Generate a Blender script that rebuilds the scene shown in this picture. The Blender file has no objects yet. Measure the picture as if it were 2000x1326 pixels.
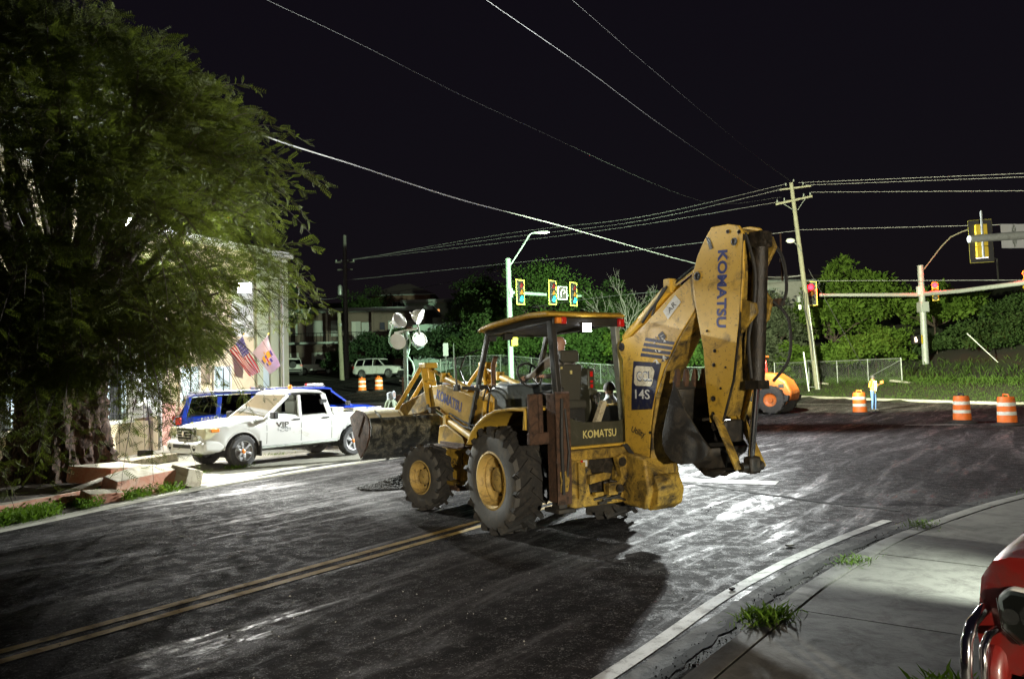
import bpy, bmesh, math, random
import numpy as np
from mathutils import Vector, Matrix
random.seed(7); RNG = np.random.default_rng(7)
R = math.radians
SC = bpy.context.scene
COL = SC.collection

# ------------------------------------------------------------------ camera
cam = bpy.data.cameras.new('camera'); cam.sensor_width = 36; cam.lens = 36*1482/2000
cam.clip_end = 1500; cam.clip_start = 0.05
camo = bpy.data.objects.new('camera', cam); COL.objects.link(camo)
camo.matrix_world = Matrix.Translation((0, 0, 1.95)) @ Matrix.Rotation(math.pi/2+R(3.05), 4, 'X') @ Matrix.Rotation(R(-1.6), 4, 'Z')
SC.camera = camo
# ------------------------------------------------------------------ night sky
W = bpy.data.worlds.new('World'); SC.world = W; W.use_nodes = True
nt = W.node_tree; bg = nt.nodes['Background']
sky = nt.nodes.new('ShaderNodeTexSky'); sky.sky_type = 'NISHITA'; sky.sun_disc = False
sky.sun_elevation = R(1.5); sky.sun_rotation = R(200)
mx = nt.nodes.new('ShaderNodeMix'); mx.data_type = 'RGBA'; mx.blend_type = 'MIX'; mx.inputs[0].default_value = .985
nt.links.new(sky.outputs[0], mx.inputs[6]); mx.inputs[7].default_value = (.046, .031, .060, 1)
nt.links.new(mx.outputs[2], bg.inputs[0]); bg.inputs[1].default_value = .075
sun = bpy.data.lights.new('moon', 'SUN'); sun.energy = .012; sun.angle = R(.5); sun.color = (.8, .88, 1)
suno = bpy.data.objects.new('moon', sun); COL.objects.link(suno); suno.rotation_euler = (R(50), 0, R(20))
SC.view_settings.view_transform = 'Standard'; SC.view_settings.look = 'None'
SC.view_settings.exposure = .25; SC.view_settings.gamma = 1
SC.cycles.use_denoising = True; SC.cycles.max_bounces = 5; SC.cycles.diffuse_bounces = 3
SC.cycles.glossy_bounces = 3; SC.cycles.transparent_max_bounces = 10; SC.cycles.sample_clamp_indirect = 4
SC.cycles.sample_clamp_direct = 0; SC.cycles.caustics_reflective = False; SC.cycles.caustics_refractive = False

# ------------------------------------------------------------------ helpers
class MB:
    def __init__(s): s.v = []; s.f = []; s.m = []; s.mi = 0
    def add(s, vs, fs):
        o = len(s.v); s.v += [tuple(p) for p in vs]
        for f in fs: s.f.append(tuple(i+o for i in f)); s.m.append(s.mi)
        return s
    def box(s, c, d, rot=None):
        x, y, z = d[0]/2, d[1]/2, d[2]/2
        P = [Vector(p) for p in ((-x,-y,-z),(x,-y,-z),(x,y,-z),(-x,y,-z),(-x,-y,z),(x,-y,z),(x,y,z),(-x,y,z))]
        if rot is not None: P = [rot @ p for p in P]
        c = Vector(c)
        return s.add([p+c for p in P], [(3,2,1,0),(4,5,6,7),(0,1,5,4),(1,2,6,5),(2,3,7,6),(3,0,4,7)])
    def bx(s, a, b):
        return s.box([(a[i]+b[i])/2 for i in range(3)], [abs(b[i]-a[i]) for i in range(3)])
    def prism(s, poly, a, b, ax='y'):
        n = len(poly)
        def mk(p, t): return {'y': (p[0], t, p[1]), 'z': (p[0], p[1], t), 'x': (t, p[0], p[1])}[ax]
        vs = [mk(p, a) for p in poly]+[mk(p, b) for p in poly]
        ar = sum(poly[i][0]*poly[(i+1) % n][1]-poly[(i+1) % n][0]*poly[i][1] for i in range(n))
        flip = (ar > 0) == (b > a)
        if ax == 'y': flip = not flip
        F = [tuple(range(n)), tuple(range(2*n-1, n-1, -1))]+[(i, i+n, (i+1) % n+n, (i+1) % n) for i in range(n)]
        if flip: F = [tuple(reversed(f)) for f in F]
        return s.add(vs, F)
    def bar(s, a, b, w, h=None, up=(0, 0, 1)):
        a = Vector(a); b = Vector(b); h = h or w; d = b-a; L = d.length
        if L < 1e-6: return s
        X = d/L; U = Vector(up)
        if abs(X.dot(U)) > .98: U = Vector((1, 0, 0))
        Y = U.cross(X).normalized(); Z = X.cross(Y)
        m = Matrix((X, Y, Z)).transposed()
        return s.box((a+b)/2, (L, w, h), m)
    def tube(s, pts, r, n=8, caps=True):
        pts = [Vector(p) for p in pts]; k = len(pts)
        rr = r if isinstance(r, (list, tuple)) else [r]*k
        rings = []; ref = None
        for i, p in enumerate(pts):
            t = (pts[min(i+1, k-1)]-pts[max(i-1, 0)]).normalized()
            if ref is None:
                ref = Vector((0, 0, 1)) if abs(t.z) < .9 else Vector((1, 0, 0))
            u = (ref-t*ref.dot(t))
            if u.length < 1e-4: u = t.orthogonal()
            u.normalize(); ref = u; w = t.cross(u)
            rings.append([p+(u*math.cos(2*math.pi*j/n)+w*math.sin(2*math.pi*j/n))*rr[i] for j in range(n)])
        vs = [q for g in rings for q in g]
        F = [(i*n+j, i*n+(j+1) % n, (i+1)*n+(j+1) % n, (i+1)*n+j) for i in range(k-1) for j in range(n)]
        if caps: F += [tuple(range(n-1, -1, -1)), tuple((k-1)*n+j for j in range(n))]
        return s.add(vs, F)
    def lathe(s, prof, o=(0, 0, 0), ax='z', n=24, caps=True):
        o = Vector(o); vs = []
        for (r, h) in prof:
            for j in range(n):
                a = 2*math.pi*j/n; c, q = r*math.cos(a), r*math.sin(a)
                vs.append(o+Vector({'z': (c, q, h), 'y': (q, h, c), 'x': (h, c, q)}[ax]))
        k = len(prof)
        F = [(i*n+j, i*n+(j+1) % n, (i+1)*n+(j+1) % n, (i+1)*n+j) for i in range(k-1) for j in range(n)]
        if caps: F += [tuple(range(n-1, -1, -1)), tuple((k-1)*n+j for j in range(n))]
        return s.add(vs, F)
    def sheet(s, rows):
        n = len(rows[0]); vs = [p for r in rows for p in r]
        return s.add(vs, [(i*n+j, i*n+j+1, (i+1)*n+j+1, (i+1)*n+j) for i in range(len(rows)-1) for j in range(n-1)])
    def build(s, name, mats, parent=None, loc=None, rot=None, smooth=40, bevel=0, kind=None, label=None, seg=2, mat4=None):
        me = bpy.data.meshes.new(name); me.from_pydata(s.v, [], s.f)
        if not isinstance(mats, (list, tuple)): mats = [mats]
        for m in mats: me.materials.append(M[m] if isinstance(m, str) else m)
        if len(mats) > 1: me.polygons.foreach_set('material_index', s.m)
        bm = bmesh.new(); bm.from_mesh(me); bmesh.ops.recalc_face_normals(bm, faces=bm.faces); bm.to_mesh(me); bm.free()
        fin(me, smooth)
        o = bpy.data.objects.new(name, me); COL.objects.link(o)
        if parent: o.parent = parent
        if loc: o.location = loc
        if rot: o.rotation_euler = rot
        if mat4 is not None: o.matrix_local = mat4
        if bevel:
            b = o.modifiers.new('bevel', 'BEVEL'); b.width = bevel; b.segments = seg; b.limit_method = 'ANGLE'; b.angle_limit = R(35)
        if kind: o['kind'] = kind
        if label: o['label'] = label
        return o
def fin(me, smooth):
    if smooth:
        me.polygons.foreach_set('use_smooth', [True]*len(me.polygons))
        try: me.set_sharp_from_angle(angle=R(smooth))
        except Exception: pass
    me.update()
def npmesh(name, V, F, mat, parent=None, kind=None, smooth=False, attr=None):
    """V (n,3), F (m,k) constant-size faces"""
    me = bpy.data.meshes.new(name); n, k = len(F), F.shape[1]
    me.vertices.add(len(V)); me.vertices.foreach_set('co', np.asarray(V, np.float32).ravel())
    me.loops.add(n*k); me.loops.foreach_set('vertex_index', np.asarray(F, np.int32).ravel())
    me.polygons.add(n); me.polygons.foreach_set('loop_start', np.arange(0, n*k, k, dtype=np.int32))
    me.polygons.foreach_set('loop_total', np.full(n, k, np.int32))
    if smooth: me.polygons.foreach_set('use_smooth', np.ones(n, bool))
    me.update(calc_edges=True); me.validate()
    me.materials.append(M[mat] if isinstance(mat, str) else mat)
    o = bpy.data.objects.new(name, me); COL.objects.link(o)
    if parent: o.parent = parent
    if kind: o['kind'] = kind
    return o
def thing(name, label, cat, loc=(0, 0, 0), rz=0, group=None):
    o = bpy.data.objects.new(name, None); COL.objects.link(o); o.empty_display_size = .3
    o.location = loc; o.rotation_euler = (0, 0, rz); return tag(o, label, cat, group)
def tag(o, label, cat, group=None):
    o['label'] = label; o['category'] = cat
    if group: o['group'] = group
    return o
def struct(o): o['kind'] = 'structure'; return o
def copy_tree(o, parent=None):
    c = o.copy(); COL.objects.link(c); c.parent = parent
    for ch in list(o.children): copy_tree(ch, c)
    return c
def text(name, body, mat, parent, mat4, width, ext=.002, shear=0, bold=0, height=None, label=None):
    cu = bpy.data.curves.new(name, 'FONT'); cu.body = body; cu.extrude = ext; cu.shear = shear; cu.offset = bold
    cu.align_x = 'CENTER'; cu.align_y = 'CENTER'; cu.resolution_u = 3
    t = bpy.data.objects.new(name, cu); COL.objects.link(t)
    dg = bpy.context.evaluated_depsgraph_get()
    me = bpy.data.meshes.new_from_object(t.evaluated_get(dg)); bpy.data.objects.remove(t)
    xs = [v.co.x for v in me.vertices]; ys = [v.co.y for v in me.vertices]
    sx = width/(max(xs)-min(xs)); sy = sx if height is None else height/(max(ys)-min(ys))
    cx, cy = (max(xs)+min(xs))/2, (max(ys)+min(ys))/2
    for v in me.vertices: v.co.x = (v.co.x-cx)*sx; v.co.y = (v.co.y-cy)*sy
    me.materials.clear(); me.materials.append(M[mat])
    o = bpy.data.objects.new(name, me); COL.objects.link(o)
    o.parent = parent; o.matrix_local = mat4
    if label: o['label'] = label
    return o
def frame(o, X, Y):
    X = Vector(X).normalized(); Y = Vector(Y); Y = (Y-X*X.dot(Y)).normalized(); Z = X.cross(Y)
    m = Matrix((X, Y, Z)).transposed().to_4x4(); m.translation = Vector(o); return m
def sstep(t): t = np.clip(t, 0, 1); return t*t*(3-2*t)

# ------------------------------------------------------------------ materials
M = {}
def nodes(name):
    m = bpy.data.materials.new(name); m.use_nodes = True; M[name] = m
    return m, m.node_tree, m.node_tree.nodes['Principled BSDF']
def N(t, kind, **kw):
    n = t.nodes.new(kind)
    for k, v in kw.items(): setattr(n, k, v)
    return n
def noise(t, scale, detail=6, rough=.6, co=None, dist=0):
    n = N(t, 'ShaderNodeTexNoise'); n.inputs['Scale'].default_value = scale; n.inputs['Detail'].default_value = detail
    n.inputs['Roughness'].default_value = rough; n.inputs['Distortion'].default_value = dist
    if co is not None: t.links.new(co, n.inputs['Vector'])
    return n.outputs[0]
def ramp(t, inp, a, b, ca=(0, 0, 0, 1), cb=(1, 1, 1, 1)):
    r = N(t, 'ShaderNodeValToRGB'); r.color_ramp.elements[0].position = a; r.color_ramp.elements[1].position = b
    r.color_ramp.elements[0].color = ca; r.color_ramp.elements[1].color = cb
    t.links.new(inp, r.inputs[0]); return r.outputs[0]
def mixc(t, fac, a, b, mode='MIX'):
    m = N(t, 'ShaderNodeMix', data_type='RGBA', blend_type=mode)
    for i, s in ((0, fac), (6, a), (7, b)):
        if isinstance(s, (int, float)): m.inputs[i].default_value = s
        elif isinstance(s, (tuple, list)): m.inputs[i].default_value = tuple(s)+((1,) if len(s) == 3 else ())
        else: t.links.new(s, m.inputs[i])
    return m.outputs[2]
def coords(t, kind='Object', scale=None, rot=None):
    c = N(t, 'ShaderNodeTexCoord').outputs[kind]
    if scale or rot:
        mp = N(t, 'ShaderNodeMapping'); t.links.new(c, mp.inputs[0])
        if scale: mp.inputs['Scale'].default_value = scale
        if rot: mp.inputs['Rotation'].default_value = rot
        c = mp.outputs[0]
    return c
def bump(t, b, h, strength=.3, dist=.02):
    n = N(t, 'ShaderNodeBump'); n.inputs['Strength'].default_value = strength; n.inputs['Distance'].default_value = dist
    t.links.new(h, n.inputs['Height']); t.links.new(n.outputs[0], b.inputs['Normal'])
def paint(name, col, rough=.5, metal=0, dirt=None, amt=.5, scale=3, bmp=0, var=.12, spec=None, coat=0, scale3=None, fine=None):
    m, t, b = nodes(name); co = coords(t, 'Object', scale3)
    n1 = noise(t, scale, 8, .65, co)
    c = mixc(t, n1, tuple(max(0, x*(1-var)) for x in col), tuple(min(1, x*(1+var)) for x in col))
    if dirt:
        n2 = noise(t, scale*1.7, 9, .72, co, .6)
        f = ramp(t, n2, .62-amt*.35, .80-amt*.28)
        c = mixc(t, f, c, dirt)
        r = ramp(t, n2, .45, .75, (rough,)*3+(1,), (min(1, rough+.35),)*3+(1,)); t.links.new(r, b.inputs['Roughness'])
    else: b.inputs['Roughness'].default_value = rough
    if fine:
        f = ramp(t, noise(t, scale*14, 4, .7, co), .60, .68); c = mixc(t, f, c, fine)
    t.links.new(c, b.inputs['Base Color']); b.inputs['Metallic'].default_value = metal
    if spec is not None: b.inputs['Specular IOR Level'].default_value = spec
    if coat: b.inputs['Coat Weight'].default_value = coat; b.inputs['Coat Roughness'].default_value = .08
    if bmp: bump(t, b, noise(t, scale*6, 8, .7, co), bmp, .02)
    return m
def emit(name, col, strength):
    m, t, b = nodes(name); b.inputs['Base Color'].default_value = (*col, 1)
    b.inputs['Emission Color'].default_value = (*col, 1); b.inputs['Emission Strength'].default_value = strength; return m
def glass(name, tint=(.5, .55, .55), refl=.12):
    m, t, b = nodes(name); out = t.nodes['Material Output']; t.nodes.remove(b)
    tr = N(t, 'ShaderNodeBsdfTransparent'); tr.inputs[0].default_value = (*tint, 1)
    gl = N(t, 'ShaderNodeBsdfGlossy'); gl.inputs[0].default_value = (1, 1, 1, 1); gl.inputs['Roughness'].default_value = .03
    fr = N(t, 'ShaderNodeLayerWeight'); fr.inputs[0].default_value = refl*2
    ms = N(t, 'ShaderNodeMixShader'); t.links.new(fr.outputs['Fresnel'], ms.inputs[0])
    t.links.new(tr.outputs[0], ms.inputs[1]); t.links.new(gl.outputs[0], ms.inputs[2]); t.links.new(ms.outputs[0], out.inputs[0])
def leafmat(name, a, b_, trans=.35):
    m, t, b = nodes(name); out = t.nodes['Material Output']
    g = N(t, 'ShaderNodeNewGeometry'); c = mixc(t, g.outputs['Random Per Island'], a, b_)
    co = coords(t, 'Object'); n = ramp(t, noise(t, .8, 3, .5, co), .35, .7)
    c = mixc(t, n, c, tuple(x*1.25 for x in b_))
    t.links.new(c, b.inputs['Base Color']); b.inputs['Roughness'].default_value = .7; b.inputs['Specular IOR Level'].default_value = .12
    tl = N(t, 'ShaderNodeBsdfTranslucent'); t.links.new(mixc(t, 1, c, (1.0, 1.1, .5), 'MULTIPLY'), tl.inputs[0])
    ms = N(t, 'ShaderNodeMixShader'); ms.inputs[0].default_value = trans
    t.links.new(b.outputs[0], ms.inputs[1]); t.links.new(tl.outputs[0], ms.inputs[2]); t.links.new(ms.outputs[0], out.inputs[0])

YEL = (.58, .36, .045); MUD = (.045, .034, .022); RUST = (.075, .036, .018)
paint('yellow', YEL, .45, dirt=MUD, amt=.28, scale=2.2, var=.18, fine=(.10, .06, .02), bmp=.06)
paint('yellow_clean', (.62, .40, .055), .42, dirt=(.20, .14, .05), amt=.30, scale=2.5, var=.15)
paint('yellow_dirty', (.44, .28, .04), .6, dirt=(.018, .014, .009), amt=.62, scale=2.6, var=.3, bmp=.25, fine=(.05, .03, .01))
paint('rim_yellow', (.60, .42, .13), .55, dirt=(.20, .14, .07), amt=.45, scale=5)
paint('rust', (.10, .052, .030), .8, dirt=(.03, .02, .014), amt=.55, scale=6, bmp=.3, var=.35)
paint('steel_dark', (.035, .033, .030), .55, .3, dirt=(.09, .075, .055), amt=.42, scale=4, bmp=.3)
paint('bucket_steel', (.030, .033, .031), .4, .2, dirt=(.30, .30, .24), amt=.42, scale=2.6, bmp=.5, var=.6, fine=(.012, .012, .011))
paint('black_steel', (.018, .018, .018), .4, dirt=(.05, .045, .035), amt=.25, scale=4)
paint('black_plastic', (.022, .022, .021), .6, dirt=(.06, .055, .045), amt=.25, scale=6)
paint('grease', (.016, .014, .011), .35, dirt=(.06, .045, .03), amt=.4, scale=8, bmp=.4)
paint('grey_cowl', (.085, .105, .115), .5, dirt=(.03, .035, .035), amt=.35, scale=4)
paint('olive_panel', (.045, .046, .030), .45, dirt=(.09, .085, .06), amt=.3, scale=5)
paint('seat_fabric', (.055, .054, .042), .85, scale=20, bmp=.2)
paint('rubber', (.024, .023, .022), .8, dirt=(.06, .053, .044), amt=.45, scale=5, bmp=.35)
paint('tyre_wall', (.085, .083, .078), .8, dirt=(.15, .135, .11), amt=.4, scale=5, bmp=.15)
paint('car_rubber', (.05, .05, .052), .8, dirt=(.11, .105, .10), amt=.4, scale=5, bmp=.15)
paint('chrome', (.78, .78, .80), .12, 1)
paint('rod', (.70, .72, .76), .15, 1)
paint('alloy', (.48, .48, .49), .35, .8, dirt=(.12, .11, .10), amt=.35, scale=9)
paint('white_paint', (.66, .67, .66), .32, dirt=(.45, .42, .34), amt=.16, scale=1.4, var=.03, coat=.4)
paint('white_old', (.66, .67, .64), .5, dirt=(.35, .33, .27), amt=.3, scale=1.5, var=.05)
paint('blue_paint', (.012, .045, .42), .3, scale=1, var=.08, coat=.5)
paint('red_paint', (.17, .011, .008), .28, dirt=(.09, .02, .014), amt=.3, scale=3, var=.1, coat=.6)
paint('orange_paint', (.46, .115, .014), .5, dirt=(.14, .07, .03), amt=.35, scale=3)
paint('drum_orange', (.80, .17, .02), .5, dirt=(.45, .14, .05), amt=.3, scale=6)
paint('retro_white', (.72, .74, .66), .4, dirt=(.5, .46, .36), amt=.3, scale=9)
paint('navy_decal', (.008, .010, .036), .5, dirt=(.10, .08, .03), amt=.30, scale=14)
paint('letter_blue', (.014, .025, .17), .5, dirt=(.05, .05, .08), amt=.25, scale=20)
paint('letter_dark', (.035, .03, .025), .6)
paint('letter_cream', (.70, .62, .24), .5, dirt=(.2, .18, .08), amt=.3, scale=25)
paint('cream_decal', (.62, .56, .40), .5, dirt=(.25, .2, .1), amt=.4, scale=14)
paint('pale_mud_lit', (.62, .57, .40), .6, dirt=(.40, .36, .25), amt=.4, scale=3, bmp=.3)  # pale worn mud, its colour raised in place of lamp light
paint('white_decal', (.62, .62, .58), .5, dirt=(.3, .28, .2), amt=.3, scale=20)
paint('grey_letter', (.10, .11, .13), .5)
paint('plastic_red', (.55, .012, .010), .3)
paint('plastic_amber', (.85, .26, .03), .35)
paint('lens_off_red', (.10, .006, .006), .3); paint('lens_off_amber', (.20, .07, .008), .3)
paint('lens_white', (.75, .76, .72), .2)
paint('lens_yellowed', (.62, .60, .42), .25)
paint('interior', (.16, .155, .14), .8)
paint('interior_dark', (.03, .03, .03), .8)
glass('car_glass', (.36, .38, .36), .12); glass('dark_glass', (.05, .055, .06), .16); glass('clear_glass', (.86, .9, .88), .10)
glass('lamp_glass', (.80, .84, .86), .3)
paint('galv', (.34, .37, .34), .5, .5, dirt=(.2, .21, .19), amt=.3, scale=4)
paint('galv_pole', (.46, .50, .46), .5, .2, dirt=(.25, .26, .24), amt=.3, scale=3)
paint('pole_green', (.16, .23, .18), .5, .1, dirt=(.25, .3, .26), amt=.25, scale=3)
paint('wood_pole', (.30, .29, .20), .85, dirt=(.12, .11, .08), amt=.5, scale=4, bmp=.4, scale3=(5, 5, .5))
paint('wood_dark', (.12, .115, .10), .85, dirt=(.05, .05, .045), amt=.5, scale=4, scale3=(5, 5, .5))
paint('cable', (.07, .07, .068), .6)
paint('cable_light', (.26, .255, .245), .6)
paint('signal_yellow', (.80, .58, .03), .45)
paint('signal_black', (.016, .016, .016), .5)
paint('retro_yellow', (.85, .80, .10), .4)
paint('sign_back', (.58, .60, .60), .5, .0)
paint('hose_green', (.45, .75, .52), .4)
paint('white_lamp', (.74, .77, .70), .35)
paint('concrete', (.36, .345, .285), .85, dirt=(.20, .185, .145), amt=.38, scale=.8, bmp=.25, var=.12, fine=(.24, .22, .17))
paint('walk', (.118, .112, .094), .85, dirt=(.055, .050, .041), amt=.55, scale=1.9, bmp=.3, var=.14, fine=(.08, .075, .06))
paint('kerbstone', (.125, .120, .104), .85, dirt=(.060, .055, .044), amt=.5, scale=2, bmp=.35, var=.15, fine=(.07, .06, .05))
paint('gutter', (.075, .071, .062), .85, dirt=(.016, .014, .012), amt=.72, scale=2.2, bmp=.35, var=.2, fine=(.05, .045, .04))
paint('terracotta', (.46, .20, .125), .85, dirt=(.50, .36, .27), amt=.5, scale=2.5, bmp=.3, fine=(.2, .1, .07))
paint('stone_pale', (.40, .36, .27), .9, dirt=(.2, .17, .12), amt=.4, scale=4, bmp=.5)
paint('soil', (.040, .030, .021), .95, dirt=(.085, .066, .045), amt=.5, scale=3, bmp=.6)
paint('wall_cream', (.62, .52, .34), .85, dirt=(.50, .42, .27), amt=.4, scale=.7, bmp=.12, var=.06)
paint('wall_green', (.44, .47, .32), .85, dirt=(.36, .38, .26), amt=.35, scale=.8, bmp=.1, var=.06)
paint('wall_white', (.66, .66, .60), .8, dirt=(.5, .5, .45), amt=.3, scale=1, bmp=.1)
paint('wall_pink', (.50, .27, .22), .85, dirt=(.42, .22, .17), amt=.4, scale=1, bmp=.1)
paint('shutter', (.46, .55, .56), .5, scale=2)
paint('house_dark', (.16, .12, .10), .9, dirt=(.10, .08, .07), amt=.4, scale=.5)
paint('house_green', (.30, .40, .34), .9, dirt=(.2, .28, .24), amt=.3, scale=.5)
paint('house_white', (.55, .55, .50), .9, dirt=(.4, .4, .36), amt=.3, scale=.5)
paint('house_brown', (.24, .15, .11), .9, dirt=(.15, .1, .08), amt=.3, scale=.5)
paint('fascia', (.40, .46, .42), .8, dirt=(.28, .32, .29), amt=.4, scale=.6)
paint('curtain', (.42, .43, .40), .8, scale=2)
paint('roof_sheet', (.20, .16, .15), .8, scale=.6)
paint('bark', (.12, .070, .052), .95, dirt=(.022, .015, .011), amt=.75, scale=3.2, bmp=1.0, var=.6, scale3=(2.6, 2.6, .5), fine=(.02, .014, .01))
paint('branch', (.07, .052, .040), .95, scale=4, bmp=.5)
paint('dead_wood', (.30, .28, .24), .9, scale=4)
leafmat('leaf_tamarind', (.034, .042, .014), (.085, .098, .025), .40)
leafmat('leaf_dark', (.030, .058, .020), (.060, .105, .030), .30)
leafmat('leaf_mid', (.045, .095, .022), (.080, .150, .032), .32)
leafmat('leaf_grey', (.055, .075, .042), (.100, .120, .070), .30)
leafmat('leaf_bright', (.060, .120, .016), (.115, .190, .030), .35)
leafmat('leaf_vine', (.025, .048, .022), (.045, .080, .034), .25)
leafmat('grass', (.055, .105, .014), (.110, .180, .030), .35)
leafmat('grass_bank', (.045, .085, .014), (.075, .130, .026), .3)
paint('skin', (.42, .235, .165), .55, var=.06); paint('skin_dark', (.13, .07, .045), .55)
paint('hair_grey', (.30, .26, .22), .8); paint('hair_dark', (.015, .013, .012), .7)
paint('shirt_grey', (.20, .185, .165), .9, scale=14, bmp=.15); paint('shirt_pale', (.50, .54, .58), .9, scale=10, bmp=.1)
paint('hood_grey', (.40, .44, .48), .9, scale=10, bmp=.15); paint('jacket_olive', (.20, .25, .17), .9, scale=10, bmp=.15)
paint('trouser_grey', (.12, .12, .125), .9, scale=10); paint('jeans', (.05, .10, .24), .9, dirt=(.12, .17, .28), amt=.3, scale=8)
paint('vest_yellow', (.72, .74, .05), .7); paint('shirt_orange', (.85, .28, .03), .8); paint('boots', (.04, .035, .03), .8)
paint('flag_white', (.72, .70, .66), .8); paint('flag_red', (.55, .03, .045), .8); paint('flag_blue', (.10, .09, .30), .8)
paint('flag_gold', (.78, .50, .04), .8); paint('rock_dark', (.022, .020, .018), .8, dirt=(.06, .05, .045), amt=.4, scale=6, bmp=.6)
paint('paper_white', (.6, .58, .52), .8)
emit('lamp_white', (1, .97, .92), 120); emit('led_white', (.93, .96, 1), 90)
emit('sig_red', (1, .0016, .0032), 80); emit('sig_green', (.008, .80, .62), 9); emit('win_warm', (1, .42, .13), 1.1)
emit('hand_white', (1, .72, .55), 2.2); emit('far_lamp', (1, .9, .85), 12)
# ------------------------------------------------------------------ lamps of the place and added fill beams (housings are built further down)
def spot(name, loc, to, watts, size=100, blend=.5, col=(1, 1, 1), rad=.08):
    l = bpy.data.lights.new(name, 'SPOT'); l.energy = watts; l.spot_size = R(size); l.spot_blend = blend; l.color = col; l.shadow_soft_size = rad
    o = bpy.data.objects.new(name, l); COL.objects.link(o); o.location = loc
    o.rotation_euler = (Vector(to)-Vector(loc)).to_track_quat('-Z', 'Y').to_euler(); return o
COOL = (.90, 1.0, .93)
TOWER = Vector((7.55, 26.0, 0)); TOWER.z = .1
def point(name, loc, watts, col, rad=.12):
    l = bpy.data.lights.new(name, 'POINT'); l.energy = watts; l.color = col; l.shadow_soft_size = rad
    o = bpy.data.objects.new(name, l); COL.objects.link(o); o.location = loc; return o
point('tower_lamp', TOWER+Vector((0, 0, 5.35)), 5200, (.97, 1.0, 1.0))
spot('tower_lamp', TOWER+Vector((-.30, .05, 5.3)), (-5.5, 18.5, 1), 21000, 100, .6, (.94, 1, .96))
spot('tower_lamp', TOWER+Vector((.0, .35, 5.3)), (0, 60, 6.5), 75000, 72, .6, (.74, 1.0, .66))
spot('tower_lamp', TOWER+Vector((.45, .1, 5.3)), (28, 52, 6), 66000, 62, .6, (.95, 1.0, .66))
spot('building_flood', (-9.93, 28.28, 5.62), (-6, 19, 0), 4200, 130, .5, (1, .98, .93), .1)
spot('building_flood', (-10.62, 20.88, 6.52), (1, 10, .5), 9000, 84, .5, (.96, 1.0, .93), .1)
spot('building_flood', (-10.60, 20.80, 6.50), (2.6, 8.2, 0), 18000, 40, .8, (.95, 1.0, .93), .1)  # narrow beam added at the same floodlight for road and footway
spot('building_flood', (-10.50, 20.84, 6.46), (-7.2, 17.6, 0), 4200, 76, .5, (1, .99, .92), .1)  # extra beam added at the same floodlight to brighten the forecourt
FILL_LAMP = Vector((3.0, -9.0, 2.75))  # place of the added fill lamp, out of view behind the camera
spot('added_fill_light', FILL_LAMP+Vector((.12, .16, .0)), (15.5, 25, 3.4), 15000, 38, .7, (1, .97, .80), .12)  # second fill beam, added for the near mast arm and sign back
spot('added_fill_light', FILL_LAMP+Vector((.02, .16, 0)), (6.4, 20, 3.2), 7600, 66, .45, (1, .88, .68), .12)  # added fill for the near side of the backhoe

# ------------------------------------------------------------------ terrain
def slope(x):
    t = sstep((np.asarray(x, float)+6)/22); return .06*(1-t)+.012*t
def zt(x, y):
    d = np.maximum(0, np.asarray(y, float)-25); d = np.where(d < 6, d*d/12, d-3); return slope(x)*d
EDGE = [(62, 26), (34, 29.5), (28, 32), (24.1, 36), (21.5, 42), (19.4, 48), (17.6, 53), (14, 56), (6, 57), (-2, 57.5), (-6, 60.5), (-8.5, 66), (-9.5, 84), (-60, 88)]
_poly = EDGE+[(-140, 90), (-140, 240), (160, 240), (160, 20)]
def inpoly(x, y, poly):
    x = np.asarray(x, float); y = np.asarray(y, float); r = np.zeros(x.shape, bool); n = len(poly)
    for i in range(n):
        (x1, y1), (x2, y2) = poly[i], poly[(i+1) % n]
        c = ((y1 > y) != (y2 > y)) & (x < (x2-x1)*(y-y1)/(y2-y1+1e-12)+x1); r ^= c
    return r
def edist(x, y, pl=EDGE):
    x = np.asarray(x, float); y = np.asarray(y, float); d = np.full(x.shape, 1e9)
    for (x1, y1), (x2, y2) in zip(pl[:-1], pl[1:]):
        dx, dy = x2-x1, y2-y1; t = np.clip(((x-x1)*dx+(y-y1)*dy)/(dx*dx+dy*dy), 0, 1)
        d = np.minimum(d, np.hypot(x-x1-t*dx, y-y1-t*dy))
    return d
def gz(x, y):
    """surface height of the natural ground"""
    v = np.where(inpoly(x, y, _poly), edist(x, y), 0)
    b = np.where(v > 0, .10+.75*sstep(v/6)+np.minimum(.26*np.maximum(0, v-8), 9), 0)
    return zt(x, y)+b
def gzf(x, y): return float(gz(np.array([x]), np.array([y]))[0])
xs = np.concatenate([np.arange(-220, -120, 20), np.arange(-120, 141, 1.3), np.arange(150, 240, 20)])
ys = np.concatenate([np.arange(-120, -20, 20), np.arange(-20, 140, 1.3), np.arange(150, 240, 20)])
X, Y = np.meshgrid(xs, ys); Z = gz(X, Y)+np.where(inpoly(X, Y, _poly), RNG.normal(0, .03, X.shape), -.06)
ny, nx = X.shape; idx = np.arange(ny*nx).reshape(ny, nx)
F = np.stack([idx[:-1, :-1], idx[:-1, 1:], idx[1:, 1:], idx[1:, :-1]], -1).reshape(-1, 4)
m, t, b = nodes('ground'); co = coords(t)
c = mixc(t, ramp(t, noise(t, .25, 8, .6, co), .42, .6), (.042, .036, .026), (.035, .050, .014))
t.links.new(c, b.inputs['Base Color']); b.inputs['Roughness'].default_value = .95; bump(t, b, noise(t, 3, 8, .7, co), .6, .1)
struct(npmesh('ground', np.stack([X, Y, Z], -1).reshape(-1, 3), F, 'ground', smooth=True))

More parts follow.
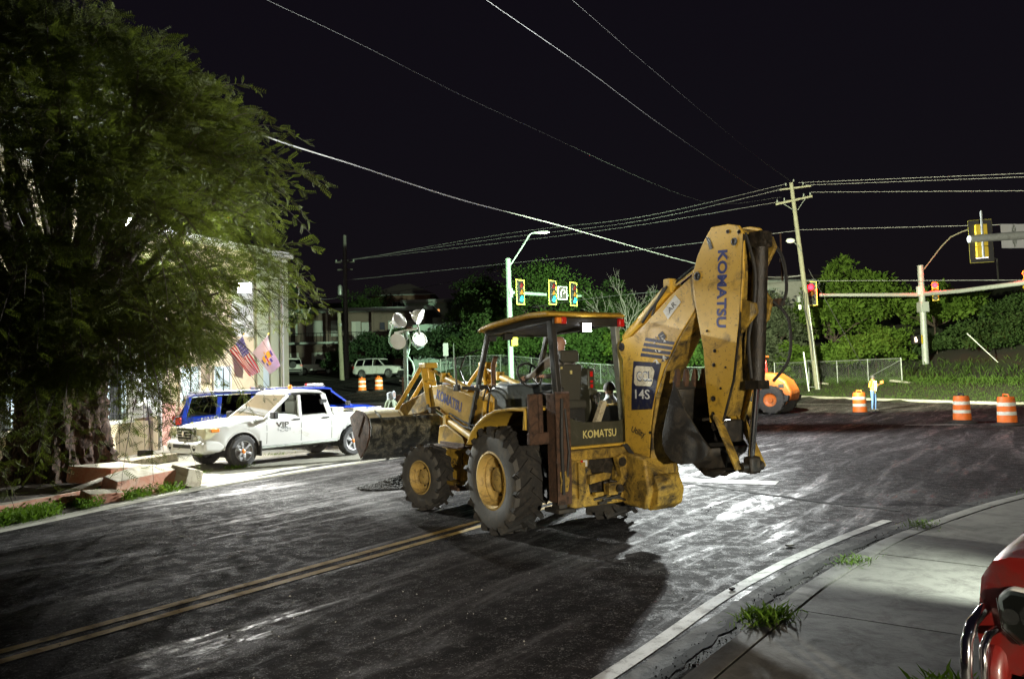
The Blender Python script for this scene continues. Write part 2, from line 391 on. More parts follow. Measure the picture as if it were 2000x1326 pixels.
# asphalt: streaked along the road, wet and muddy
m, t, b = nodes('asphalt')
RA = math.atan2(4.74, 3.36)
cr = coords(t, 'Object', (1, 1, 1), (0, 0, -RA)); cs = N(t, 'ShaderNodeMapping'); t.links.new(cr, cs.inputs[0]); cs.inputs['Scale'].default_value = (.16, 1.25, 1)
co = coords(t)
cw = N(t, 'ShaderNodeMapping'); t.links.new(cr, cw.inputs[0]); cw.inputs['Scale'].default_value = (.35, 1.5, 1)
sep = N(t, 'ShaderNodeSeparateXYZ'); t.links.new(cr, sep.inputs[0])
streak = noise(t, 1.7, 6, .58, cs.outputs[0], .8); fine_s = noise(t, 5.5, 6, .62, cw.outputs[0], .6); big = noise(t, .30, 6, .55, co, .8)
patch = noise(t, 1.3, 8, .62, cw.outputs[0], .9); blot = noise(t, 5, 7, .66, co, .5); grit = noise(t, 60, 2, .6, co); mid = noise(t, 22, 4, .6, co)
lane = N(t, 'ShaderNodeMapRange'); t.links.new(sep.outputs['Y'], lane.inputs[0]); lane.inputs[1].default_value = 5.6; lane.inputs[2].default_value = 8.0; lane.inputs[3].default_value = .28; lane.inputs[4].default_value = .95
c = mixc(t, ramp(t, streak, .40, .60), (.026, .0235, .0235), (.080, .073, .074))
c = mixc(t, ramp(t, big, .38, .62), mixc(t, .45, c, (.016, .014, .014)), c)
mk = mixc(t, 1, ramp(t, patch, .47, .56), lane.outputs[0], 'MULTIPLY')
c = mixc(t, mk, c, (.0070, .0060, .0056))                                   # wet mud dragged over the dug lane
inv = lambda x, p, q: ramp(t, x, p, q, (1, 1, 1, 1), (0, 0, 0, 1))
c = mixc(t, mixc(t, 1, inv(fine_s, .43, .54), mixc(t, 1, lane.outputs[0], (.72, .72, .72), 'MULTIPLY'), 'MULTIPLY'), c, (.009, .008, .008))
c = mixc(t, mixc(t, 1, inv(blot, .40, .56), mixc(t, 1, mixc(t, .5, lane.outputs[0], (.5, .5, .5)), (.6, .6, .6), 'MULTIPLY'), 'MULTIPLY'), c, (.012, .011, .011))
gl = mixc(t, 1, ramp(t, mid, .56, .64), ramp(t, blot, .44, .56), 'MULTIPLY'); c = mixc(t, gl, c, (.17, .16, .16))
gl = mixc(t, 1, ramp(t, grit, .60, .66), ramp(t, blot, .40, .52), 'MULTIPLY'); c = mixc(t, gl, c, (.26, .25, .25))
vo = N(t, 'ShaderNodeTexVoronoi'); vo.inputs['Scale'].default_value = 7; vo.inputs['Randomness'].default_value = 1; t.links.new(mixc(t, .06, co, mid), vo.inputs['Vector'])
chip = ramp(t, vo.outputs['Distance'], .10, .16, (1, 1, 1, 1), (0, 0, 0, 1))
gate = ramp(t, noise(t, .5, 5, .65, co, .3), .56, .64); g2 = mixc(t, 1, chip, gate, 'MULTIPLY'); g3 = mixc(t, 1, g2, ramp(t, noise(t, 21, 3, .6, co), .48, .56), 'MULTIPLY')
c = mixc(t, g3, c, (.30, .29, .28))
t.links.new(c, b.inputs['Base Color'])
rr = mixc(t, ramp(t, streak, .50, .62), (.82, .82, .82), (.36, .36, .36)); rr = mixc(t, ramp(t, fine_s, .46, .54), (.80, .80, .80), rr); rr = mixc(t, ramp(t, blot, .48, .56), rr, (.66, .66, .66)); t.links.new(rr, b.inputs['Roughness'])
t.links.new(ramp(t, streak, .52, .64, (.05, .05, .05, 1), (.26, .26, .26, 1)), b.inputs['Specular IOR Level'])
hh = mixc(t, .35, mixc(t, .5, patch, blot), mixc(t, .5, mid, fine_s)); bump(t, b, hh, 1.0, .04)
xs = np.arange(-46, 64, .8); ys = np.arange(-16, 68, .8); X, Y = np.meshgrid(xs, ys)
Z = zt(X, Y); ny, nx = X.shape; idx = np.arange(ny*nx).reshape(ny, nx)
F = np.stack([idx[:-1, :-1], idx[:-1, 1:], idx[1:, 1:], idx[1:, :-1]], -1).reshape(-1, 4)
struct(npmesh('road', np.stack([X, Y, Z], -1).reshape(-1, 3), F, 'asphalt', smooth=True))

# curves along the plan
def resample(pts, step):
    """smooth Catmull-Rom through pts, resampled"""
    P = [Vector((*p, 0)) for p in pts]; out = []
    for i in range(len(P)-1):
        p0, p1, p2, p3 = P[max(i-1, 0)], P[i], P[i+1], P[min(i+2, len(P)-1)]
        for k in range(24):
            u = k/24; out.append(.5*((2*p1)+(p2-p0)*u+(2*p0-5*p1+4*p2-p3)*u*u+(3*p1-p0-3*p2+p3)*u**3))
    out.append(P[-1]); res = [out[0]]; acc = 0
    for a, q in zip(out[:-1], out[1:]):
        L = (q-a).length
        while acc+L >= step:
            f = (step-acc)/L; a = a.lerp(q, f); res.append(a.copy()); L = (q-a).length; acc = 0
        acc += L
    return res
def offs(c, d):
    """offset to the right of travel"""
    o = []
    for i, p in enumerate(c):
        t_ = (c[min(i+1, len(c)-1)]-c[max(i-1, 0)]).normalized(); o.append(p+Vector((t_.y, -t_.x, 0))*d)
    return o
def strip(cv, a, b_, z0, z1=None, zf=None, skirt=0):
    mb = MB(); A, B_ = offs(cv, a), offs(cv, b_); z1 = z0 if z1 is None else z1
    g = (lambda p: 0) if zf is None else (lambda p: float(zt(p.x, p.y)))
    rows = [[(p.x, p.y, z0+g(p)), (q.x, q.y, z1+g(q))] for p, q in zip(A, B_)]
    if skirt: rows = [[(r[0][0], r[0][1], r[0][2]-skirt)]+r+[(r[1][0], r[1][1], r[1][2]-skirt)] for r in rows]
    return mb.sheet(rows)
KC = resample([(-5.5, -4), (-1.55, 1.5), (-.25, 3.15), (.97, 4.78), (1.5, 5.48), (2.36, 6.6), (2.82, 7.15), (3.28, 7.67), (4.41, 8.82), (6.82, 10.77), (9.6, 12.4), (13.5, 14.0), (24, 16.5)], .12)
# painted lines
paint('line_white', (.50, .49, .46), .7, dirt=(.12, .115, .105), amt=.34, scale=3.5, fine=(.15, .14, .13))
paint('line_yellow', (.50, .34, .09), .7, dirt=(.09, .07, .045), amt=.34, scale=3, fine=(.07, .06, .045))
WL = [p for p in resample([(-5.9, -3.6), (-2.05, 1.75), (.53, 5.03), (1.72, 6.68), (2.49, 7.62), (3.03, 8.22), (3.86, 9.06), (4.83, 9.97)], .12)]
struct(strip(WL, -.06, .06, .006).build('edge_line', 'line_white'))
d = Vector((.579, .815, 0)); n_ = Vector((d.y, -d.x, 0)); q0 = Vector((-.52, 10.46, 0))
for k, off in enumerate((-.13, .11)):
    cv = [q0+d*s_+n_*off for s_ in np.arange(-22, 2.6, .4)]
    struct(strip(cv, -.055, .055, .006).build('centre_line', 'line_yellow'))
far = MB()   # markings across the junction
for (a, b_, w) in (((3.0, 14.3), (4.6, 13.5), .5), ((14, 42.5), (22, 39.5), .12), ((16.5, 25.6), (19.5, 24.3), .14), ((13.6, 26.6), (15.3, 26.0), .3), ((12, 46.5), (19.2, 45.6), .12)):  # first one widened to paint in a bright patch of road
    a = Vector((*a, 0)); b_ = Vector((*b_, 0)); cv = [a.lerp(b_, k/12) for k in range(13)]
    struct(strip(cv, -w/2, w/2, .008, zf=1).build('stop_line', 'line_white'))
# gutter, kerb and footway on the right
struct(strip(KC, -.40, 0, .010, .004).build('gutter', 'gutter'))
paint('crack', (.012, .011, .009), .95)
jc = offs(KC, -.20); jit = [p+Vector((random.uniform(-.03, .03), random.uniform(-.03, .03), 0)) for p in jc]
struct(strip(jit, -.045, .035, .014).build('gutter_joint', 'crack'))
kerb = struct(MB().build('kerb', 'kerbstone')) if False else thing('kerb', 'x', 'x'); del kerb['label'], kerb['category']; struct(kerb)
mbk = MB(); i = 0
while i < len(KC)-8:
    j = min(i+random.choice((15, 17, 19)), len(KC)-1); sg = KC[i:j+1]
    o0, o1, o2 = offs(sg, 0), offs(sg, .03), offs(sg, .19)
    s0 = .008/.12
    rows = [[(a.x, a.y, -.03), (a.x, a.y, .075), (b_.x, b_.y, .105), (c_.x, c_.y, .108), (c_.x, c_.y, -.03)] for a, b_, c_ in zip(o0, o1, o2)]
    rows[0] = [(x_+(rows[1][q][0]-x_)*s0, y_+(rows[1][q][1]-y_)*s0, z_) for q, (x_, y_, z_) in enumerate(rows[0])]
    mb = MB().sheet(rows); L_ = len(rows)*5
    mb.f += [(4, 3, 2, 1, 0), tuple(range(L_-5, L_))]; mb.m += [0, 0]
    mb.build('kerb_stone', 'kerbstone', kerb, smooth=50); i = j
walk = thing('footway', 'x', 'x'); del walk['label'], walk['category']; struct(walk)
base = offs(KC, .202); cuts = [0]
acc = 0; marks = [Vector((2.13, 5.97, 0)), Vector((3.62, 7.74, 0)), Vector((5.26, 9.43, 0))]
ci = [min(range(len(KC)), key=lambda k: (base[k]-mk).length) for mk in marks]
allc = sorted(set([max(0, ci[0]-k*18) for k in range(1, 4)]+ci+[min(len(KC)-1, ci[2]+k*20) for k in range(1, 5)]))
for a_, b_ in zip(allc[:-1], allc[1:]):
    sg = KC[a_:b_+1]
    for (u0, u1) in ((.212, 1.62), (1.640, 3.2)):
        A, B_ = offs(sg, u0), offs(sg, u1); e = .014/.12
        rows = []
        for k, (p, q) in enumerate(zip(A, B_)): rows.append([(p.x, p.y, .02), (p.x, p.y, .106), (q.x, q.y, .112), (q.x, q.y, .02)])
        rows[0] = [tuple(rows[0][w][v]*(1-e)+rows[1][w][v]*e for v in range(3)) for w in range(4)]
        rows[-1] = [tuple(rows[-1][w][v]*(1-e)+rows[-2][w][v]*e for v in range(3)) for w in range(4)]
        tl = random.uniform(-.004, .004); rows = [[(x_, y_, z_+tl) for x_, y_, z_ in r_] for r_ in rows]
        mb = MB().sheet(rows); L_ = len(rows)*4; mb.f += [(3, 2, 1, 0), tuple(range(L_-4, L_))]; mb.m += [0, 0]
        mb.build('slab', 'walk', walk, smooth=30)
struct(strip(KC, .19, 3.3, .06, .06).build('footway_bed', 'soil'))
struct(strip(KC, 3.3, 30, .10, .3).build('verge_ground', 'ground'))
sc = resample([(-.6, 19.2), (2.6, 14.6), (3.6, 13.0), (4.6, 11.4), (5.3, 10.6)], .12); sc = [p+Vector((random.uniform(-.05, .05), random.uniform(-.05, .05), 0)) for p in sc]
struct(strip(sc, -.05, .05, .007).build('asphalt_seam', 'crack'))
# left side: kerb strip, verge and the concrete forecourt
LK = resample([(-14, -3), (-9.0, 6.2), (-7.31, 10.84), (-6.28, 14.26), (-4.75, 17.3), (-3.15, 19.88), (-1.2, 23.4), (.4, 27), (1.2, 31), (1.0, 36), (0, 41)], .3)
struct(strip(LK, -.17, 0, .045, .035, zf=1, skirt=.1).build('edge_kerb', 'concrete'))
fl = [p for p in LK if p.y > 13.2]
rows = []
for p in offs(fl, -.17):
    L_ = 26; rows.append([(p.x-u*L_, p.y+u*5.5, .028+.03*min(1, u*8)+float(zt(p.x-u*L_, p.y+u*5.5))) for u in (0, .01, .03, .06, .1, .16, .24, .33, .42, .55, .7, .85, 1)])
struct(MB().sheet(rows).build('forecourt', 'concrete'))
wet = [p for p in LK if 16.0 < p.y < 19.6]; rows = []
for k, p in enumerate(wet):
    e = math.sin(math.pi*k/(len(wet)-1)); a_ = offs(wet, -.19)[k]; b_ = offs(wet, -.20-.42*e*random.uniform(.7, 1.1))[k]; rows.append([(a_.x, a_.y, .036), (b_.x, b_.y, .045)])
struct(MB().sheet(rows).build('wet_mud', 'crack'))
sl = [p for p in LK if p.y < 13.5]
rows = [[(p.x-u*16, p.y+u*2.2, .035+.10*min(1, u*10)) for u in (0, .03, .06, .1, .2, .4, 1)] for p in offs(sl, -.17)]
struct(MB().sheet(rows).build('verge', 'soil'))
# far kerb
fk = resample(EDGE[1:11], .8)
struct(strip(list(reversed(fk)), -.15, .15, .13, .14, zf=1, skirt=.2).build('far_kerb', 'concrete'))
class HB(MB):
    """tubes smoothed like hoses"""
    def tube(s, pts, r, n=8, caps=True):
        P = [Vector(p) for p in pts]; o = []
        for i in range(len(P)-1):
            p0, p1, p2, p3 = P[max(i-1, 0)], P[i], P[i+1], P[min(i+2, len(P)-1)]
            o += [.5*((2*p1)+(p2-p0)*u+(2*p0-5*p1+4*p2-p3)*u*u+(3*p1-p0-3*p2+p3)*u**3) for u in np.linspace(0, 1, 7)[:-1]]
        return MB.tube(s, o+[P[-1]], r, n, caps)
# ------------------------------------------------------------------ the yellow backhoe loader
BO = Vector((.65, 10.16, 0)); BRZ = R(122)
bh = thing('backhoe_loader', 'muddy yellow backhoe loader with its boom folded up, crossing the dark road', 'backhoe', BO, BRZ)
def arcpts(cx, cz, r, a0, a1, n): return [(cx+r*math.cos(R(a0+(a1-a0)*i/n)), cz+r*math.sin(R(a0+(a1-a0)*i/n))) for i in range(n+1)]
def ag_wheel(x, y, side, Rr, Wd, rimr, nl, steer=0):
    s = side; h = Wd/2; q = Rr
    mb = MB(); mb.mi = 1
    mb.lathe([(rimr, -h*.80), (rimr+.035, -h*.92), (q*.80, -h*1.0), (q*.90, -h*.93), (q*.945, -h*.72)], ax='y', n=40, caps=False)
    mb.mi = 0
    mb.lathe([(q*.945, -h*.72), (q*.955, 0), (q*.945, h*.72)], ax='y', n=40, caps=False)
    mb.mi = 1
    mb.lathe([(q*.945, h*.72), (q*.90, h*.93), (q*.80, h), (rimr+.035, h*.92), (rimr, h*.80)], ax='y', n=40, caps=False)
    mb.mi = 0
    for k in range(nl):
        for e in (-1, 1):
            a = 2*math.pi*(k+(.5 if e > 0 else 0))/nl
            rad = Vector((math.sin(a), 0, math.cos(a))); tan = Vector((math.cos(a), 0, -math.sin(a))); ax = Vector((0, 1, 0))
            L = (ax*e*math.cos(R(40))-tan*math.sin(R(40))).normalized(); Q = rad.cross(L)
            m3 = Matrix((L, Q, rad)).transposed()
            mb.box(rad*(q*.955)+ax*e*h*.48-tan*.03, (h*1.28, q*.085, q*.085), m3)
            # shoulder of the lug wrapping on the side wall
            mb.box(rad*(q*.90)+ax*e*h*.93-tan*(.03+h*.35), (.05, q*.09, q*.10), m3)
    w = mb.build('wheel', ['rubber', 'tyre_wall'], bh, loc=(x, y, Rr), rot=(0, 0, steer), smooth=35)
    r = rimr; o = s*h
    mb = MB().lathe([(r*1.10, o*.86), (r*1.12, o*.92), (r*1.04, o*.95), (r*.98, o*.80), (r*.93, o*.52), (r*.86, o*.50), (r*.80, o*.30), (r*.62, o*.22), (r*.50, o*.26), (r*.46, o*.46), (r*.40, o*.50), (0.01, o*.50)], ax='y', n=36, caps=False)
    rim = mb.build('rim', 'rim_yellow', w, smooth=35)
    mb = MB()
    for k in range(8):
        a = 2*math.pi*k/8; mb.lathe([(.018*r/.33, 0), (.018*r/.33, o*.14)], (math.sin(a)*r*.56, o*.22, math.cos(a)*r*.56), 'y', 6)
    mb.build('bolts', 'grease', w, kind='stuff')
    return w
for s in (1, -1):
    ag_wheel(.15, s*.845, s, .68, .45, .335, 18)
    ag_wheel(2.48, s*.83, s, .50, .32, .235, 16, R(13))
mb = MB().tube([(2.48, -.7, .5), (2.48, .7, .5)], .07, 12).box((2.48, 0, .55), (.26, .5, .22)); mb.build('front_axle', 'grease', bh)
mb = MB().tube([(.15, -.65, .68), (.15, .65, .68)], .12, 12).lathe([(.2, -.25), (.2, .25)], (.15, 0, .68), 'y', 16); mb.build('rear_axle', 'grease', bh)
MB().prism([(-.85, .55), (2.95, .62), (3.0, .95), (2.4, 1.12), (-.85, 1.10)], -.40, .40).build('chassis', 'steel_dark', bh, bevel=.02)
# left side: tank, steps and plate number
MB().prism([(2.50, 1.26), (2.28, 1.30), (1.74, 1.13), (1.62, 1.0), (1.76, .47), (2.41, .50), (2.42, .94), (2.56, 1.0)], .40, .60).build('side_tank', 'yellow', bh, bevel=.015)
MB().prism([(2.50, 1.26), (1.74, 1.13), (1.64, 1.0), (1.78, .47), (2.41, .5)], -.60, -.40).build('side_tank', 'yellow', bh, bevel=.015)
mb = MB().box((1.95, .66, .985), (.80, .22, .03)); mb.box((1.95, .66, 1.02), (.78, .02, .05)); mb.build('step', 'rust', bh, bevel=.006)
mb = MB().box((2.2, .64, .445), (.95, .20, .05)).box((2.62, .63, .40), (.10, .18, .08)).bar((1.76, .62, .45), (1.70, .6, .9), .05, .02); mb.build('step', 'yellow_dirty', bh, bevel=.008)
MB().box((2.1, .62, .40), (.5, .12, .06)).box((1.85, .60, .36), (.22, .2, .05)).build('step_bracket', 'rust', bh, bevel=.008)
text('plate_number', 'BH-624', 'letter_dark', bh, frame((2.07, .6025, .74), (-1, 0, -.02), (0, 0, 1)), .36, .001, height=.115, bold=.01)
# engine hood, grille, cowl
mb = MB().prism([(1.12, 1.10), (2.92, 1.02), (2.98, 1.42), (2.90, 1.56), (1.9, 1.70), (1.12, 1.74)], -.37, .37); mb.build('engine_hood', 'yellow_clean', bh, bevel=.04)
mb = MB()
for k in range(9): mb.box((2.99, 0, 1.06+k*.042), (.03, .58, .018))
mb.build('grille', 'black_steel', bh)
mb = MB().prism([(.48, 1.10), (1.18, 1.10), (1.22, 1.60), (1.08, 1.86), (.92, 1.90), (.62, 1.88), (.50, 1.70)], -.36, .47); mb.build('cowl', 'grey_cowl', bh, bevel=.05, seg=3)
MB().lathe([(.07, 0), (.07, .12), (.11, .13), (.11, .19), (.06, .23)], (1.75, -.16, 1.70), n=18).build('air_cleaner', 'white_lamp', bh)
MB().tube([(2.2, -.24, 1.6), (2.2, -.24, 2.2), (2.12, -.24, 2.32)], .04, 10).build('exhaust_pipe', 'rust', bh)
mb = MB()
for (a, b_, c_) in (((1.15, .46, 1.80), (.95, .60, 2.02), (1.2, .60, 1.4)), ((.95, .47, 1.85), (.9, .58, 1.98), (1.0, .58, 1.5)), ((1.3, .40, 1.6), (1.42, .58, 1.5), (1.3, .5, 1.2)), ((1.4, .40, 1.5), (1.5, .60, 1.42), (1.35, .52, 1.1)), ((1.25, .38, 1.4), (1.3, .55, 1.3), (1.5, .5, 1.15))):
    P = [Vector(a).lerp(Vector(b_), u)*(1-u)+Vector(b_).lerp(Vector(c_), u)*u for u in np.linspace(0, 1, 9)]; mb.tube(P, .013, 6)
mb.build('hoses', 'black_plastic', bh)
# canopy
top = [(1.0, 2.645), (.90, 2.69), (.6, 2.735), (.15, 2.765), (-.35, 2.785), (-.72, 2.775), (-.80, 2.735)]; bot = [(-.76, 2.705), (-.3, 2.72), (.15, 2.70), (.6, 2.67), (.93, 2.62)]
MB().prism(top+bot, -.48, .73).build('canopy_roof', 'yellow', bh, bevel=.025)
MB().prism([(.86, 2.605), (.6, 2.66), (.15, 2.69), (-.3, 2.71), (-.70, 2.70), (-.70, 2.66), (.15, 2.645), (.84, 2.575)], -.42, .66).build('roof_lining', 'black_plastic', bh, bevel=.01)
mb = MB()
for s, yy in ((1, .63), (-1, -.37)):
    mb.bar((.82, yy, 2.60), (-.70, yy, 2.655), .06, .07); 
mb.bar((-.72, .66, 2.645), (-.72, -.42, 2.645), .09, .10); mb.bar((.82, .66, 2.59), (.82, -.42, 2.59), .06, .06)
mb.build('roof_frame', 'black_steel', bh, bevel=.01)
def post(a, b_, w, h, m): return MB().bar(a, b_, w, h, up=(0, 1, 0)).build('canopy_post', m, bh, bevel=.012)
post((.83, .63, 2.62), (1.46, .63, 1.20), .07, .06, 'black_steel'); post((.83, -.37, 2.62), (1.46, -.37, 1.20), .07, .06, 'black_steel')
post((-.69, .63, 2.66), (-.84, .63, 1.12), .10, .075, 'black_steel'); post((-.69, -.36, 2.66), (-.80, -.39, 1.12), .11, .07, 'galv')
mb = MB().bar((1.02, .70, 1.86), (1.02, .56, 1.86), .05, .06).bar((1.05, .66, 1.83), (1.22, .86, 1.86), .05, .05); mb.box((1.30, .90, 1.86), (.14, .05, .09)); mb.build('mirror_bracket', 'black_steel', bh, bevel=.006)
P = [Vector((1.18, .82, 1.9)), Vector((1.28, .86, 2.1)), Vector((1.2, .80, 2.32)), Vector((1.0, .70, 2.38))]; MB().tube(P, .012, 6).tube([(1.30, .9, 1.9), (1.30, .92, 2.3)], .014, 6).build('handrail', 'black_steel', bh)
# lamps on the canopy
MB().box((-.80, .60, 2.655), (.05, .075, .075)).build('tail_lamp', 'plastic_amber', bh, bevel=.008); MB().box((-.80, .525, 2.655), (.05, .072, .085)).build('tail_lamp', 'plastic_red', bh, bevel=.008)
MB().box((-.80, -.38, 2.64), (.06, .08, .10)).build('tail_lamp', 'plastic_red', bh, bevel=.01)
wl = MB().box((-.755, .16, 2.575), (.07, .14, .11)).box((-.74, .16, 2.64), (.02, .04, .06)).build('work_lamp', 'black_plastic', bh, bevel=.008)
MB().box((-.793, .16, 2.575), (.006, .125, .095)).build('lens', 'led_white', wl)
wl = MB().box((.62, .45, 2.55), (.08, .13, .10)).build('work_lamp', 'black_plastic', bh, bevel=.008); MB().box((.665, .45, 2.55), (.006, .11, .08)).build('lens', 'lens_white', wl)
wl = MB().box((.86, .56, 2.54), (.07, .11, .09)).build('work_lamp', 'black_plastic', bh, bevel=.008); MB().box((.90, .56, 2.54), (.006, .09, .07)).build('lens', 'lens_white', wl)
hxw = Vector((-math.sin(R(32)), math.cos(R(32)), 0)); hyw = Vector((-math.cos(R(32)), -math.sin(R(32)), 0))
def bw(x, y, z): return BO+hxw*x+hyw*y+Vector((0, 0, z))
spot('work_lamp_light', bw(-.83, .16, 2.56), bw(-5, 1.2, 0), 28, 110, .7, (.92, .96, 1), .05)
# cab floor, seat, controls
MB().bx((-.82, -.50, 1.05), (.55, .63, 1.14)).build('cab_floor', 'black_plastic', bh, bevel=.01)
st = MB().box((.10, -.06, 1.60), (.50, .50, .12)).build('seat', 'seat_fabric', bh, bevel=.04, seg=3)
MB().prism([(-.06, 1.62), (.06, 1.62), (-.02, 2.14), (-.12, 2.14)], -.27, .15).build('backrest', 'seat_fabric', st, bevel=.035, seg=3)
MB().prism([(-.05, 2.16), (-.13, 2.16), (-.13, 2.32), (-.06, 2.33)], -.21, .08).build('headrest', 'seat_fabric', st, bevel=.03, seg=3)
MB().box((-.133, -.06, 2.03), (.012, .035, .05)).box((-.128, .09, 2.09), (.012, .03, .03)).build('seat_badge', 'letter_cream', st, bevel=.004)
MB().tube([(-.10, -.15, 2.10), (-.10, -.15, 2.2)], .01, 6).tube([(-.10, .03, 2.10), (-.10, .03, 2.2)], .01, 6).build('headrest_rods', 'black_steel', st)
MB().box((.05, -.06, 1.36), (.42, .42, .40)).build('seat_base', 'black_plastic', bh, bevel=.03)
MB().box((.02, -.40, 1.86), (.30, .12, .44)).box((-.02, -.36, 1.55), (.4, .14, .5)).build('side_console', 'olive_panel', bh, bevel=.02)
MB().box((-.13, -.40, 2.0), (.005, .045, .07)).box((-.13, -.40, 1.90), (.005, .045, .03)).box((-.13, -.40, 1.84), (.005, .045, .05)).build('warning_sticker', 'plastic_red', bh)
for k, (yy, zz) in enumerate(((.34, 1.86), (.28, 1.80), (-.30, 1.72), (-.24, 1.70))):
    lv = MB().tube([(-.40, yy, 1.14), (-.45, yy+.02, zz-.1), (-.42, yy+.02, zz)], .012, 6).build('control_lever', 'black_steel', bh)
    MB().lathe([(.008, -.03), (.028, -.01), (.028, .02), (.008, .04)], (-.42, yy+.02, zz), n=10).build('knob', 'black_plastic', lv)
for yy in (.30, .22): MB().tube([(-.55, yy, 1.14), (-.57, yy, 1.45)], .03, 8).build('control_pillar', 'black_plastic', bh)
MB().prism([(-.40, 1.14), (-.30, 1.14), (-.62, 1.66), (-.68, 1.64)], -.22, -.14).build('leaning_board', 'cream_decal', bh, bevel=.005)
MB().tube([(.92, .08, 1.86), (.70, .08, 1.98)], .035, 10).build('steering_column', 'black_plastic', bh)
mb = MB(); ca = Vector((.66, .08, 2.01)); n0 = Vector((-.87, 0, .5)); u0 = Vector((0, 1, 0)); v0 = n0.cross(u0)
mb.tube([ca+(u0*math.cos(a)+v0*math.sin(a))*.19 for a in np.linspace(0, 2*math.pi, 25)], .016, 8, caps=False)
for a in (0, 2.1, 4.2): mb.bar(ca, ca+(u0*math.cos(a)+v0*math.sin(a))*.19, .03, .015)
mb.build('steering_wheel', 'black_plastic', bh)
# rear panel
MB().prism([(.60, 1.14), (.60, 1.53), (.50, 1.47), (.30, 1.41), (-.26, 1.40), (-.40, 1.44), (-.40, 1.11)], -.85, -.82, 'x').build('rear_panel', 'olive_panel', bh, bevel=.006)
text('lettering', 'KOMATSU', 'letter_cream', bh, frame((-.8525, .06, 1.265), (0, -1, 0), (0, 0, 1)), .52, .001, height=.095, bold=.015)
MB().bx((-.95, -.52, 1.105), (-.80, .66, 1.135)).build('rear_sill', 'yellow_clean', bh, bevel=.006)
# fenders
for s in (1, -1):
    out = [(.66, 1.12), (.52, 1.29), (.37, 1.40), (.15, 1.51), (-.11, 1.585), (-.45, 1.615), (-.80, 1.615)]; inn = [(-.80, 1.58), (-.45, 1.58), (-.12, 1.55), (.14, 1.475), (.35, 1.37), (.49, 1.265), (.63, 1.11)]
    MB().prism(out+inn, s*.60, s*1.12).build('fender', 'yellow_clean', bh, bevel=.008)
    MB().prism([(.66, 1.12), (.52, 1.28), (.15, 1.49), (-.11, 1.56), (-.80, 1.59), (-.80, 1.05), (.66, 1.05)], s*.595, s*.575).build('fender_wall', 'black_plastic', bh)
    MB().prism([(-.80, 1.612), (-.78, 1.612), (-.74, 1.36), (-.80, 1.36)], s*.98, s*1.12).build('fender_flap', 'yellow_clean', bh, bevel=.005)
    # stabiliser: outer tube, inner leg, foot
    yy = s*.78
    MB().box((-.97, yy, 1.15), (.20, .17, 1.26)).build('stabiliser_tube', 'rust', bh, bevel=.012)
    MB().prism([(-1.09, 1.78), (-1.09, .78), (-1.075, .5), (-1.072, 1.8)], yy-.1, yy+.1).build('stabiliser_strip', 'rust', bh)
    lg = MB().box((-.97, yy, .55), (.15, .12, .24)).build('stabiliser_leg', 'steel_dark', bh, bevel=.01); MB().box((-.97, yy, .43), (.30, .24, .05)).build('foot', 'steel_dark', lg, bevel=.012)
    MB().box((-.88, s*.955, 1.53), (.05, .06, .50)).box((-.88, s*1.06, 1.53), (.06, .13, .50)).box((-.88, s*.98, 1.26), (.08, .30, .14)).build('stabiliser_guard', 'rust', bh, bevel=.015)
    MB().tube([(-1.10, yy+.02, 1.72), (-1.13, yy+.06, 1.2), (-1.10, yy+.03, .62)], .02, 8).tube([(-1.09, yy-.03, 1.6), (-1.12, yy-.05, 1.1), (-1.09, yy-.02, .7)], .014, 6).build('stabiliser_hose', 'black_plastic', bh)
    MB().prism([(-1.07, .95), (-1.12, .78), (-1.07, .60)], yy-.05, yy+.07).build('stabiliser_bracket', 'yellow_dirty', bh, bevel=.008)
# sliding carriage at the back
cg = MB()
cg.prism([(.68, 1.05), (.64, 1.10), (-.60, 1.10), (-.88, 1.05), (-.88, .98), (.68, .98)], -1.06, -.90, 'x')
cg.prism([(.68, .43), (.68, .57), (-.88, .57), (-.88, .43)], -1.04, -.90, 'x')
cg.prism([(.68, 1.0), (.37, 1.0), (.37, .92), (.33, .80), (.40, .76), (.36, .55), (.68, .50)], -1.03, -.93, 'x')
cg.prism([(-.06, 1.0), (-.88, 1.0), (-.88, .5), (-.10, .5), (-.02, .72)], -1.03, -.93, 'x')
cg.build('carriage_frame', 'yellow_dirty', bh, bevel=.018)
MB().bx((-.95, -.60, .46), (-.45, .60, 1.04)).build('carriage_back', 'grease', bh)
mb = MB().prism([(.42, .80), (.42, .70), (.12, .74), (.10, .80), (.2, .82)], -1.09, -1.03, 'x').prism([(.02, .98), (-.06, 1.02), (-.16, .98), (-.14, .74), (.02, .58), (.06, .64), (-.04, .76)], -1.12, -1.04, 'x').box((.18, 0, 0), (0.001, .001, .001))
mb.box((-1.08, .10, .62), (.10, .14, .14)).box((-1.08, .30, .575), (.06, .12, .04)).box((-1.06, .52, .75), (.03, .10, .42))
mb.build('swing_linkage', 'yellow_dirty', bh, bevel=.012, kind='stuff')
mb = MB().lathe([(.055, 0), (.055, .02)], (-1.14, -.05, .93), 'x', 18).lathe([(.04, 0), (.04, .03)], (-1.06, .47, .86), 'x', 16).lathe([(.05, 0), (.05, .14)], (-1.16, .02, .62), 'x', 16)
for k in range(7):
    y0, z0 = random.uniform(-.05, .34), random.uniform(.5, .74); mb.tube([(-1.05, y0, z0), (-1.10, y0-.12, z0+random.uniform(-.05, .05)), (-1.05, y0-.28, z0+random.uniform(-.08, .08))], .014, 6)
for k in range(4): mb.box((-1.05, .22-k*.07, .46+.02*k), (.05, .12, .03))
mb.build('swing_pins', 'grease', bh, kind='stuff')
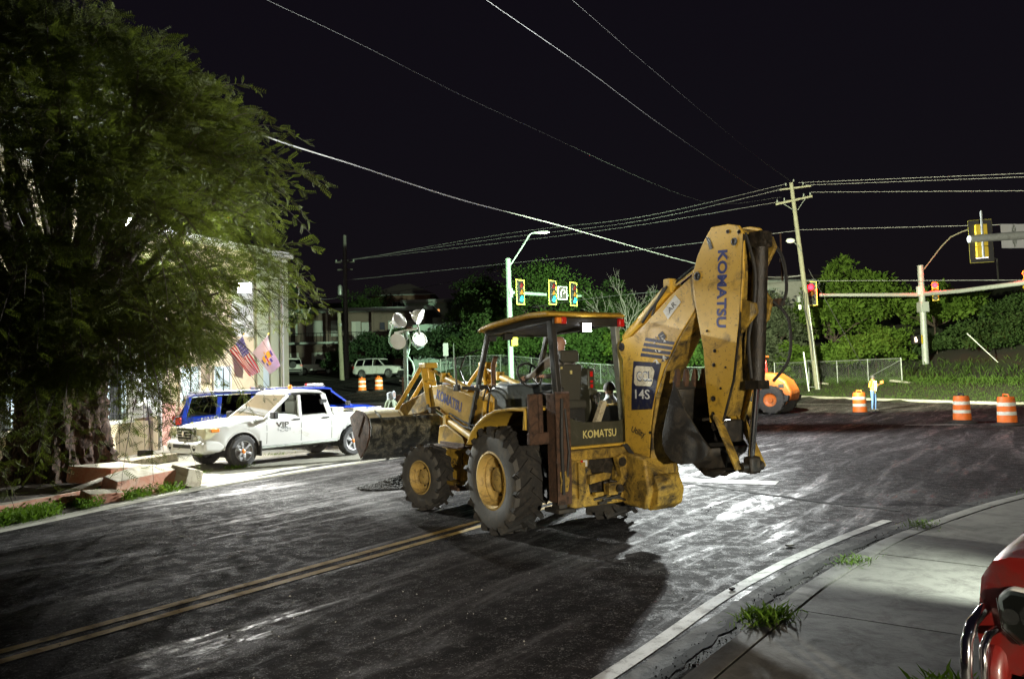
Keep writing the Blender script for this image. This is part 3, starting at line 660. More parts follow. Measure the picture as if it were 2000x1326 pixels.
MB().box((-1.035, .44, .955), (.004, .06, .10)).build('label_plate', 'white_decal', bh); MB().box((-1.0365, .49, .955), (.004, .03, .10)).build('label_plate', 'plastic_red', bh)
mb = MB()
for k in range(5):
    P = [Vector((-1.02, -.16-k*.015, 1.12)), Vector((-1.16-.01*k, -.18, 1.0)), Vector((-1.10, -.20, .8)), Vector((-1.14, -.23, .62)), Vector((-1.2, -.3, .52))]; mb.tube(P, .014, 6)
mb.build('swing_hoses', 'black_plastic', bh)
# king post and boom
mb = MB().prism([(-1.02, .40), (-1.42, .38), (-1.50, .60), (-1.44, .98), (-1.02, 1.04)], -.66, -.12); mb.build('king_post', 'yellow_dirty', bh, bevel=.03)
bl = [(-.96, 2.17), (-.90, 2.27), (-.90, 2.36), (-.97, 2.41), (-1.16, 2.45), (-1.44, 2.61), (-1.9, 2.90), (-2.23, 3.07), (-2.36, 3.04), (-2.36, 2.80), (-2.05, 2.48), (-1.87, 2.28), (-1.72, 2.06), (-1.63, 1.90), (-1.54, 1.72), (-1.48, 1.53), (-1.43, 1.28), (-1.40, 1.02), (-1.37, .70), (-1.33, .48), (-1.22, .42), (-1.05, .46), (-.99, .78), (-.955, 1.11)]
boom = MB().prism(bl, -.25, -.53).build('boom', 'yellow', bh, bevel=.012)
# lower sole of the boom, darker, a plate proud of the box
sole = [(-2.28, 2.70), (-1.98, 2.38), (-1.72, 2.03), (-1.55, 1.70), (-1.46, 1.35), (-1.41, 1.0), (-1.38, .62)]
mb = MB().sheet([[(x-.012, -.235, z-.006), (x-.012, -.545, z-.006)] for x, z in sole]); ob = mb.build('boom_sole', 'yellow_dirty', bh)
ob.modifiers.new('solid', 'SOLIDIFY').thickness = .014
MB().prism([(-1.36, .80), (-1.52, .78), (-1.60, .62), (-1.56, .44), (-1.42, .36), (-1.25, .40)], -.60, -.20).build('boom_foot', 'yellow_dirty', bh, bevel=.02)
def disc(x, y, z, r, m='grease', d=.012, rim=True):
    mb = MB().lathe([(r, -.004), (r, d*.5), (r*.7, d*.6), (r*.6, d*.1)], (x, y, z), 'y', 18); return mb.build('pin', m, bh)
for (x, z, r) in ((-.955, 2.325, .055), (-1.22, .55, .07), (-1.20, .92, .03), (-1.42, 1.28, .018)): disc(x, -.25, z, r)
cyl = MB().tube([(-.90, -.39, 2.43), (-1.05, -.39, 2.53), (-1.74, -.39, 3.0)], .075, 14).box((-1.74, -.39, 3.0), (.10, .18, .16)).build('boom_cylinder', 'yellow_clean', bh)
MB().tube([(-1.74, -.39, 3.0), (-2.3, -.39, 3.24)], .036, 12).build('rod', 'rod', cyl)
mb = MB().tube([(-1.75, -.30, 2.99), (-1.6, -.285, 2.84), (-1.45, -.28, 2.72), (-1.32, -.28, 2.60)], .018, 6).tube([(-1.7, -.30, 2.98), (-1.55, -.29, 2.80), (-1.5, -.28, 2.66)], .018, 6); mb.build('boom_hoses', 'black_plastic', bh)
def decal(name, poly, mat, e=.0015, y=-.25): return MB().prism(poly, y+e, y+e+.0015).build(name, mat, bh)
decal('decal', [(-1.17, 2.14), (-1.66, 2.10), (-1.57, 1.86), (-1.47, 1.56), (-1.10, 1.54), (-1.12, 1.84)], 'navy_decal')
cr_ = [(-1.22, 2.08), (-1.50, 2.06), (-1.54, 2.01), (-1.49, 1.86), (-1.46, 1.83), (-1.20, 1.84), (-1.17, 1.87), (-1.19, 2.05)]
decal('decal', cr_, 'cream_decal', .004)
text('lettering', 'GCL', 'grey_letter', bh, frame((-1.355, -.2435, 1.95), (-1, 0, -.02), (.05, 0, 1)), .27, .0008, height=.125, bold=.02)
text('lettering', 'GCL', 'white_decal', bh, frame((-1.352, -.2425, 1.952), (-1, 0, -.02), (.05, 0, 1)), .235, .0008, height=.095, bold=.0)
text('lettering', '14S', 'white_decal', bh, frame((-1.31, -.2465, 1.735), (-1, 0, -.02), (.05, 0, 1)), .26, .0008, height=.115, bold=.01)
for k in range(4):
    u0, u1 = k/4+.03, k/4+.19
    L0 = lambda u: (-1.41+.12*u, 2.42-.24*u); R0 = lambda u: (-1.90+.13*u, 2.34-.22*u)
    decal('stripe_decal', [L0(u0), R0(u0), R0(u1), L0(u1)], 'navy_decal', .002)
for k in range(16):
    x0 = -1.62+random.uniform(-.14, .10); z0 = 2.28+random.uniform(-.17, .14); p = [(x0+random.uniform(-.05, .05), z0+random.uniform(-.045, .045)) for _ in range(3)]
    decal('torn_sticker', p, 'white_decal' if k % 4 else 'navy_decal', .005+.0004*k)
decal('torn_sticker', [(-1.62, 2.43), (-1.70, 2.47), (-1.76, 2.40), (-1.68, 2.33)], 'letter_dark', .004)
decal('warning_sticker', [(-1.72, 2.70), (-1.93, 2.87), (-2.02, 2.78), (-1.80, 2.60)], 'white_decal', .003)
text('lettering', 'AR', 'letter_dark', bh, frame((-1.87, -.244, 2.735), (-.8, 0, .62), (.55, 0, .8)), .15, .0008, height=.06)
text('lettering', 'Utility', 'letter_dark', bh, frame((-1.21, -.2475, 1.27), (-1, 0, -.26), (0, 0, 1)), .25, .0008, shear=.25, bold=.012, height=.10)
# dipper stick
sk = [(-2.56, 3.53), (-2.80, 3.52), (-2.93, 3.48), (-2.99, 3.38), (-2.97, 3.0), (-2.89, 2.50), (-2.77, 1.89), (-2.59, 1.43), (-2.42, 1.43), (-2.39, 1.8), (-2.37, 2.23), (-2.31, 2.56), (-2.26, 2.86), (-2.25, 3.04), (-2.34, 3.25), (-2.46, 3.42)]
MB().prism(sk, -.20, -.235).prism(sk, -.525, -.56).build('dipper_stick', 'yellow', bh, bevel=.008)
MB().prism([(-2.60, 3.50), (-2.90, 3.46), (-2.95, 3.3), (-2.85, 2.5), (-2.73, 1.9), (-2.57, 1.5), (-2.46, 1.5), (-2.43, 1.9), (-2.40, 2.4), (-2.42, 2.62), (-2.55, 2.9), (-2.6, 3.3)], -.236, -.524).build('stick_web', 'yellow_dirty', bh)
mb = MB().sheet([[(x-.004, -.232, z), (x-.004, -.195, z)] for x, z in ((-2.99, 3.38), (-2.89, 2.5), (-2.77, 1.89), (-2.60, 1.45))]); mb.build('stick_edge', 'grease', bh)
for (x, z, r) in ((-2.33, 3.03, .05), (-2.87, 3.32, .042), (-2.79, 3.44, .022), (-2.94, 3.41, .022), (-2.54, 2.2, .02), (-2.52, 2.05, .022), (-2.49, 1.69, .03), (-2.48, 1.53, .022), (-2.60, 1.80, .014), (-2.44, 2.42, .014), (-2.68, 2.02, .012)): disc(x, -.20, z, r)
disc(-2.87, -.20, 3.32, .058, 'yellow', .006); disc(-2.33, -.20, 3.03, .068, 'yellow', .006)
mb = MB()
mb.prism([(-2.48, 3.44), (-2.53, 3.42), (-2.58, 3.30), (-2.53, 3.29)], -.2, -.197); mb.build('lifting_slot', 'grease', bh)
text('lettering', 'KOMATSU', 'letter_blue', bh, frame((-2.675, -.1985, 2.85), (.065, 0, -.79), (-1, 0, 0)), .82, .0008, height=.135, bold=.036)
bc = MB().tube([(-3.06, -.38, 3.30), (-2.93, -.38, 1.84)], .078, 14).box((-3.06, -.38, 3.32), (.14, .18, .16)).box((-2.93, -.38, 1.83), (.17, .17, .09)).build('bucket_cylinder', 'grease', bh)
MB().tube([(-2.93, -.38, 1.84), (-2.80, -.38, 1.02)], .036, 12).build('rod', 'rod', bc)
MB().prism([(-2.86, 3.42), (-3.10, 3.36), (-3.14, 3.24), (-2.9, 2.9), (-3.06, 2.70), (-3.0, 2.5), (-2.86, 2.4)], -.50, -.54).prism([(-2.9, 2.72), (-3.08, 2.66), (-3.1, 2.56), (-2.88, 2.36)], -.22, -.26).build('cylinder_bracket', 'yellow_dirty', bh, bevel=.01)
mb = HB()
mb.tube([(-3.0, -.56, 3.36), (-3.14, -.60, 3.15), (-3.16, -.62, 2.8), (-3.10, -.58, 2.62)], .018, 6); mb.tube([(-3.02, -.52, 2.72), (-3.18, -.60, 2.5), (-3.17, -.60, 2.1), (-3.02, -.52, 1.86)], .016, 6)
mb.tube([(-2.95, -.28, 3.40), (-3.06, -.27, 3.0), (-3.02, -.27, 2.6), (-2.95, -.26, 2.3), (-2.93, -.30, 1.9)], .018, 6); mb.build('stick_hoses', 'black_plastic', bh)
mb = MB().tube([(-3.10, -.64, 3.40), (-3.10, -.64, 2.9)], .010, 6).lathe([(.02, 0), (.02, .04)], (-3.10, -.64, 3.1), n=8).box((-3.03, -.60, 2.68), (.16, .10, .07)); mb.build('stick_fittings', 'rust', bh)
# digging bucket with teeth
cv = [(-2.02, 1.86), (-1.95, 1.70), (-1.88, 1.50), (-1.81, 1.30), (-1.80, 1.18), (-1.84, 1.08), (-1.93, 1.0), (-2.07, .965), (-2.33, 1.0), (-2.48, 1.09), (-2.52, 1.16)]
side = cv+[(-2.36, 1.34), (-2.18, 1.56), (-2.08, 1.76)]
db = MB().prism(side, -.08, -.105).prism(side, -.655, -.68).build('digging_bucket', 'steel_dark', bh, bevel=.006)
sh = MB().sheet([[(x, -.105, z), (x, -.655, z)] for x, z in cv]).build('shell', 'steel_dark', db); sh.modifiers.new('solid', 'SOLIDIFY').thickness = .02
MB().box((-2.03, -.38, 1.84), (.03, .60, .09), Matrix.Rotation(R(18), 3, 'Y')).build('lip', 'steel_dark', db, bevel=.006)
for k in range(5):
    yy = -.11-k*.135
    MB().prism([(-1.985, 1.80), (-2.06, 1.82), (-2.085, 1.92), (-2.075, 2.02), (-2.055, 2.02), (-2.02, 1.92)], yy-.028, yy+.028).build('tooth', 'rust', db, bevel=.008)
MB().prism([(-2.05, .96), (-2.24, .84), (-2.36, .83), (-2.52, .90), (-2.58, 1.10), (-2.45, 1.12), (-2.2, 1.0)], -.28, -.31).prism([(-2.05, .96), (-2.24, .84), (-2.36, .83), (-2.52, .90), (-2.58, 1.10), (-2.45, 1.12), (-2.2, 1.0)], -.45, -.48).build('bucket_ears', 'steel_dark', db, bevel=.008)
MB().tube([(-2.30, -.22, .90), (-2.30, -.54, .90)], .04, 12).tube([(-2.50, -.18, 1.40), (-2.50, -.58, 1.40)], .045, 12).tube([(-2.80, -.22, .98), (-2.80, -.54, .98)], .05, 12).build('bucket_pins', 'grease', bh)
for yy in (-.24, -.52): MB().bar((-2.30, yy, .90), (-2.80, yy, .98), .03, .09, up=(0, 1, 0)).build('bucket_link', 'grease', bh, bevel=.01)
for yy in (-.20, -.56): MB().bar((-2.52, yy, 1.52), (-2.80, yy, .96), .035, .10, up=(0, 1, 0)).build('tipping_link', 'yellow_dirty', bh, bevel=.01)
MB().box((-2.82, -.38, 1.0), (.12, .16, .18)).build('rod_eye', 'grease', bh, bevel=.03)
MB().prism([(-2.44, 1.46), (-2.62, 1.46), (-2.60, 1.22), (-2.42, 1.22)], -.23, -.53).build('stick_nose', 'steel_dark', bh, bevel=.03)
# front loader arms
for s in (1, -1):
    ap = [(2.76, 1.89), (2.30, 1.91), (2.20, 1.90), (1.31, 1.73), (1.05, 1.66), (1.05, 1.42), (1.40, 1.22), (1.60, 1.26), (2.36, 1.52), (2.70, 1.53)]
    arm = MB().prism(ap, s*.50, s*.62).build('loader_arm', 'yellow', bh, bevel=.012)
    MB().prism([(2.74, 1.88), (3.1, 1.77), (3.95, 1.58), (4.08, 1.47), (3.92, 1.38), (3.2, 1.44), (2.70, 1.54)], s*.50, s*.61).build('arm_nose', 'yellow_dirty', bh, bevel=.012)
    for e in (-.06, .06):
        MB().bar((2.985, s*.56+e, 2.25), (2.75, s*.56+e, 1.50), .035, .11, up=(0, 1, 0)).build('bell_crank', 'yellow_clean', bh, bevel=.01)
        MB().bar((3.0, s*.56+e*1.6, 2.19), (4.02, s*.56+e*1.6, 1.50), .03, .075, up=(0, 1, 0)).build('bucket_link', 'yellow_clean', bh, bevel=.008)
    MB().box((2.93, s*.56, 2.22), (.26, .22, .09)).box((2.90, s*.56, 1.96), (.2, .17, .05)).build('crank_head', 'yellow_clean', bh, bevel=.015)
    tc = MB().tube([(1.62, s*.50, 1.80), (2.45, s*.50, 2.02)], .058, 12).box((2.45, s*.50, 2.02), (.08, .14, .14)).build('tilt_cylinder', 'yellow_clean', bh); MB().tube([(2.4, s*.50, 2.01), (2.9, s*.52, 2.16)], .03, 10).build('rod', 'rod', tc)
    lc = MB().tube([(1.22, s*.69, 1.14), (2.0, s*.69, 1.38)], .06, 12).box((2.0, s*.69, 1.38), (.08, .14, .14)).build('lift_cylinder', 'yellow', bh); MB().tube([(2.0, s*.69, 1.38), (2.46, s*.69, 1.53)], .032, 10).build('rod', 'rod', lc)
    MB().tube([(1.95, s*.70, 1.43), (1.5, s*.71, 1.30), (1.25, s*.70, 1.27)], .016, 6).tube([(2.05, s*.64, 1.47), (1.6, s*.65, 1.36), (1.2, s*.64, 1.3)], .016, 6).build('arm_hoses', 'black_plastic', bh)
    MB().lathe([(.05, 0), (.05, .02), (.03, .03)], (1.27, s*.62 if s > 0 else -.65, 1.58), 'y', 16).lathe([(.045, 0), (.045, .02)], (2.74, s*.66, 1.56), 'y', 16).lathe([(.05, 0), (.05, .16)], (2.45, s*.62 if s > 0 else -.78, 1.52), 'y', 16).build('arm_pins', 'grease', bh)
    MB().prism([(1.35, 1.05), (1.05, 1.05), (.98, 1.7), (1.12, 1.78), (1.38, 1.66)], s*.40, s*.49).build('arm_tower', 'yellow', bh, bevel=.012)
text('lettering', 'KOMATSU', 'letter_blue', bh, frame((2.10, .6225, 1.665), (-.97, 0, -.245), (0, 0, 1)), .84, .0008, height=.165, bold=.034)
MB().lathe([(.035, 0), (.035, .003)], (2.58, .62, 1.72), 'y', 14).build('decal', 'white_decal', bh)
MB().tube([(3.93, -.60, 1.46), (3.93, .60, 1.46)], .06, 12).build('cross_tube', 'rust', bh)
# loader bucket
prof = [(4.85, 1.50), (4.30, 1.47), (4.06, 1.36), (3.99, 1.22), (4.03, 1.05), (4.18, .86), (4.46, .66), (4.60, .63)]
sidep = [(4.95, 1.36), (4.62, 1.50), (4.30, 1.47), (4.06, 1.36), (3.99, 1.22), (4.03, 1.05), (4.18, .86), (4.46, .66), (4.66, .84)]
lb = MB().prism(sidep, 1.17, 1.14).build('loader_bucket', 'rust', bh, bevel=.006); MB().prism(sidep, -1.17, -1.14).build('side_plate', 'rust', lb, bevel=.006)
o = MB().sheet([[(x, y, z) for y in np.linspace(-1.14, 1.14, 12)] for x, z in prof[2:]]).build('shell', 'bucket_steel', lb); o.modifiers.new('solid', 'SOLIDIFY').thickness = .025
o = MB().sheet([[(x, y, z) for y in np.linspace(-1.14, 1.14, 12)] for x, z in prof[:3]]).build('spill_guard', 'pale_mud_lit', lb); o.modifiers.new('solid', 'SOLIDIFY').thickness = .02  # top strip painted brighter, as if lit by the tower
for yy in (-.62, -.18, .30, .95): MB().prism([(4.3, 1.49), (4.02, 1.40), (3.93, 1.20), (4.0, 1.0), (4.06, 1.05), (4.0, 1.22), (4.08, 1.35)], yy-.012, yy+.012).build('rib', 'bucket_steel', lb)
MB().prism([(4.55, 1.05), (4.25, 1.42), (4.22, 1.40), (4.52, 1.03)], 1.175, 1.185).build('wear_strip', 'rust', lb)
# ------------------------------------------------------------------ road vehicles
def lerp_prof(prof, x):
    xs_ = [p[0] for p in prof]; zs_ = [p[1] for p in prof]
    return float(np.interp(x, xs_, zs_))
class Car:
    """lofted body with wheel arches, pillars, roof, panes and wheels; x forward, y left, z up, origin on the ground"""
    def __init__(s, name, label, loc, rz, body, group=None, cat='car', **k):
        s.root = thing(name, label, cat, loc, rz, group); s.k = k; s.paint = body
        s.Wd = k['W']; s.top = sorted(k['top']); s.x0, s.x1 = s.top[0][0], s.top[-1][0]
        s.zb = k.get('zb', .40); s.ra = k['r']+.07; s.r = k['r']; s.xw = (k['xr'], k['xf']); s.bed = k.get('bed')
        s.make()
    def w(s, x):
        u = max(0, (x-(s.x1-.55))/.55); v = max(0, ((s.x0+.30)-x)/.30)
        f_ = sum(math.exp(-((x-xw)/.48)**2) for xw in s.xw); return s.Wd*(.985+.022*f_-s.k.get('round', .17)*u**2.2-.07*v*v)
    def zlow(s, x):
        z = s.zb+.05*max(0, (x-(s.x1-.5))/.5)+.06*max(0, ((s.x0+.5)-x)/.5)
        for xw in s.xw:
            d_ = abs(x-xw)
            if d_ < s.ra: z = max(z, s.r+math.sqrt(s.ra**2-d_*d_)*.98)
        return z
    def sec(s, x):
        w = s.w(x); zt_ = lerp_prof(s.top, x); zl = min(s.zlow(x), zt_-.16); c = .035
        m_ = [(w*.965, zl), (w*.985, zl+(zt_-zl)*.22), (w*1.0, zl+(zt_-zl)*.50), (w*.988, zl+(zt_-zl)*.78), (w*.965, zt_-.075)]
        if s.bed and s.bed[0] <= x <= s.bed[1]:
            return m_+[(w*.94, zt_), (w*.885, zt_), (w*.875, zt_-.46), (0, zt_-.46)]
        return m_+[(w*.925, zt_-.026), (w*.84, zt_+c*.1), (w*.45, zt_+c*.8), (0, zt_+c)]
    def side(s, x, z, off=.004):
        """outer body surface y at height z"""
        p = s.sec(x)[:6]; zs_ = [q[1] for q in p]; ys_ = [q[0] for q in p]
        return float(np.interp(z, zs_, ys_))+off
    def make(s):
        k = s.k; T = s.root
        xs_ = set(np.linspace(s.x0, s.x1, 60))
        for xw in s.xw:
            for a in np.linspace(-1, 1, 17): xs_.add(xw+s.ra*math.sin(a*math.pi/2)*.999)
        if s.bed:
            for b_ in s.bed: xs_ |= {b_-.004, b_+.004}
        xs_ = sorted(x for x in xs_ if s.x0 <= x <= s.x1)
        rows = []
        for x in xs_:
            p = s.sec(x); rows.append([(x, y, z) for y, z in p]+[(x, -y, z) for y, z in reversed(p[:-1])])
        mb = MB().sheet(rows); n = len(rows[0]); L = len(rows)*n
        mb.f += [tuple(range(n)), tuple(range(L-n, L))]; mb.m += [0, 0]
        s.body = mb.build('body', s.paint, T, smooth=38)
        sb = s.body
        MB().bx((s.x0+.15, -s.Wd+.22, s.zb-.12), (s.x1-.25, s.Wd-.22, s.zb+.30)).build('underbody', 'interior_dark', T)
        for xw in s.xw:
            for e in (1, -1):
                mb = MB(); pr = [(xw+s.ra*1.0*math.cos(a), s.r+s.ra*1.0*math.sin(a)) for a in np.linspace(-.25, math.pi+.25, 16)]
                mb.sheet([[(x, e*(s.Wd*.955), z), (x, e*(s.Wd-.36), z)] for x, z in pr]); mb.add([(x, e*(s.Wd-.36), z) for x, z in pr], [tuple(range(len(pr)))])
                mb.build('wheel_well', 'interior_dark', T)
        # glasshouse
        g = k['gh']; zbelt = k['belt']; zroof = g['roof'][0][1]; wb, wr = s.Wd*.935, s.Wd*k.get('tumble', .74)
        yy = lambda z: wb+(wr-wb)*(z-zbelt)/(zroof-zbelt)
        if k.get('low'): rl = [(x, z) for x, z in g['roof']]
        rp = g['roof']  # list of (x,z) from rear to front along the roof top
        rows = []
        for x, z in rp:
            y_ = yy(zroof)*(1 if (x > rp[0][0]+.02 and x < rp[-1][0]-.02) else .97)
            rows.append([(x, -y_, z-.06), (x, -y_-.012, z-.03), (x, -y_*.93, z+.002), (x, -y_*.6, z+.025), (x, 0, z+.034), (x, y_*.6, z+.025), (x, y_*.93, z+.002), (x, y_+.012, z-.03), (x, y_, z-.06)])
        rows2 = [r_ for r_ in rows]; mb = MB().sheet(rows2); nb = len(rows[0])
        mb.sheet([[(r_[0][0], r_[0][1], r_[0][2]), (r_[-1][0], r_[-1][1], r_[-1][2])] for r_ in rows])
        mb.f += [tuple(range(nb)), tuple((len(rows)-1)*nb+i_ for i_ in range(nb))]; mb.m += [0, 0]
        s.roof = mb.build('roof', s.paint, T, smooth=50)
        for (xa, xb, wd) in g['pillars']:   # (x at belt, x at roof, width)
            for e in (1, -1):
                a = Vector((xa, e*(yy(zbelt)-.02), zbelt-.05)); b_ = Vector((xb, e*(yy(zroof)-.02), zroof-.03))
                MB().bar(a, b_, .05, wd, up=(0, 1, 0) if False else (1, 0, 0)).build('pillar', s.paint, T, bevel=.012)
        for i_, (pa, m_) in enumerate(g['panes']):
            for e in (1, -1):
                MB().add([(x, e*(yy(z)-.012), z) for x, z in pa], [(0, 1, 2, 3)]).build('side_window', m_, T, smooth=0)
        fw = g['shield']; MB().add([(fw[0][0], -yy(fw[0][1])+.05, fw[0][1]), (fw[0][0], yy(fw[0][1])-.05, fw[0][1]), (fw[1][0], yy(fw[1][1])-.05, fw[1][1]), (fw[1][0], -yy(fw[1][1])+.05, fw[1][1])], [(0, 1, 2, 3)]).build('windscreen', k.get('shield_glass', 'car_glass'), T, smooth=0)
        fr = g['rear']; MB().add([(fr[0][0], -yy(fr[0][1])+.05, fr[0][1]), (fr[0][0], yy(fr[0][1])-.05, fr[0][1]), (fr[1][0], yy(fr[1][1])-.05, fr[1][1]), (fr[1][0], -yy(fr[1][1])+.05, fr[1][1])], [(0, 1, 2, 3)]).build('rear_window', k.get('rear_glass', 'dark_glass'), T, smooth=0)
        # wheels
        for xw in s.xw:
            for e in (1, -1):
                st_ = k.get('steer', 0) if xw == s.xw[1] else 0
                s.wheel(xw, e, st_)
        # door seams following the skin
        for xs2 in k.get('seams', ()):
            for e in (1, -1):
                zl = max(s.zlow(xs2)+.03, s.zb+.05); zs_ = np.linspace(zl, lerp_prof(s.top, xs2)-.05, 8)
                MB().sheet([[(xs2-.006, e*s.side(xs2, z, .0015), z), (xs2+.006, e*s.side(xs2, z, .0015), z)] for z in zs_]).build('door_seam', 'interior_dark', sb)
        for (xh, zh) in k.get('handles', ()):
            for e in (1, -1): MB().box((xh, e*(s.side(xh, zh)+.012), zh), (.19, .026, .035)).build('door_handle', k.get('handle_mat', s.paint), sb, bevel=.008)
        if 'mirror' in k:
            xm, zm = k['mirror']
            for e in (1, -1):
                mr = MB().box((xm, e*(s.Wd+.12), zm), (.13, .20, .17)).box((xm+.01, e*(s.Wd-.0), zm-.05), (.06, .12, .05)).build('mirror', k.get('mirror_mat', 'black_plastic'), T, bevel=.03)
    def wheel(s, xw, e, steer=0):
        r = s.r; h = .125; o_ = e*h
        mb = MB().lathe([(r*.63, -h*.9), (r*.70, -h), (r*.90, -h), (r*.985, -h*.78), (r, -h*.4), (r, h*.4), (r*.985, h*.78), (r*.90, h), (r*.70, h), (r*.63, h*.9)], ax='y', n=32, caps=False)
        for k_ in range(30):
            a = 2*math.pi*k_/30; rad = Vector((math.sin(a), 0, math.cos(a))); tan = Vector((math.cos(a), 0, -math.sin(a))); m3 = Matrix((tan, Vector((0, 1, 0)), rad)).transposed()
            for yy in (-.07, 0, .07): mb.box(rad*(r-.004)+Vector((0, yy, 0)), (r*.12, .05, .016), m3)
        w = mb.build('wheel', 'car_rubber', s.root, loc=(xw, e*(s.Wd-.11), r), rot=(0, 0, steer))
        R_ = r*.64
        mb = MB().lathe([(R_, o_*.95), (R_*.93, o_*.90), (R_*.88, o_*.25), (R_*.3, o_*.2), (.01, o_*.2)], ax='y', n=28, caps=False)
        mb.build('rim', 'alloy' if not s.k.get('dark_rim') else 'interior_dark', w)
        for k_ in range(6):
            a = 2*math.pi*k_/6+.2; d0 = Vector((math.sin(a), 0, math.cos(a)))
            MB().bar(d0*R_*.18+Vector((0, o_*.72, 0)), d0*R_*.92+Vector((0, o_*.78, 0)), R_*.24, .03, up=(0, 1, 0)).build('spoke', 'alloy', w, bevel=.006)
        MB().lathe([(R_*.24, o_*.5), (R_*.24, o_*.82), (R_*.13, o_*.95), (.005, o_*.97)], ax='y', n=16, caps=False).build('hub_cap', s.k.get('hub', 'alloy'), w)
    def part(s, name, mat, mb, parent=None, **kw): return mb.build(name, mat, parent or s.root, **kw)

# white crew-cab pickup
tac = Car('pickup_truck', 'white crew cab pickup with black door lettering, parked beside the backhoe bucket', (-6.12, 20.02, .05), math.atan2(-.758, -.652), 'white_paint', cat='pickup truck',
    W=.93, r=.385, xr=-1.62, xf=1.62, zb=.46, belt=1.16, tumble=.80,
    top=[(-2.66, 1.10), (-2.62, 1.16), (-1.02, 1.17), (-.95, 1.19), (.85, 1.15), (1.05, 1.14), (1.7, 1.09), (2.25, 1.02), (2.44, .96), (2.54, .86), (2.58, .74)], bed=(-2.60, -1.02),
    gh=dict(roof=[(-.86, 1.70), (-.72, 1.765), (-.2, 1.795), (.15, 1.785), (.30, 1.75)], pillars=[(-.93, -.80, .12), (-.88, -.74, .10), (.0, -.04, .10), (1.0, .26, .075)],
        panes=[([(-.82, 1.19), (-.06, 1.17), (-.08, 1.68), (-.68, 1.69)], 'dark_glass'), ([(.05, 1.17), (.86, 1.15), (.26, 1.68), (.02, 1.70)], 'clear_glass')],
        shield=[(1.03, 1.12), (.29, 1.71)], rear=[(-.95, 1.2), (-.86, 1.68)]),
    seams=(.0, .98, -.93), handles=((.13, 1.06), (-.76, 1.06)), handle_mat='black_plastic', mirror=(.86, 1.20), steer=R(6), hub='plastic_amber', shield_glass='clear_glass')
T = tac.root
# interior
for yy in (.38, -.38):
    st = MB().box((.18, yy, 1.0), (.5, .48, .16)).build('seat', 'interior', T, bevel=.05); MB().box((-.06, yy, 1.28), (.14, .46, .52)).build('backrest', 'interior', st, bevel=.05); MB().box((-.09, yy, 1.60), (.10, .24, .15)).build('headrest', 'interior', st, bevel=.04)
MB().box((.86, 0, 1.10), (.30, 1.5, .14)).build('dashboard', 'interior', T, bevel=.04)
MB().bx((-.90, -.8, .95), (-.62, .8, 1.55)).build('rear_bench', 'interior_dark', T, bevel=.05)
# front: grille, lamps, bumper
fx = 2.56
gr = MB().prism([(-.42, 1.0), (.42, 1.0), (.36, .68), (-.36, .68)], 2.36, 2.60, 'x').build('grille', 'alloy', T, bevel=.02)
MB().prism([(-.35, .965), (.35, .965), (.31, .715), (-.31, .715)], 2.602, 2.610, 'x').build('grille_mesh', 'interior_dark', gr)
for zz in (.78, .845, .91): MB().box((2.618, 0, zz), (.02, .66, .018)).build('grille_bar', 'alloy', gr)
MB().lathe([(.06, 0), (.06, .02), (.045, .025)], (2.62, 0, .845), 'x', 20).build('emblem', 'chrome', gr)
for e in (1, -1):
    hl = MB().prism([(e*.44, .985), (e*.84, .995), (e*.895, .88), (e*.84, .72), (e*.46, .69)], 2.12, 2.545, 'x').build('headlight', 'lens_yellowed', T, bevel=.03); MB().box((2.30, e*.888, .92), (.20, .03, .08)).build('indicator', 'plastic_amber', hl, bevel=.01)
bp = MB().prism([(2.30, .70), (2.63, .69), (2.67, .62), (2.67, .47), (2.58, .37), (2.2, .38)], -.80, .80).build('bumper', 'white_paint', T, bevel=.10, seg=4)
MB().box((2.668, 0, .56), (.02, .86, .09)).build('air_intake', 'interior_dark', bp, bevel=.01)
for e in (1, -1):
    MB().prism([(2.56, .69), (2.60, .60), (2.58, .42), (2.2, .40), (2.02, .46), (2.05, .62), (2.2, .70)], e*.70, e*.905).build('bumper_corner', 'white_paint', bp, bevel=.09, seg=4)
    MB().lathe([(.065, 0), (.065, .012), (.05, .004)], (2.665, e*.60, .53), 'x', 18).build('fog_lamp', 'interior_dark', bp)
    MB().box((1.17, e*.86, .42), (.03, .22, .36)).build('mud_flap', 'rubber', T); MB().box((-2.04, e*.86, .42), (.03, .22, .34)).build('mud_flap', 'rubber', T)
    MB().tube([(1.12, e*.90, .42), (-1.10, e*.90, .44)], .035, 10).build('side_step', 'galv', T)
    MB().box((-2.655, e*.84, .95), (.05, .16, .32)).build('tail_lamp', 'plastic_red', T, bevel=.015)
    # arch lip
    for xw in tac.xw:
        pr = [(xw+(tac.ra+.012)*math.cos(a), tac.r+(tac.ra+.012)*math.sin(a)) for a in np.linspace(.12, math.pi-.12, 16)]
        MB().tube([(x, e*(tac.side(x, z, -.008)), z) for x, z in pr], .022, 6).build('arch_lip', 'white_paint', tac.body)
MB().box((-2.66, 0, .55), (.14, 1.7, .16)).build('rear_bumper', 'alloy', T, bevel=.03)
MB().bx((-1.45, -.74, .98), (-1.06, .74, 1.30)).build('tool_box', 'white_old', T, bevel=.02)
MB().tube([(-2.55, -.82, 1.19), (-1.5, -.82, 1.19)], .02, 6).tube([(-2.6, .82, 1.19), (-1.5, .82, 1.19)], .02, 6).build('bed_rail', 'interior_dark', T)
MB().tube([(-1.60, -.55, 1.24), (-2.72, -.50, 1.20)], .02, 6).build('bar_in_bed', 'rust', T)
MB().lathe([(.055, 0), (.055, .05), (.05, .09), (.025, .12)], (-.05, .35, 1.82), n=16).build('beacon', 'plastic_amber', T)
MB().lathe([(.07, 0), (.06, .012)], (-.05, .35, 1.812), n=16).build('beacon_base', 'black_plastic', T)
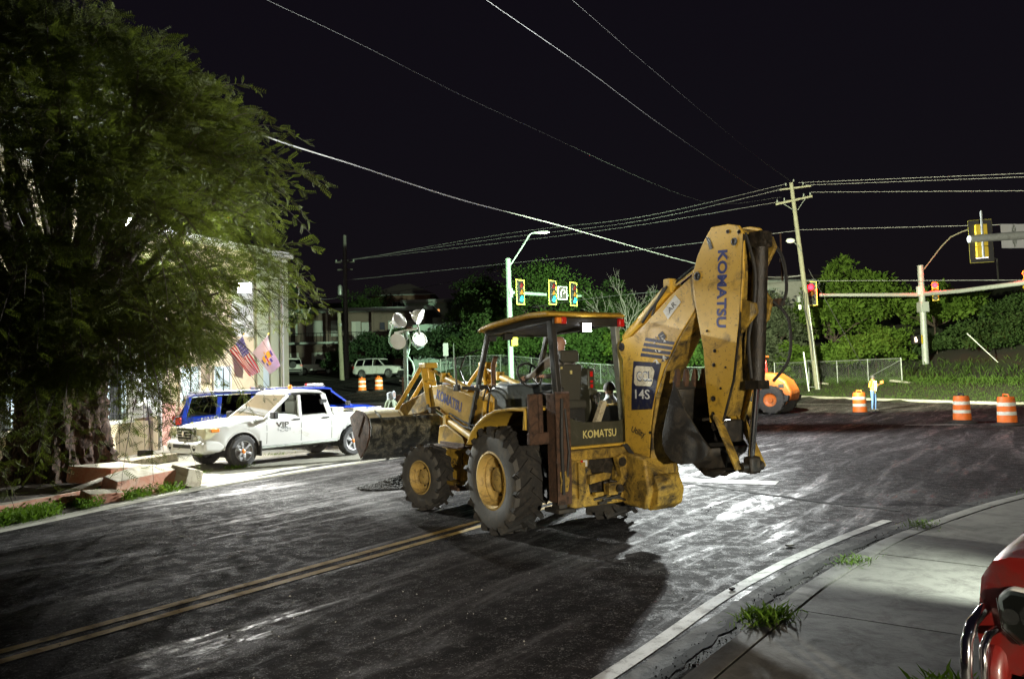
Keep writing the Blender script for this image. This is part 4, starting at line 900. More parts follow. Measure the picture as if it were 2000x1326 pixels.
def carf(c, x, z, dx, off=.004):  # frame on the left flank
    return frame((x, c.side(x, z, off), z), (-1, 0, dx), (0, -.03, 1))
text('lettering', 'VIP', 'letter_dark', T, carf(tac, .54, .955, 0), .36, .002, height=.125, bold=.012)
text('lettering', 'GENERAL WORKS', 'grey_letter', T, carf(tac, .50, .868, 0), .38, .002, height=.03, bold=.01) if False else None
for k_, (zz, ww, hh_) in enumerate(((.885, .30, .022), (.855, .40, .016), (.815, .40, .014), (.785, .22, .012))):
    for q in range(6):
        xq = .50+ww/2-(q+.5)*ww/6
        if (q*7+k_*3) % 5: MB().box((xq, tac.side(xq, zz, .003), zz), (ww/6*.7, .003, hh_)).build('small_print', 'grey_letter', T)
# blue patrol cars
def suv(name, label, loc, rz, body, group=None, **kw):
    d_ = dict(W=.98, r=.37, xr=-1.44, xf=1.44, zb=.36, belt=1.10, tumble=.76,
        top=[(-2.44, .90), (-2.40, 1.03), (-2.30, 1.10), (-1.0, 1.13), (.9, 1.10), (1.15, 1.08), (1.8, 1.04), (2.25, .95), (2.42, .84), (2.50, .70)],
        gh=dict(roof=[(-2.12, 1.66), (-1.95, 1.72), (-1.2, 1.765), (-.3, 1.775), (.15, 1.755), (.35, 1.72)], pillars=[(-2.22, -2.06, .13), (-1.30, -1.22, .12), (-.28, -.30, .08), (1.05, .30, .08)],
            panes=[([(-2.16, 1.14), (-1.38, 1.14), (-1.30, 1.66), (-1.98, 1.62)], 'dark_glass'), ([(-1.22, 1.14), (-.34, 1.13), (-.35, 1.68), (-1.16, 1.67)], 'dark_glass'), ([(-.22, 1.13), (.86, 1.12), (.28, 1.66), (-.25, 1.69)], 'dark_glass')],
            shield=[(1.10, 1.10), (.34, 1.68)], rear=[(-2.34, 1.12), (-2.10, 1.62)]), seams=(-1.22, -.26, .92), handles=((-1.05, 1.0), (-.10, 1.0)), mirror=(.80, 1.16), shield_glass='dark_glass')
    d_.update(kw)
    return Car(name, label, loc, rz, body, group, **d_)
def fit_suv(c, front_mat='chrome', police=True):
    T = c.root
    for e in (1, -1):
        MB().box((-2.36, e*.82, .98), (.16, .26, .22)).build('tail_lamp', 'plastic_red', T, bevel=.03)
        MB().box((2.26, e*.76, .84), (.30, .34, .15)).build('headlight', 'lens_white', T, bevel=.03)
        MB().tube([(-2.0, e*.68, 1.78), (.1, e*.68, 1.80)], .022, 8).build('roof_rail', 'alloy', T)
    MB().box((2.47, 0, .80), (.06, .9, .20)).build('grille', 'interior_dark', T, bevel=.02)
    MB().prism([(2.2, .62), (2.53, .62), (2.56, .44), (2.4, .34), (2.1, .36)], -.86, .86).build('bumper', 'black_plastic', T, bevel=.05)
    MB().prism([(-2.2, .66), (-2.52, .64), (-2.54, .46), (-2.2, .40)], -.88, .88).build('rear_bumper', 'black_plastic', T, bevel=.05)
    if police:
        lb_ = MB().box((-.05, 0, 1.87), (.30, 1.12, .08)).build('light_bar', 'lens_white', T, bevel=.02); MB().box((-.05, .40, 1.872), (.302, .24, .082)).build('light_bar_end', 'plastic_red', lb_, bevel=.015)
        MB().box((-.05, 0, 1.82), (.2, .9, .04)).build('light_bar_foot', 'black_plastic', T)
        for e in (1, -1):
            for (za, zb_, m_) in ((.93, .985, 'white_decal'), (.895, .925, 'retro_yellow')):
                rows = [[(x, e*c.side(x, za, .002), za), (x, e*c.side(x, zb_, .002), zb_)] for x in np.linspace(.3, 2.25, 24)]
                MB().sheet(rows).build('stripe', m_, c.body)
SA = math.atan2(.76, .65)
s1 = suv('patrol_car', 'blue patrol car with its red tail lamp toward the tree, behind the white pickup', (-7.95, 23.75, .055), R(27), 'blue_paint', 'blue patrol cars on the forecourt'); fit_suv(s1)
for k_, ch in enumerate('ENFORCEMENT'):   # arched lettering on the right rear flank
    a = R(118-k_*5.6); x = -1.62+.62*math.cos(a)*.72; z = .70+.40*math.sin(a)*.9
    text('lettering', ch, 'white_decal', s1.root, frame((-1.50-.40+.085*k_, -s1.side(-1.9+.085*k_, 1.02, .004), 1.045-.0035*(k_-5)**2), (1, 0, -.035*(k_-5)), (0, 0, 1)), .055, .002, height=.075, bold=.02)
text('lettering', 'POLICE', 'plastic_red', s1.root, frame((-1.48, -s1.side(-1.5, .93, .004), .94), (1, 0, 0), (0, 0, 1)), .42, .002, height=.07, bold=.02)
MB().lathe([(.08, 0), (.08, .004)], (-2.0, -s1.side(-2.0, .86, .006), .86), 'y', 18).build('crest', 'retro_yellow', s1.root)
s2 = suv('patrol_car', 'blue patrol car with striped flank, its bonnet toward the lamp tower', (-7.35, 28.2, .12), R(36), 'blue_paint', 'blue patrol cars on the forecourt'); fit_suv(s2)
# a third blue car whose roof shows through the loader arms
pos = (-1.9, 24.6); s3 = suv('patrol_car', 'blue patrol car mostly hidden behind the raised loader arms', (*pos, 0.02), R(150), 'blue_paint', 'blue patrol cars on the forecourt'); fit_suv(s3)
# parked cars across the side road
def onz(x, y): return (x, y, gzf(x, y)-.02)
w1 = suv('parked_car', 'white station wagon parked on the dirt beyond two orange drums', onz(-12.2, 70), math.atan2(-.40, .92), 'white_old', 'parked cars by the hillside flats'); fit_suv(w1, police=False)
p2 = Car('parked_car', 'white single cab pickup parked under the flats, open bed toward the green wall', onz(-20.2, 80), math.atan2(-.35, .94), 'white_old', 'parked cars by the hillside flats', cat='pickup truck',
    W=.90, r=.36, xr=-1.5, xf=1.5, zb=.45, belt=1.06, tumble=.80, top=[(-2.5, 1.02), (-2.44, 1.07), (-.35, 1.08), (-.25, 1.09), (1.0, 1.06), (1.3, 1.02), (2.2, .92), (2.4, .80)], bed=(-2.42, -.36),
    gh=dict(roof=[(-.22, 1.60), (-.1, 1.66), (.35, 1.68), (.55, 1.65)], pillars=[(-.28, -.18, .10), (1.05, .52, .07)], panes=[([(-.2, 1.10), (.95, 1.08), (.50, 1.60), (-.14, 1.60)], 'dark_glass')], shield=[(1.12, 1.06), (.55, 1.62)], rear=[(-.28, 1.1), (-.2, 1.6)]), seams=(-.26, .95), mirror=(.9, 1.12), shield_glass='dark_glass')
w3 = suv('parked_car', 'silver and black off-roader with a spare wheel on its back door', onz(-23.0, 79), math.atan2(.9, -.3), 'white_old', 'parked cars by the hillside flats'); fit_suv(w3, police=False)
MB().lathe([(.10, -.1), (.34, -.1), (.36, 0), (.34, .1), (.10, .1)], (-2.6, 0, 1.05), 'x', 20).build('spare_wheel', 'car_rubber', w3.root)
# ------------------------------------------------------------------ buildings
ob_ = thing('office_building', 'cream and pale green flat-roofed building with barred window behind the big tree', 'building', (0, 0, 0))
fa, fb = Vector((-11.0, 12.0, 0)), Vector((-11.36, 24.4, 0)); A2, B2 = Vector((-12.25, 25.1, 0)), Vector((-9.35, 31.3, 0))
foot = [(-11.0, 12.0), (-11.36, 24.4), (-12.25, 24.45), (-12.25, 25.1), (-9.35, 31.3), (-14.5, 33.7), (-24, 33), (-24, 12)]
MB().prism(foot, -.2, 7.2, 'z').build('wall', 'wall_cream', ob_)
MB().prism([(-10.7, 11.7), (-11.05, 24.6), (-11.95, 24.8), (-8.95, 31.2), (-14.3, 34.1), (-24.3, 33.3), (-24.3, 11.7)], 7.2, 7.42, 'z').build('roof_slab', 'wall_white', ob_, bevel=.02)
def wl_frame(a, b_):
    X = (b_-a).normalized(); N_ = Vector((X.y, -X.x, 0)); return X, N_   # outward normal to the right of a->b
def wbox(name, a, b_, s0, s1, z0, z1, d0, d1, mat, parent=ob_, bevel=0):
    X, N_ = wl_frame(a, b_); c = a+X*(s0+s1)/2+N_*(d0+d1)/2; m3 = Matrix((X, N_, Vector((0, 0, 1)))).transposed()
    return MB().box((c.x, c.y, (z0+z1)/2), (s1-s0, abs(d1-d0), z1-z0), m3).build(name, mat, parent, bevel=bevel)
L1 = (fb-fa).length; L2 = (B2-A2).length
wbox('wall_dado', fa, fb, 0, L1+.02, -.1, 1.02, 0, .05, 'wall_cream')
wbox('ledge', fa, fb, 7.8, 10.4, 1.02, 1.12, -.02, .14, 'wall_white', bevel=.01)
wbox('upper_wall', fa, fb, 10.25, L1-.12, 1.12, 3.4, 0, .03, 'wall_white')
wbox('ledge', fa, fb, 1.0, 6.6, 1.02, 1.12, -.02, .14, 'wall_white', bevel=.01)
for (s0, s1) in ((8.55, 9.95), (4.4, 5.8), (1.6, 3.0)):
    wf = wbox('window', fa, fb, s0, s1, 1.14, 3.25, .0, .03, 'interior_dark')
    for u in (s0-.06, s1): wbox('frame', fa, fb, u, u+.06, 1.12, 3.30, 0, .09, 'wall_white', wf)
    wbox('frame', fa, fb, s0-.06, s1+.06, 3.25, 3.33, 0, .09, 'wall_white', wf)
    for k in range(5): wbox('slat', fa, fb, s0+.02, s0+.62, 1.2+k*.40, 1.56+k*.40, .03, .05, 'shutter', wf)
    wbox('shutter', fa, fb, s1-.26, s1+.02, 1.16, 3.22, .05, .10, 'shutter', wf)
    for k in range(8): wbox('window_bar', fa, fb, s0+k*(s1-s0)/7-.009, s0+k*(s1-s0)/7+.009, 1.14, 3.25, .13, .15, 'black_steel', wf)
    for z in (1.3, 2.2, 3.1): wbox('window_rail', fa, fb, s0-.02, s1+.02, z, z+.02, .125, .155, 'black_steel', wf)
wbox('end_pier', fa, fb, L1-.14, L1+.03, -.1, 7.2, 0, .07, 'wall_white')
MB().bx((-12.25, 24.41, -.1), (-11.40, 24.50, 2.6)).build('return_wall', 'wall_pink', ob_)
wbox('wall_panel', A2, B2, 0, 1.3, -.1, 1.5, 0, .03, 'wall_pink'); wbox('skirting', A2, B2, 0, L2, -.1, .6, .03, .06, 'wall_pink')
wbox('wall_panel', A2, B2, 3.9, 5.0, 3.9, 6.1, 0, .04, 'wall_white')  # white panel paints in the wall brightened by the floodlight
wbox('wall_panel', A2, B2, 5.05, L2, .6, 7.2, 0, .03, 'wall_green')
for s in (5.25, 6.0, L2-.12): wbox('pilaster', A2, B2, s-.16, s+.16, -.1, 7.2, .03, .13, 'wall_green', bevel=.01)
for (s0, s1) in ((1.5, 2.3), (3.0, 3.75), (5.45, 5.85)):
    dr = wbox('door', A2, B2, s0, s1, .1, 2.75, .0, .035, 'shutter')
    for u in (s0-.05, s1): wbox('frame', A2, B2, u, u+.05, .1, 2.8, 0, .08, 'wall_white', dr)
    wbox('panel', A2, B2, s0+.42, s0+.46, .15, 2.7, .035, .05, 'interior_dark', dr); wbox('handle', A2, B2, s0+.1, s0+.14, 1.05, 1.2, .035, .09, 'black_steel', dr)
wbox('notice', A2, B2, 2.45, 2.62, 1.35, 1.9, .0, .02, 'paper_white')
for a_, b__ in ((A2, B2), (fa, fb)): wbox('downpipe', a_, b__, (b__-a_).length-.42, (b__-a_).length-.34, 0, 7.1, .13, .21, 'wall_white')
MB().tube([(-11.9, 23.5, .06), (-11.5, 23.5, .06)], .02, 6).build('drain', 'galv', ob_)
def flood(label, c, to):
    c = Vector(c); f = thing('flood_lamp', label, 'lamp', c, 0, 'floodlights on the cream building')
    d_ = (Vector(to)-c).normalized(); q = d_.to_track_quat('-Z', 'Y').to_matrix()
    bx_ = MB().box((0, 0, 0), (.52, .40, .14), q).build('housing', 'black_plastic', f, bevel=.02)
    MB().box(d_*.074, (.47, .35, .006), q).build('lens', 'lamp_white', f)
    MB().tube([(0, 0, 0), (-.2, .06, .12), (-.42, .14, .14)], .018, 6).build('bracket', 'galv', f)
flood('bright floodlight on the building wall above the flags', (-10.02, 28.4, 5.70), (-4, 12, 1))
flood('bright floodlight showing through the crown of the big tree', (-10.72, 21.0, 6.62), (-2, 10, 0))
# far houses
def house(name, label, x0, x1, y, z0, z1, dep, wall, roof='flat', ov=.5, group='houses on the hill'):
    h = thing(name, label, 'building', ((x0+x1)/2, y, z0), 0, group); w = (x1-x0)/2; H_ = z1-z0
    MB().bx((-w, 0, -3), (w, dep, H_)).build('wall', wall, h)
    if roof == 'flat': MB().bx((-w-ov, -ov, H_), (w+ov, dep+ov, H_+.45)).build('roof', 'fascia', h, bevel=.03)
    else:
        e = ov; mb = MB().add([(-w-e, -e, H_), (w+e, -e, H_), (w+e, dep+e, H_), (-w-e, dep+e, H_), (-w*.2, dep/2, H_+roof), (w*.2, dep/2, H_+roof)], [(0, 1, 5, 4), (1, 2, 5), (2, 3, 4, 5), (3, 0, 4), (3, 2, 1, 0)]); mb.build('roof', 'roof_sheet', h, smooth=0)
        MB().bx((-w-e, -e-.02, H_-.12), (w+e, -e+.06, H_+.04)).build('eaves', 'fascia', h)
    return h
def win(h, x, z, w, hh, m='curtain', d=0):
    f = MB().bx((x-w/2-.08, -.05-d, z-.08), (x+w/2+.08, -.005-d, z+hh+.08)).build('window', 'fascia', h); n_ = max(1, round(w/.7))
    for k in range(n_): MB().bx((x-w/2+k*w/n_+.03, -.07-d, z), (x-w/2+(k+1)*w/n_-.03, -.052-d, z+hh)).build('pane', m, f)
h1 = house('block_of_flats', 'dim two storey flats with pale roof edge and outside stair behind the parked cars', -25.5, -9.6, 84, 3.4, 9.9, 8, 'house_dark', ov=1.0, group=None)
for x, z, w, hh in ((-4.3, 4.1, 1.7, 1.5), (-1.9, 4.0, 1.0, 1.6), (4.7, 4.0, 1.5, 1.4), (1.6, 4.0, 1.2, 1.3), (-6.9, 4.2, 1.2, 1.2), (-4.0, .8, 1.2, 1.3), (6.8, 4.0, 1.5, 1.4)): win(h1, x, z, w, hh)
for x, z in ((.3, 3.4), (-6.6, .1)): dr = MB().bx((x-.5, -.06, z), (x+.5, -.01, z+2.1)).build('door', 'curtain', h1); MB().bx((x-.44, -.08, z+.1), (x-.04, -.06, z+2.0)).build('leaf', 'house_white', dr)
MB().bx((3.0, -.3, 4.5), (3.5, -.06, 5.3)).build('blue_panel', 'navy_decal', h1)
MB().bx((-8.6, -1.5, 3.05), (8.4, -.02, 3.28)).build('balcony', 'fascia', h1)
for k in range(40): MB().bx((-8.5+k*.43, -1.47, 3.28), (-8.47+k*.43, -1.44, 4.2)).build('baluster', 'black_steel', h1)
MB().bx((-8.6, -1.48, 4.2), (8.4, -1.42, 4.26)).build('handrail', 'black_steel', h1)
for k in range(14): MB().bx((-3.6+k*.30, -2.4, .1+k*.22), (-3.2+k*.30, -1.55, .2+k*.22)).build('stair_step', 'fascia', h1)
for x in (-8.3, -2.6, 2.4, 7.4): MB().bx((x-.12, -1.46, -.5), (x+.12, -1.22, 6.5)).build('column', 'house_dark', h1)
h2 = house('house', 'pale green house with a lit orange window above the flats', -13.8, -8.1, 98, 9.0, 12.2, 7, 'house_green', group=None)
win(h2, 1.2, 1.5, 1.0, .85, 'win_warm'); win(h2, -1.4, 1.3, 1.6, 1.0, 'interior_dark'); MB().bx((-2.8, -1.2, .0), (2.6, -.02, .12)).build('veranda', 'fascia', h2)
for x in (-2.4, -.6, 1.4): MB().bx((x-.1, -1.15, -2), (x+.1, -.95, 2.9)).build('column', 'house_green', h2)
h3 = house('house', 'hip-roofed brown house with one small lit window on the hilltop', -22.5, -13, 122, 11.5, 16.1, 9, 'house_brown', 2.4, .8, group=None)
win(h3, 2.6, 2.4, .75, 1.1, 'win_warm'); win(h3, -.6, 2.4, 1.5, 1.1, 'interior_dark'); win(h3, -3.2, 2.4, 1.3, 1.1, 'interior_dark')
h4 = house('house', 'white low-pitched house on the bank behind the leaning utility pole', 27.5, 41, 86, 8.6, 12.3, 9, 'house_white', 1.3, .9, group=None)
win(h4, -5.2, 1.3, 2.0, 1.4, 'interior_dark'); win(h4, -.5, 1.3, 1.4, 1.2, 'interior_dark'); MB().bx((-6.2, -.14, 2.85), (-3.6, -.02, 2.95)).build('awning', 'fascia', h4)
# retaining wall under the green house
rw = thing('retaining_wall', 'pale green retaining wall on the slope below the green house', 'wall', (-8.2, 72, 6.4))
MB().add([(-1.2, 0, -5), (7.2, .4, -5), (7.2, .4, 1.5), (-1.2, 0, 1.0), (-1.2, .3, -5), (7.2, .7, -5), (7.2, .7, 1.5), (-1.2, .3, 1.0)], [(0, 1, 2, 3), (7, 6, 5, 4), (3, 2, 6, 7), (0, 3, 7, 4), (1, 5, 6, 2)]).build('wall', 'house_green', rw)

# ------------------------------------------------------------------ utility poles and wires
def pole(name, label, a, b_, r0, r1, mat):
    a = Vector(a); t = thing(name, label, 'utility pole', a); L = Vector(b_)-a
    MB().tube([L*u for u in np.linspace(-.01, 1, 10)], [r0+(r1-r0)*u for u in np.linspace(0, 1, 10)], 12).build('shaft', mat, t); return t, L
up, L = pole('utility_pole', 'leaning greenish timber utility pole with crossarms and a street lamp', (20.79, 52, .80), (19.65, 52, 15.05), .20, .13, 'wood_pole')
def upw(x, y, z): return Vector((x-20.79, y-52, z-.80))
MB().bar(upw(18.45, 51.8, 13.52), upw(20.98, 51.8, 14.02), .12, .14).build('crossarm', 'wood_pole', up, bevel=.01)
MB().bar(upw(18.9, 52.2, 14.62), upw(20.9, 51.7, 14.72), .09, .11).build('crossarm', 'wood_pole', up, bevel=.01)
for x, z in ((18.55, 13.66), (19.05, 13.76), (20.4, 14.02), (20.85, 14.10), (19.2, 14.8), (19.75, 15.06), (20.4, 14.84)): MB().lathe([(.03, 0), (.07, .05), (.04, .09), (.06, .13), (.02, .2)], upw(x, 51.8, z), n=10).build('insulator', 'galv', up)
MB().bar(upw(19.0, 51.85, 13.55), upw(19.75, 51.85, 13.05), .05, .03).build('brace', 'galv', up); MB().bar(upw(20.5, 51.85, 13.85), upw(19.95, 51.85, 13.1), .05, .03).build('brace', 'galv', up)
MB().tube([upw(20.05, 51.8, 10.2), upw(19.75, 51.6, 10.6), upw(19.35, 51.4, 10.85)], .03, 8).build('lamp_arm', 'galv', up)
MB().lathe([(.04, -.30), (.14, -.22), (.18, 0), (.13, .2), (.06, .28)], upw(19.2, 51.4, 10.9), 'x', 16).build('lamp_head', 'white_lamp', up)
MB().tube([upw(20.62, 51.75, 3.0), upw(20.82, 51.75, .2)], .05, 8).tube([upw(20.35, 51.75, 6.5), upw(20.62, 51.75, 3.0)], .05, 8).build('conduit', 'galv', up)
MB().tube([upw(20.12, 51.75, .3), upw(19.85, 51.75, 3.3)], .05, 8).build('standoff_rail', 'white_lamp', up)
for z in (.9, 2.7): MB().bar(upw(20.05-.09*(z-.9), 51.75, z), upw(20.7-.08*z, 51.9, z), .05, .05).build('standoff', 'galv', up)
MB().lathe([(.10, 0), (.12, .3), (.06, .36)], upw(19.75, 51.75, 6.2), n=12).build('splice_case', 'white_lamp', up); MB().bx(upw(19.6, 51.7, 6.7), upw(19.8, 51.9, 7.1)).build('junction_box', 'galv', up)
for k in range(4):
    P = [upw(19.9+.1*k, 51.7, 7.6-.1*k), upw(19.75+.12*k, 51.6, 6.9-.3*k), upw(20.2+.08*k, 51.65, 5.6-.4*k), upw(20.45, 51.7, 3.6-.3*k)]; MB().tube(P, .022, 6).build('cable_loop', 'cable', up)
pb, L = pole('utility_pole', 'dark tall utility pole in front of the flats', (-15.33, 70, gzf(-15.33, 70)-.1), (-15.31, 70, 15.8), .26, .16, 'wood_dark')
zb_ = gzf(-15.33, 70)-.1
for z, w in ((13.3, .9), (12.6, .7)): MB().bar((-w, 0, z-zb_), (w, 0, z-zb_), .12, .12).build('crossarm', 'wood_dark', pb)
for x in (-.8, -.3, .3, .8): MB().lathe([(.05, 0), (.09, .08), (.04, .2)], (x, 0, 13.36-zb_), n=8).build('insulator', 'galv', pb)
MB().lathe([(.2, 0), (.24, .1), (.24, .8), (.12, .95)], (-.45, -.1, 10.2-zb_), n=14).build('transformer', 'galv', pb)
pc, L = pole('utility_pole', 'short pale stub pole beside the dark utility pole', (-15.3, 68, gzf(-15.3, 68)-.1), (-15.5, 68, 8.4), .22, .17, 'wood_pole')
MB().box((0, -.2, 5.0), (.2, .12, .3)).build('meter_box', 'galv', pc)
def wire(label, pts, r=.012, mat='cable', sag=0, group='overhead wires'):
    P = [Vector(p) for p in pts]
    if len(P) == 2:
        a, b_ = P; P = [a.lerp(b_, u)-Vector((0, 0, sag*4*u*(1-u))) for u in np.linspace(0, 1, 25)]
    else:
        o = []
        for i in range(len(P)-1):
            p0, p1, p2, p3 = P[max(i-1, 0)], P[i], P[i+1], P[min(i+2, len(P)-1)]
            o += [.5*((2*p1)+(p2-p0)*u+(2*p0-5*p1+4*p2-p3)*u*u+(3*p1-p0-3*p2+p3)*u**3) for u in np.linspace(0, 1, 9)[:-1]]
        P = o+[P[-1]]
    return tag(MB().tube(P, r, 6).build('overhead_wire', mat), label, 'wire', group)
WIRES_HERE = True
# ------------------------------------------------------------------ signal masts
def mast(name, label, base, h, r0, r1, mat):
    t = thing(name, label, 'signal mast', base)
    MB().tube([(0, 0, -.05), (0, 0, h)], [r0, r1], 16).build('shaft', mat, t); MB().lathe([(r0*1.5, 0), (r0*1.5, .12), (r0*1.08, .3)], n=16).build('base_collar', mat, t)
    MB().lathe([(r1*1.1, 0), (r1*1.1, .05), (r1*.4, .1)], (0, 0, h-.02), n=16).build('cap', mat, t); return t
def cobra(t, P, mat, head):
    MB().tube(P, .045, 8).build('lamp_arm', mat, t)
    a = Vector(P[-2]); b_ = Vector(P[-1]); d_ = (b_-a).normalized(); d_.z *= .2; d_.normalize()
    s_ = d_.cross(Vector((0, 0, 1))); rows = []
    for u, w, h0, h1 in ((-.05, .05, -.04, .04), (.1, .12, -.06, .06), (.4, .17, -.09, .07), (.62, .14, -.08, .05), (.75, .04, -.04, .02)):
        c = b_+d_*u; rows.append([c+s_*w*math.cos(a_)+Vector((0, 0, (h1 if math.sin(a_) > 0 else -h0)*math.sin(a_))) for a_ in np.linspace(0, 2*math.pi, 13)])
    MB().sheet(rows).build('lamp_head', head, t)
def signal(label, c, facing, lit, plate=True, group='traffic signals', border='retro_yellow', hs=1.0, col='signal_black'):
    f = Vector(facing).normalized(); t = thing('traffic_signal', label, 'traffic light', c, math.atan2(f.y, f.x), group); t.scale = (hs, hs, hs)
    for k, nm in enumerate(('red', 'amber', 'green')):
        z = .36*(1-k)
        hsn = MB().box((-.02, 0, z), (.18, .34, .345)).build('housing', col, t, bevel=.02)
        on = nm == lit; vz = .18 if lit == 'green' else .30
        MB().lathe([(.152, .070), (.152, .085), (.06, .125), (.005, .13)], (0, 0, z), 'x', 20).build('lens', {'red': 'sig_red', 'green': 'sig_green'}[nm] if on else {'red': 'lens_off_red', 'amber': 'lens_off_amber', 'green': 'olive_panel'}[nm], hsn)
        rows = [[(.07, .158*math.cos(a), z+.158*math.sin(a)), (vz if math.sin(a) > -.2 else .11, .158*math.cos(a), z+.158*math.sin(a))] for a in np.linspace(-.9, math.pi+.9, 20)]
        o = MB().sheet(rows).build('visor', col, hsn); o.modifiers.new('s', 'SOLIDIFY').thickness = .006
    if plate:
        mb = MB().bx((.0, -.34, -.68), (.012, -.175, .68)).bx((.0, .175, -.68), (.012, .34, .68)).bx((.0, -.175, .545), (.012, .175, .68)).bx((.0, -.175, -.68), (.012, .175, -.545)); mb.build('backplate', 'signal_black', t)
        for (a, b_) in (((.0125, -.345, -.69), (.018, -.29, .69)), ((.0125, .29, -.69), (.018, .345, .69)), ((.0125, -.29, .635), (.018, .29, .69)), ((.0125, -.29, -.69), (.018, .29, -.635))): MB().bx(a, b_).build('border', border, t)
    MB().tube([(-.14, 0, -.5), (-.14, 0, .55)], .03, 8).build('mounting', 'galv', t)
    if lit:
        p = Vector(c)+f*.40*hs+Vector((0, 0, {'red': .36, 'green': -.36}[lit]*hs)); point('signal_glow', p, 160 if lit == 'red' else 14, (1, .01, .02) if lit == 'red' else (.02, 1, .75), .05)
    return t
zA = gzf(-.1, 41)
mA = mast('signal_mast', 'pale green signal mast with green lights and a street lamp, behind the canopy', (-.1, 41, zA), 8.5-zA, .17, .15, 'pole_green')
cobra(mA, [(.1, 0, 8.15-zA), (.9, -.1, 9.3-zA), (1.2, -.1, 9.78-zA), (1.35, -.1, 9.88-zA), (1.55, -.1, 9.9-zA)], 'pole_green', 'white_lamp')
MB().tube([(0, 0, 6.7-zA), (1.9, 1.5, 6.7-zA), (4.2, 3.3, 6.75-zA)], [.11, .09, .06], 12).build('mast_arm', 'pole_green', mA)
MB().box((.12, -.05, 6.65-zA), (.2, .3, .5)).build('arm_clamp', 'pole_green', mA, bevel=.02)
bxA = MB().box((.24, -.2, 4.0-zA), (.32, .34, .44)).build('pedestrian_signal', 'signal_yellow', mA, bevel=.01); MB().box((.405, -.2, 4.0-zA), (.02, .28, .36)).build('signal_face', 'signal_black', bxA)
fA = (.74, -.67, 0)
signal('green traffic light nearest the pale green mast', (.52, 41.25, 6.72), fA, 'green'); signal('green traffic light in the middle of the mast arm', (2.35, 42.6, 6.8), fA, 'green'); signal('green traffic light at the tip of the mast arm', (3.62, 43.7, 6.8), fA, 'green')
sg = thing('lane_sign', 'small square sign between two green traffic lights', 'sign', (2.95, 43.0, 6.8), math.atan2(-.75, .5), None)
MB().bx((-.02, -.34, -.38), (.0, .34, .38)).build('plate', 'sign_back', sg, bevel=.01); MB().bx((.001, -.29, -.33), (.004, .29, .33)).build('face', 'letter_dark', sg)
MB().tube([(.008, -.12, -.22), (.008, -.12, .08), (.008, -.02, .2), (.008, .12, .2), (.008, .16, .05), (.008, .05, -.05)], .03, 6).build('turn_arrow', 'white_decal', sg)
zB = .15
mB = mast('signal_mast', 'grey signal mast beside the grass bank, red lights on both arms', (29.9, 55, zB), 9.4-zB, .24, .20, 'galv_pole')
cobra(mB, [(.2, 0, 9.1-zB), (.2, -2.5, 10.4-zB), (.25, -3.6, 10.85-zB), (.4, -4.6, 11.0-zB), (.6, -5.6, 11.05-zB)], 'wood_pole', 'white_lamp')
MB().tube([(0, 0, 7.30-zB), (-7.5, -.2, 7.47-zB)], [.15, .11], 12).build('mast_arm', 'galv_pole', mB)
MB().tube([(.1, 0, 7.35-zB), (.5, -4, 7.1-zB), (1.4, -11, 6.9-zB), (3, -20, 6.9-zB)], [.16, .15, .14, .12], 12).build('mast_arm', 'galv_pole', mB)
MB().box((0, -.05, 6.4-zB), (.62, .6, .75)).build('splice_box', 'galv_pole', mB, bevel=.03); MB().box((-.28, -.1, 7.6-zB), (.2, .3, .6)).build('side_box', 'white_lamp', mB, bevel=.02)
pd = MB().box((-.65, -.1, 4.05-zB), (.6, .35, .62)).build('pedestrian_signal', 'signal_black', mB, bevel=.02); MB().box((-.33, -.12, 4.05-zB), (.06, .38, .6)).build('signal_side', 'signal_yellow', pd)
hp = [(-.08, -.2), (.06, -.2), (.12, -.02), (.10, .02), (.05, -.05), (.05, .17), (.01, .17), (.0, .05), (-.01, .19), (-.05, .19), (-.05, .05), (-.06, .15), (-.10, .15), (-.10, -.02)]
MB().prism([(-.76+a, 4.05-zB+b_) for a, b_ in hp], -.286, -.295).build('hand_symbol', 'hand_white', pd)
signal('red traffic light with yellow border at the tip of the grey mast arm', (21.72, 54.75, 7.58), (-.25, -1, 0), 'red', border='retro_yellow', hs=1.28)
signal('red traffic light mounted against the grey mast', (30.45, 54.2, 7.42), (-.62, -.9, 0), 'red', plate=False, col='signal_yellow', hs=1.25)
signal('red traffic light on the far arm beside the blank sign back', (31.5, 46.0, 7.1), (-.9, -.8, 0), 'red', plate=False, col='signal_yellow', hs=1.2)
zC = .05
mC = mast('signal_mast', 'near signal mast arm carrying a yellow-backed signal and a blank sign back', (22.5, 25.2, zC), 7.6-zC, .2, .15, 'galv_pole')
MB().tube([(0, 0, 6.55-zC), (-6.2, -1.15, 6.10-zC), (-7.85, -1.2, 6.02-zC)], [.17, .13, .12], 14).build('mast_arm', 'galv_pole', mC)
sg = thing('road_sign', 'back of a white sign clamped to the near mast arm', 'sign', (16.15, 24.1, 6.10), R(8)); MB().box((0, .03, 0), (.86, .006, .78)).build('plate', 'sign_back', sg, bevel=.03)
for z in (.2, -.2): MB().box((0, -.02, z), (.10, .06, .12)).build('clamp', 'galv', sg, bevel=.01)
MB().tube([(0, -.03, -.36), (0, -.03, .36)], .025, 8).build('post', 'galv', sg)
t = signal('traffic light seen from behind, yellow housing on a dark backplate', (15.12, 24.15, 5.97), (.25, 1, 0), None, col='signal_yellow')
MB().tube([(-.16, 0, -.55), (-.16, 0, .95)], .035, 8).build('pipe', 'galv', t)
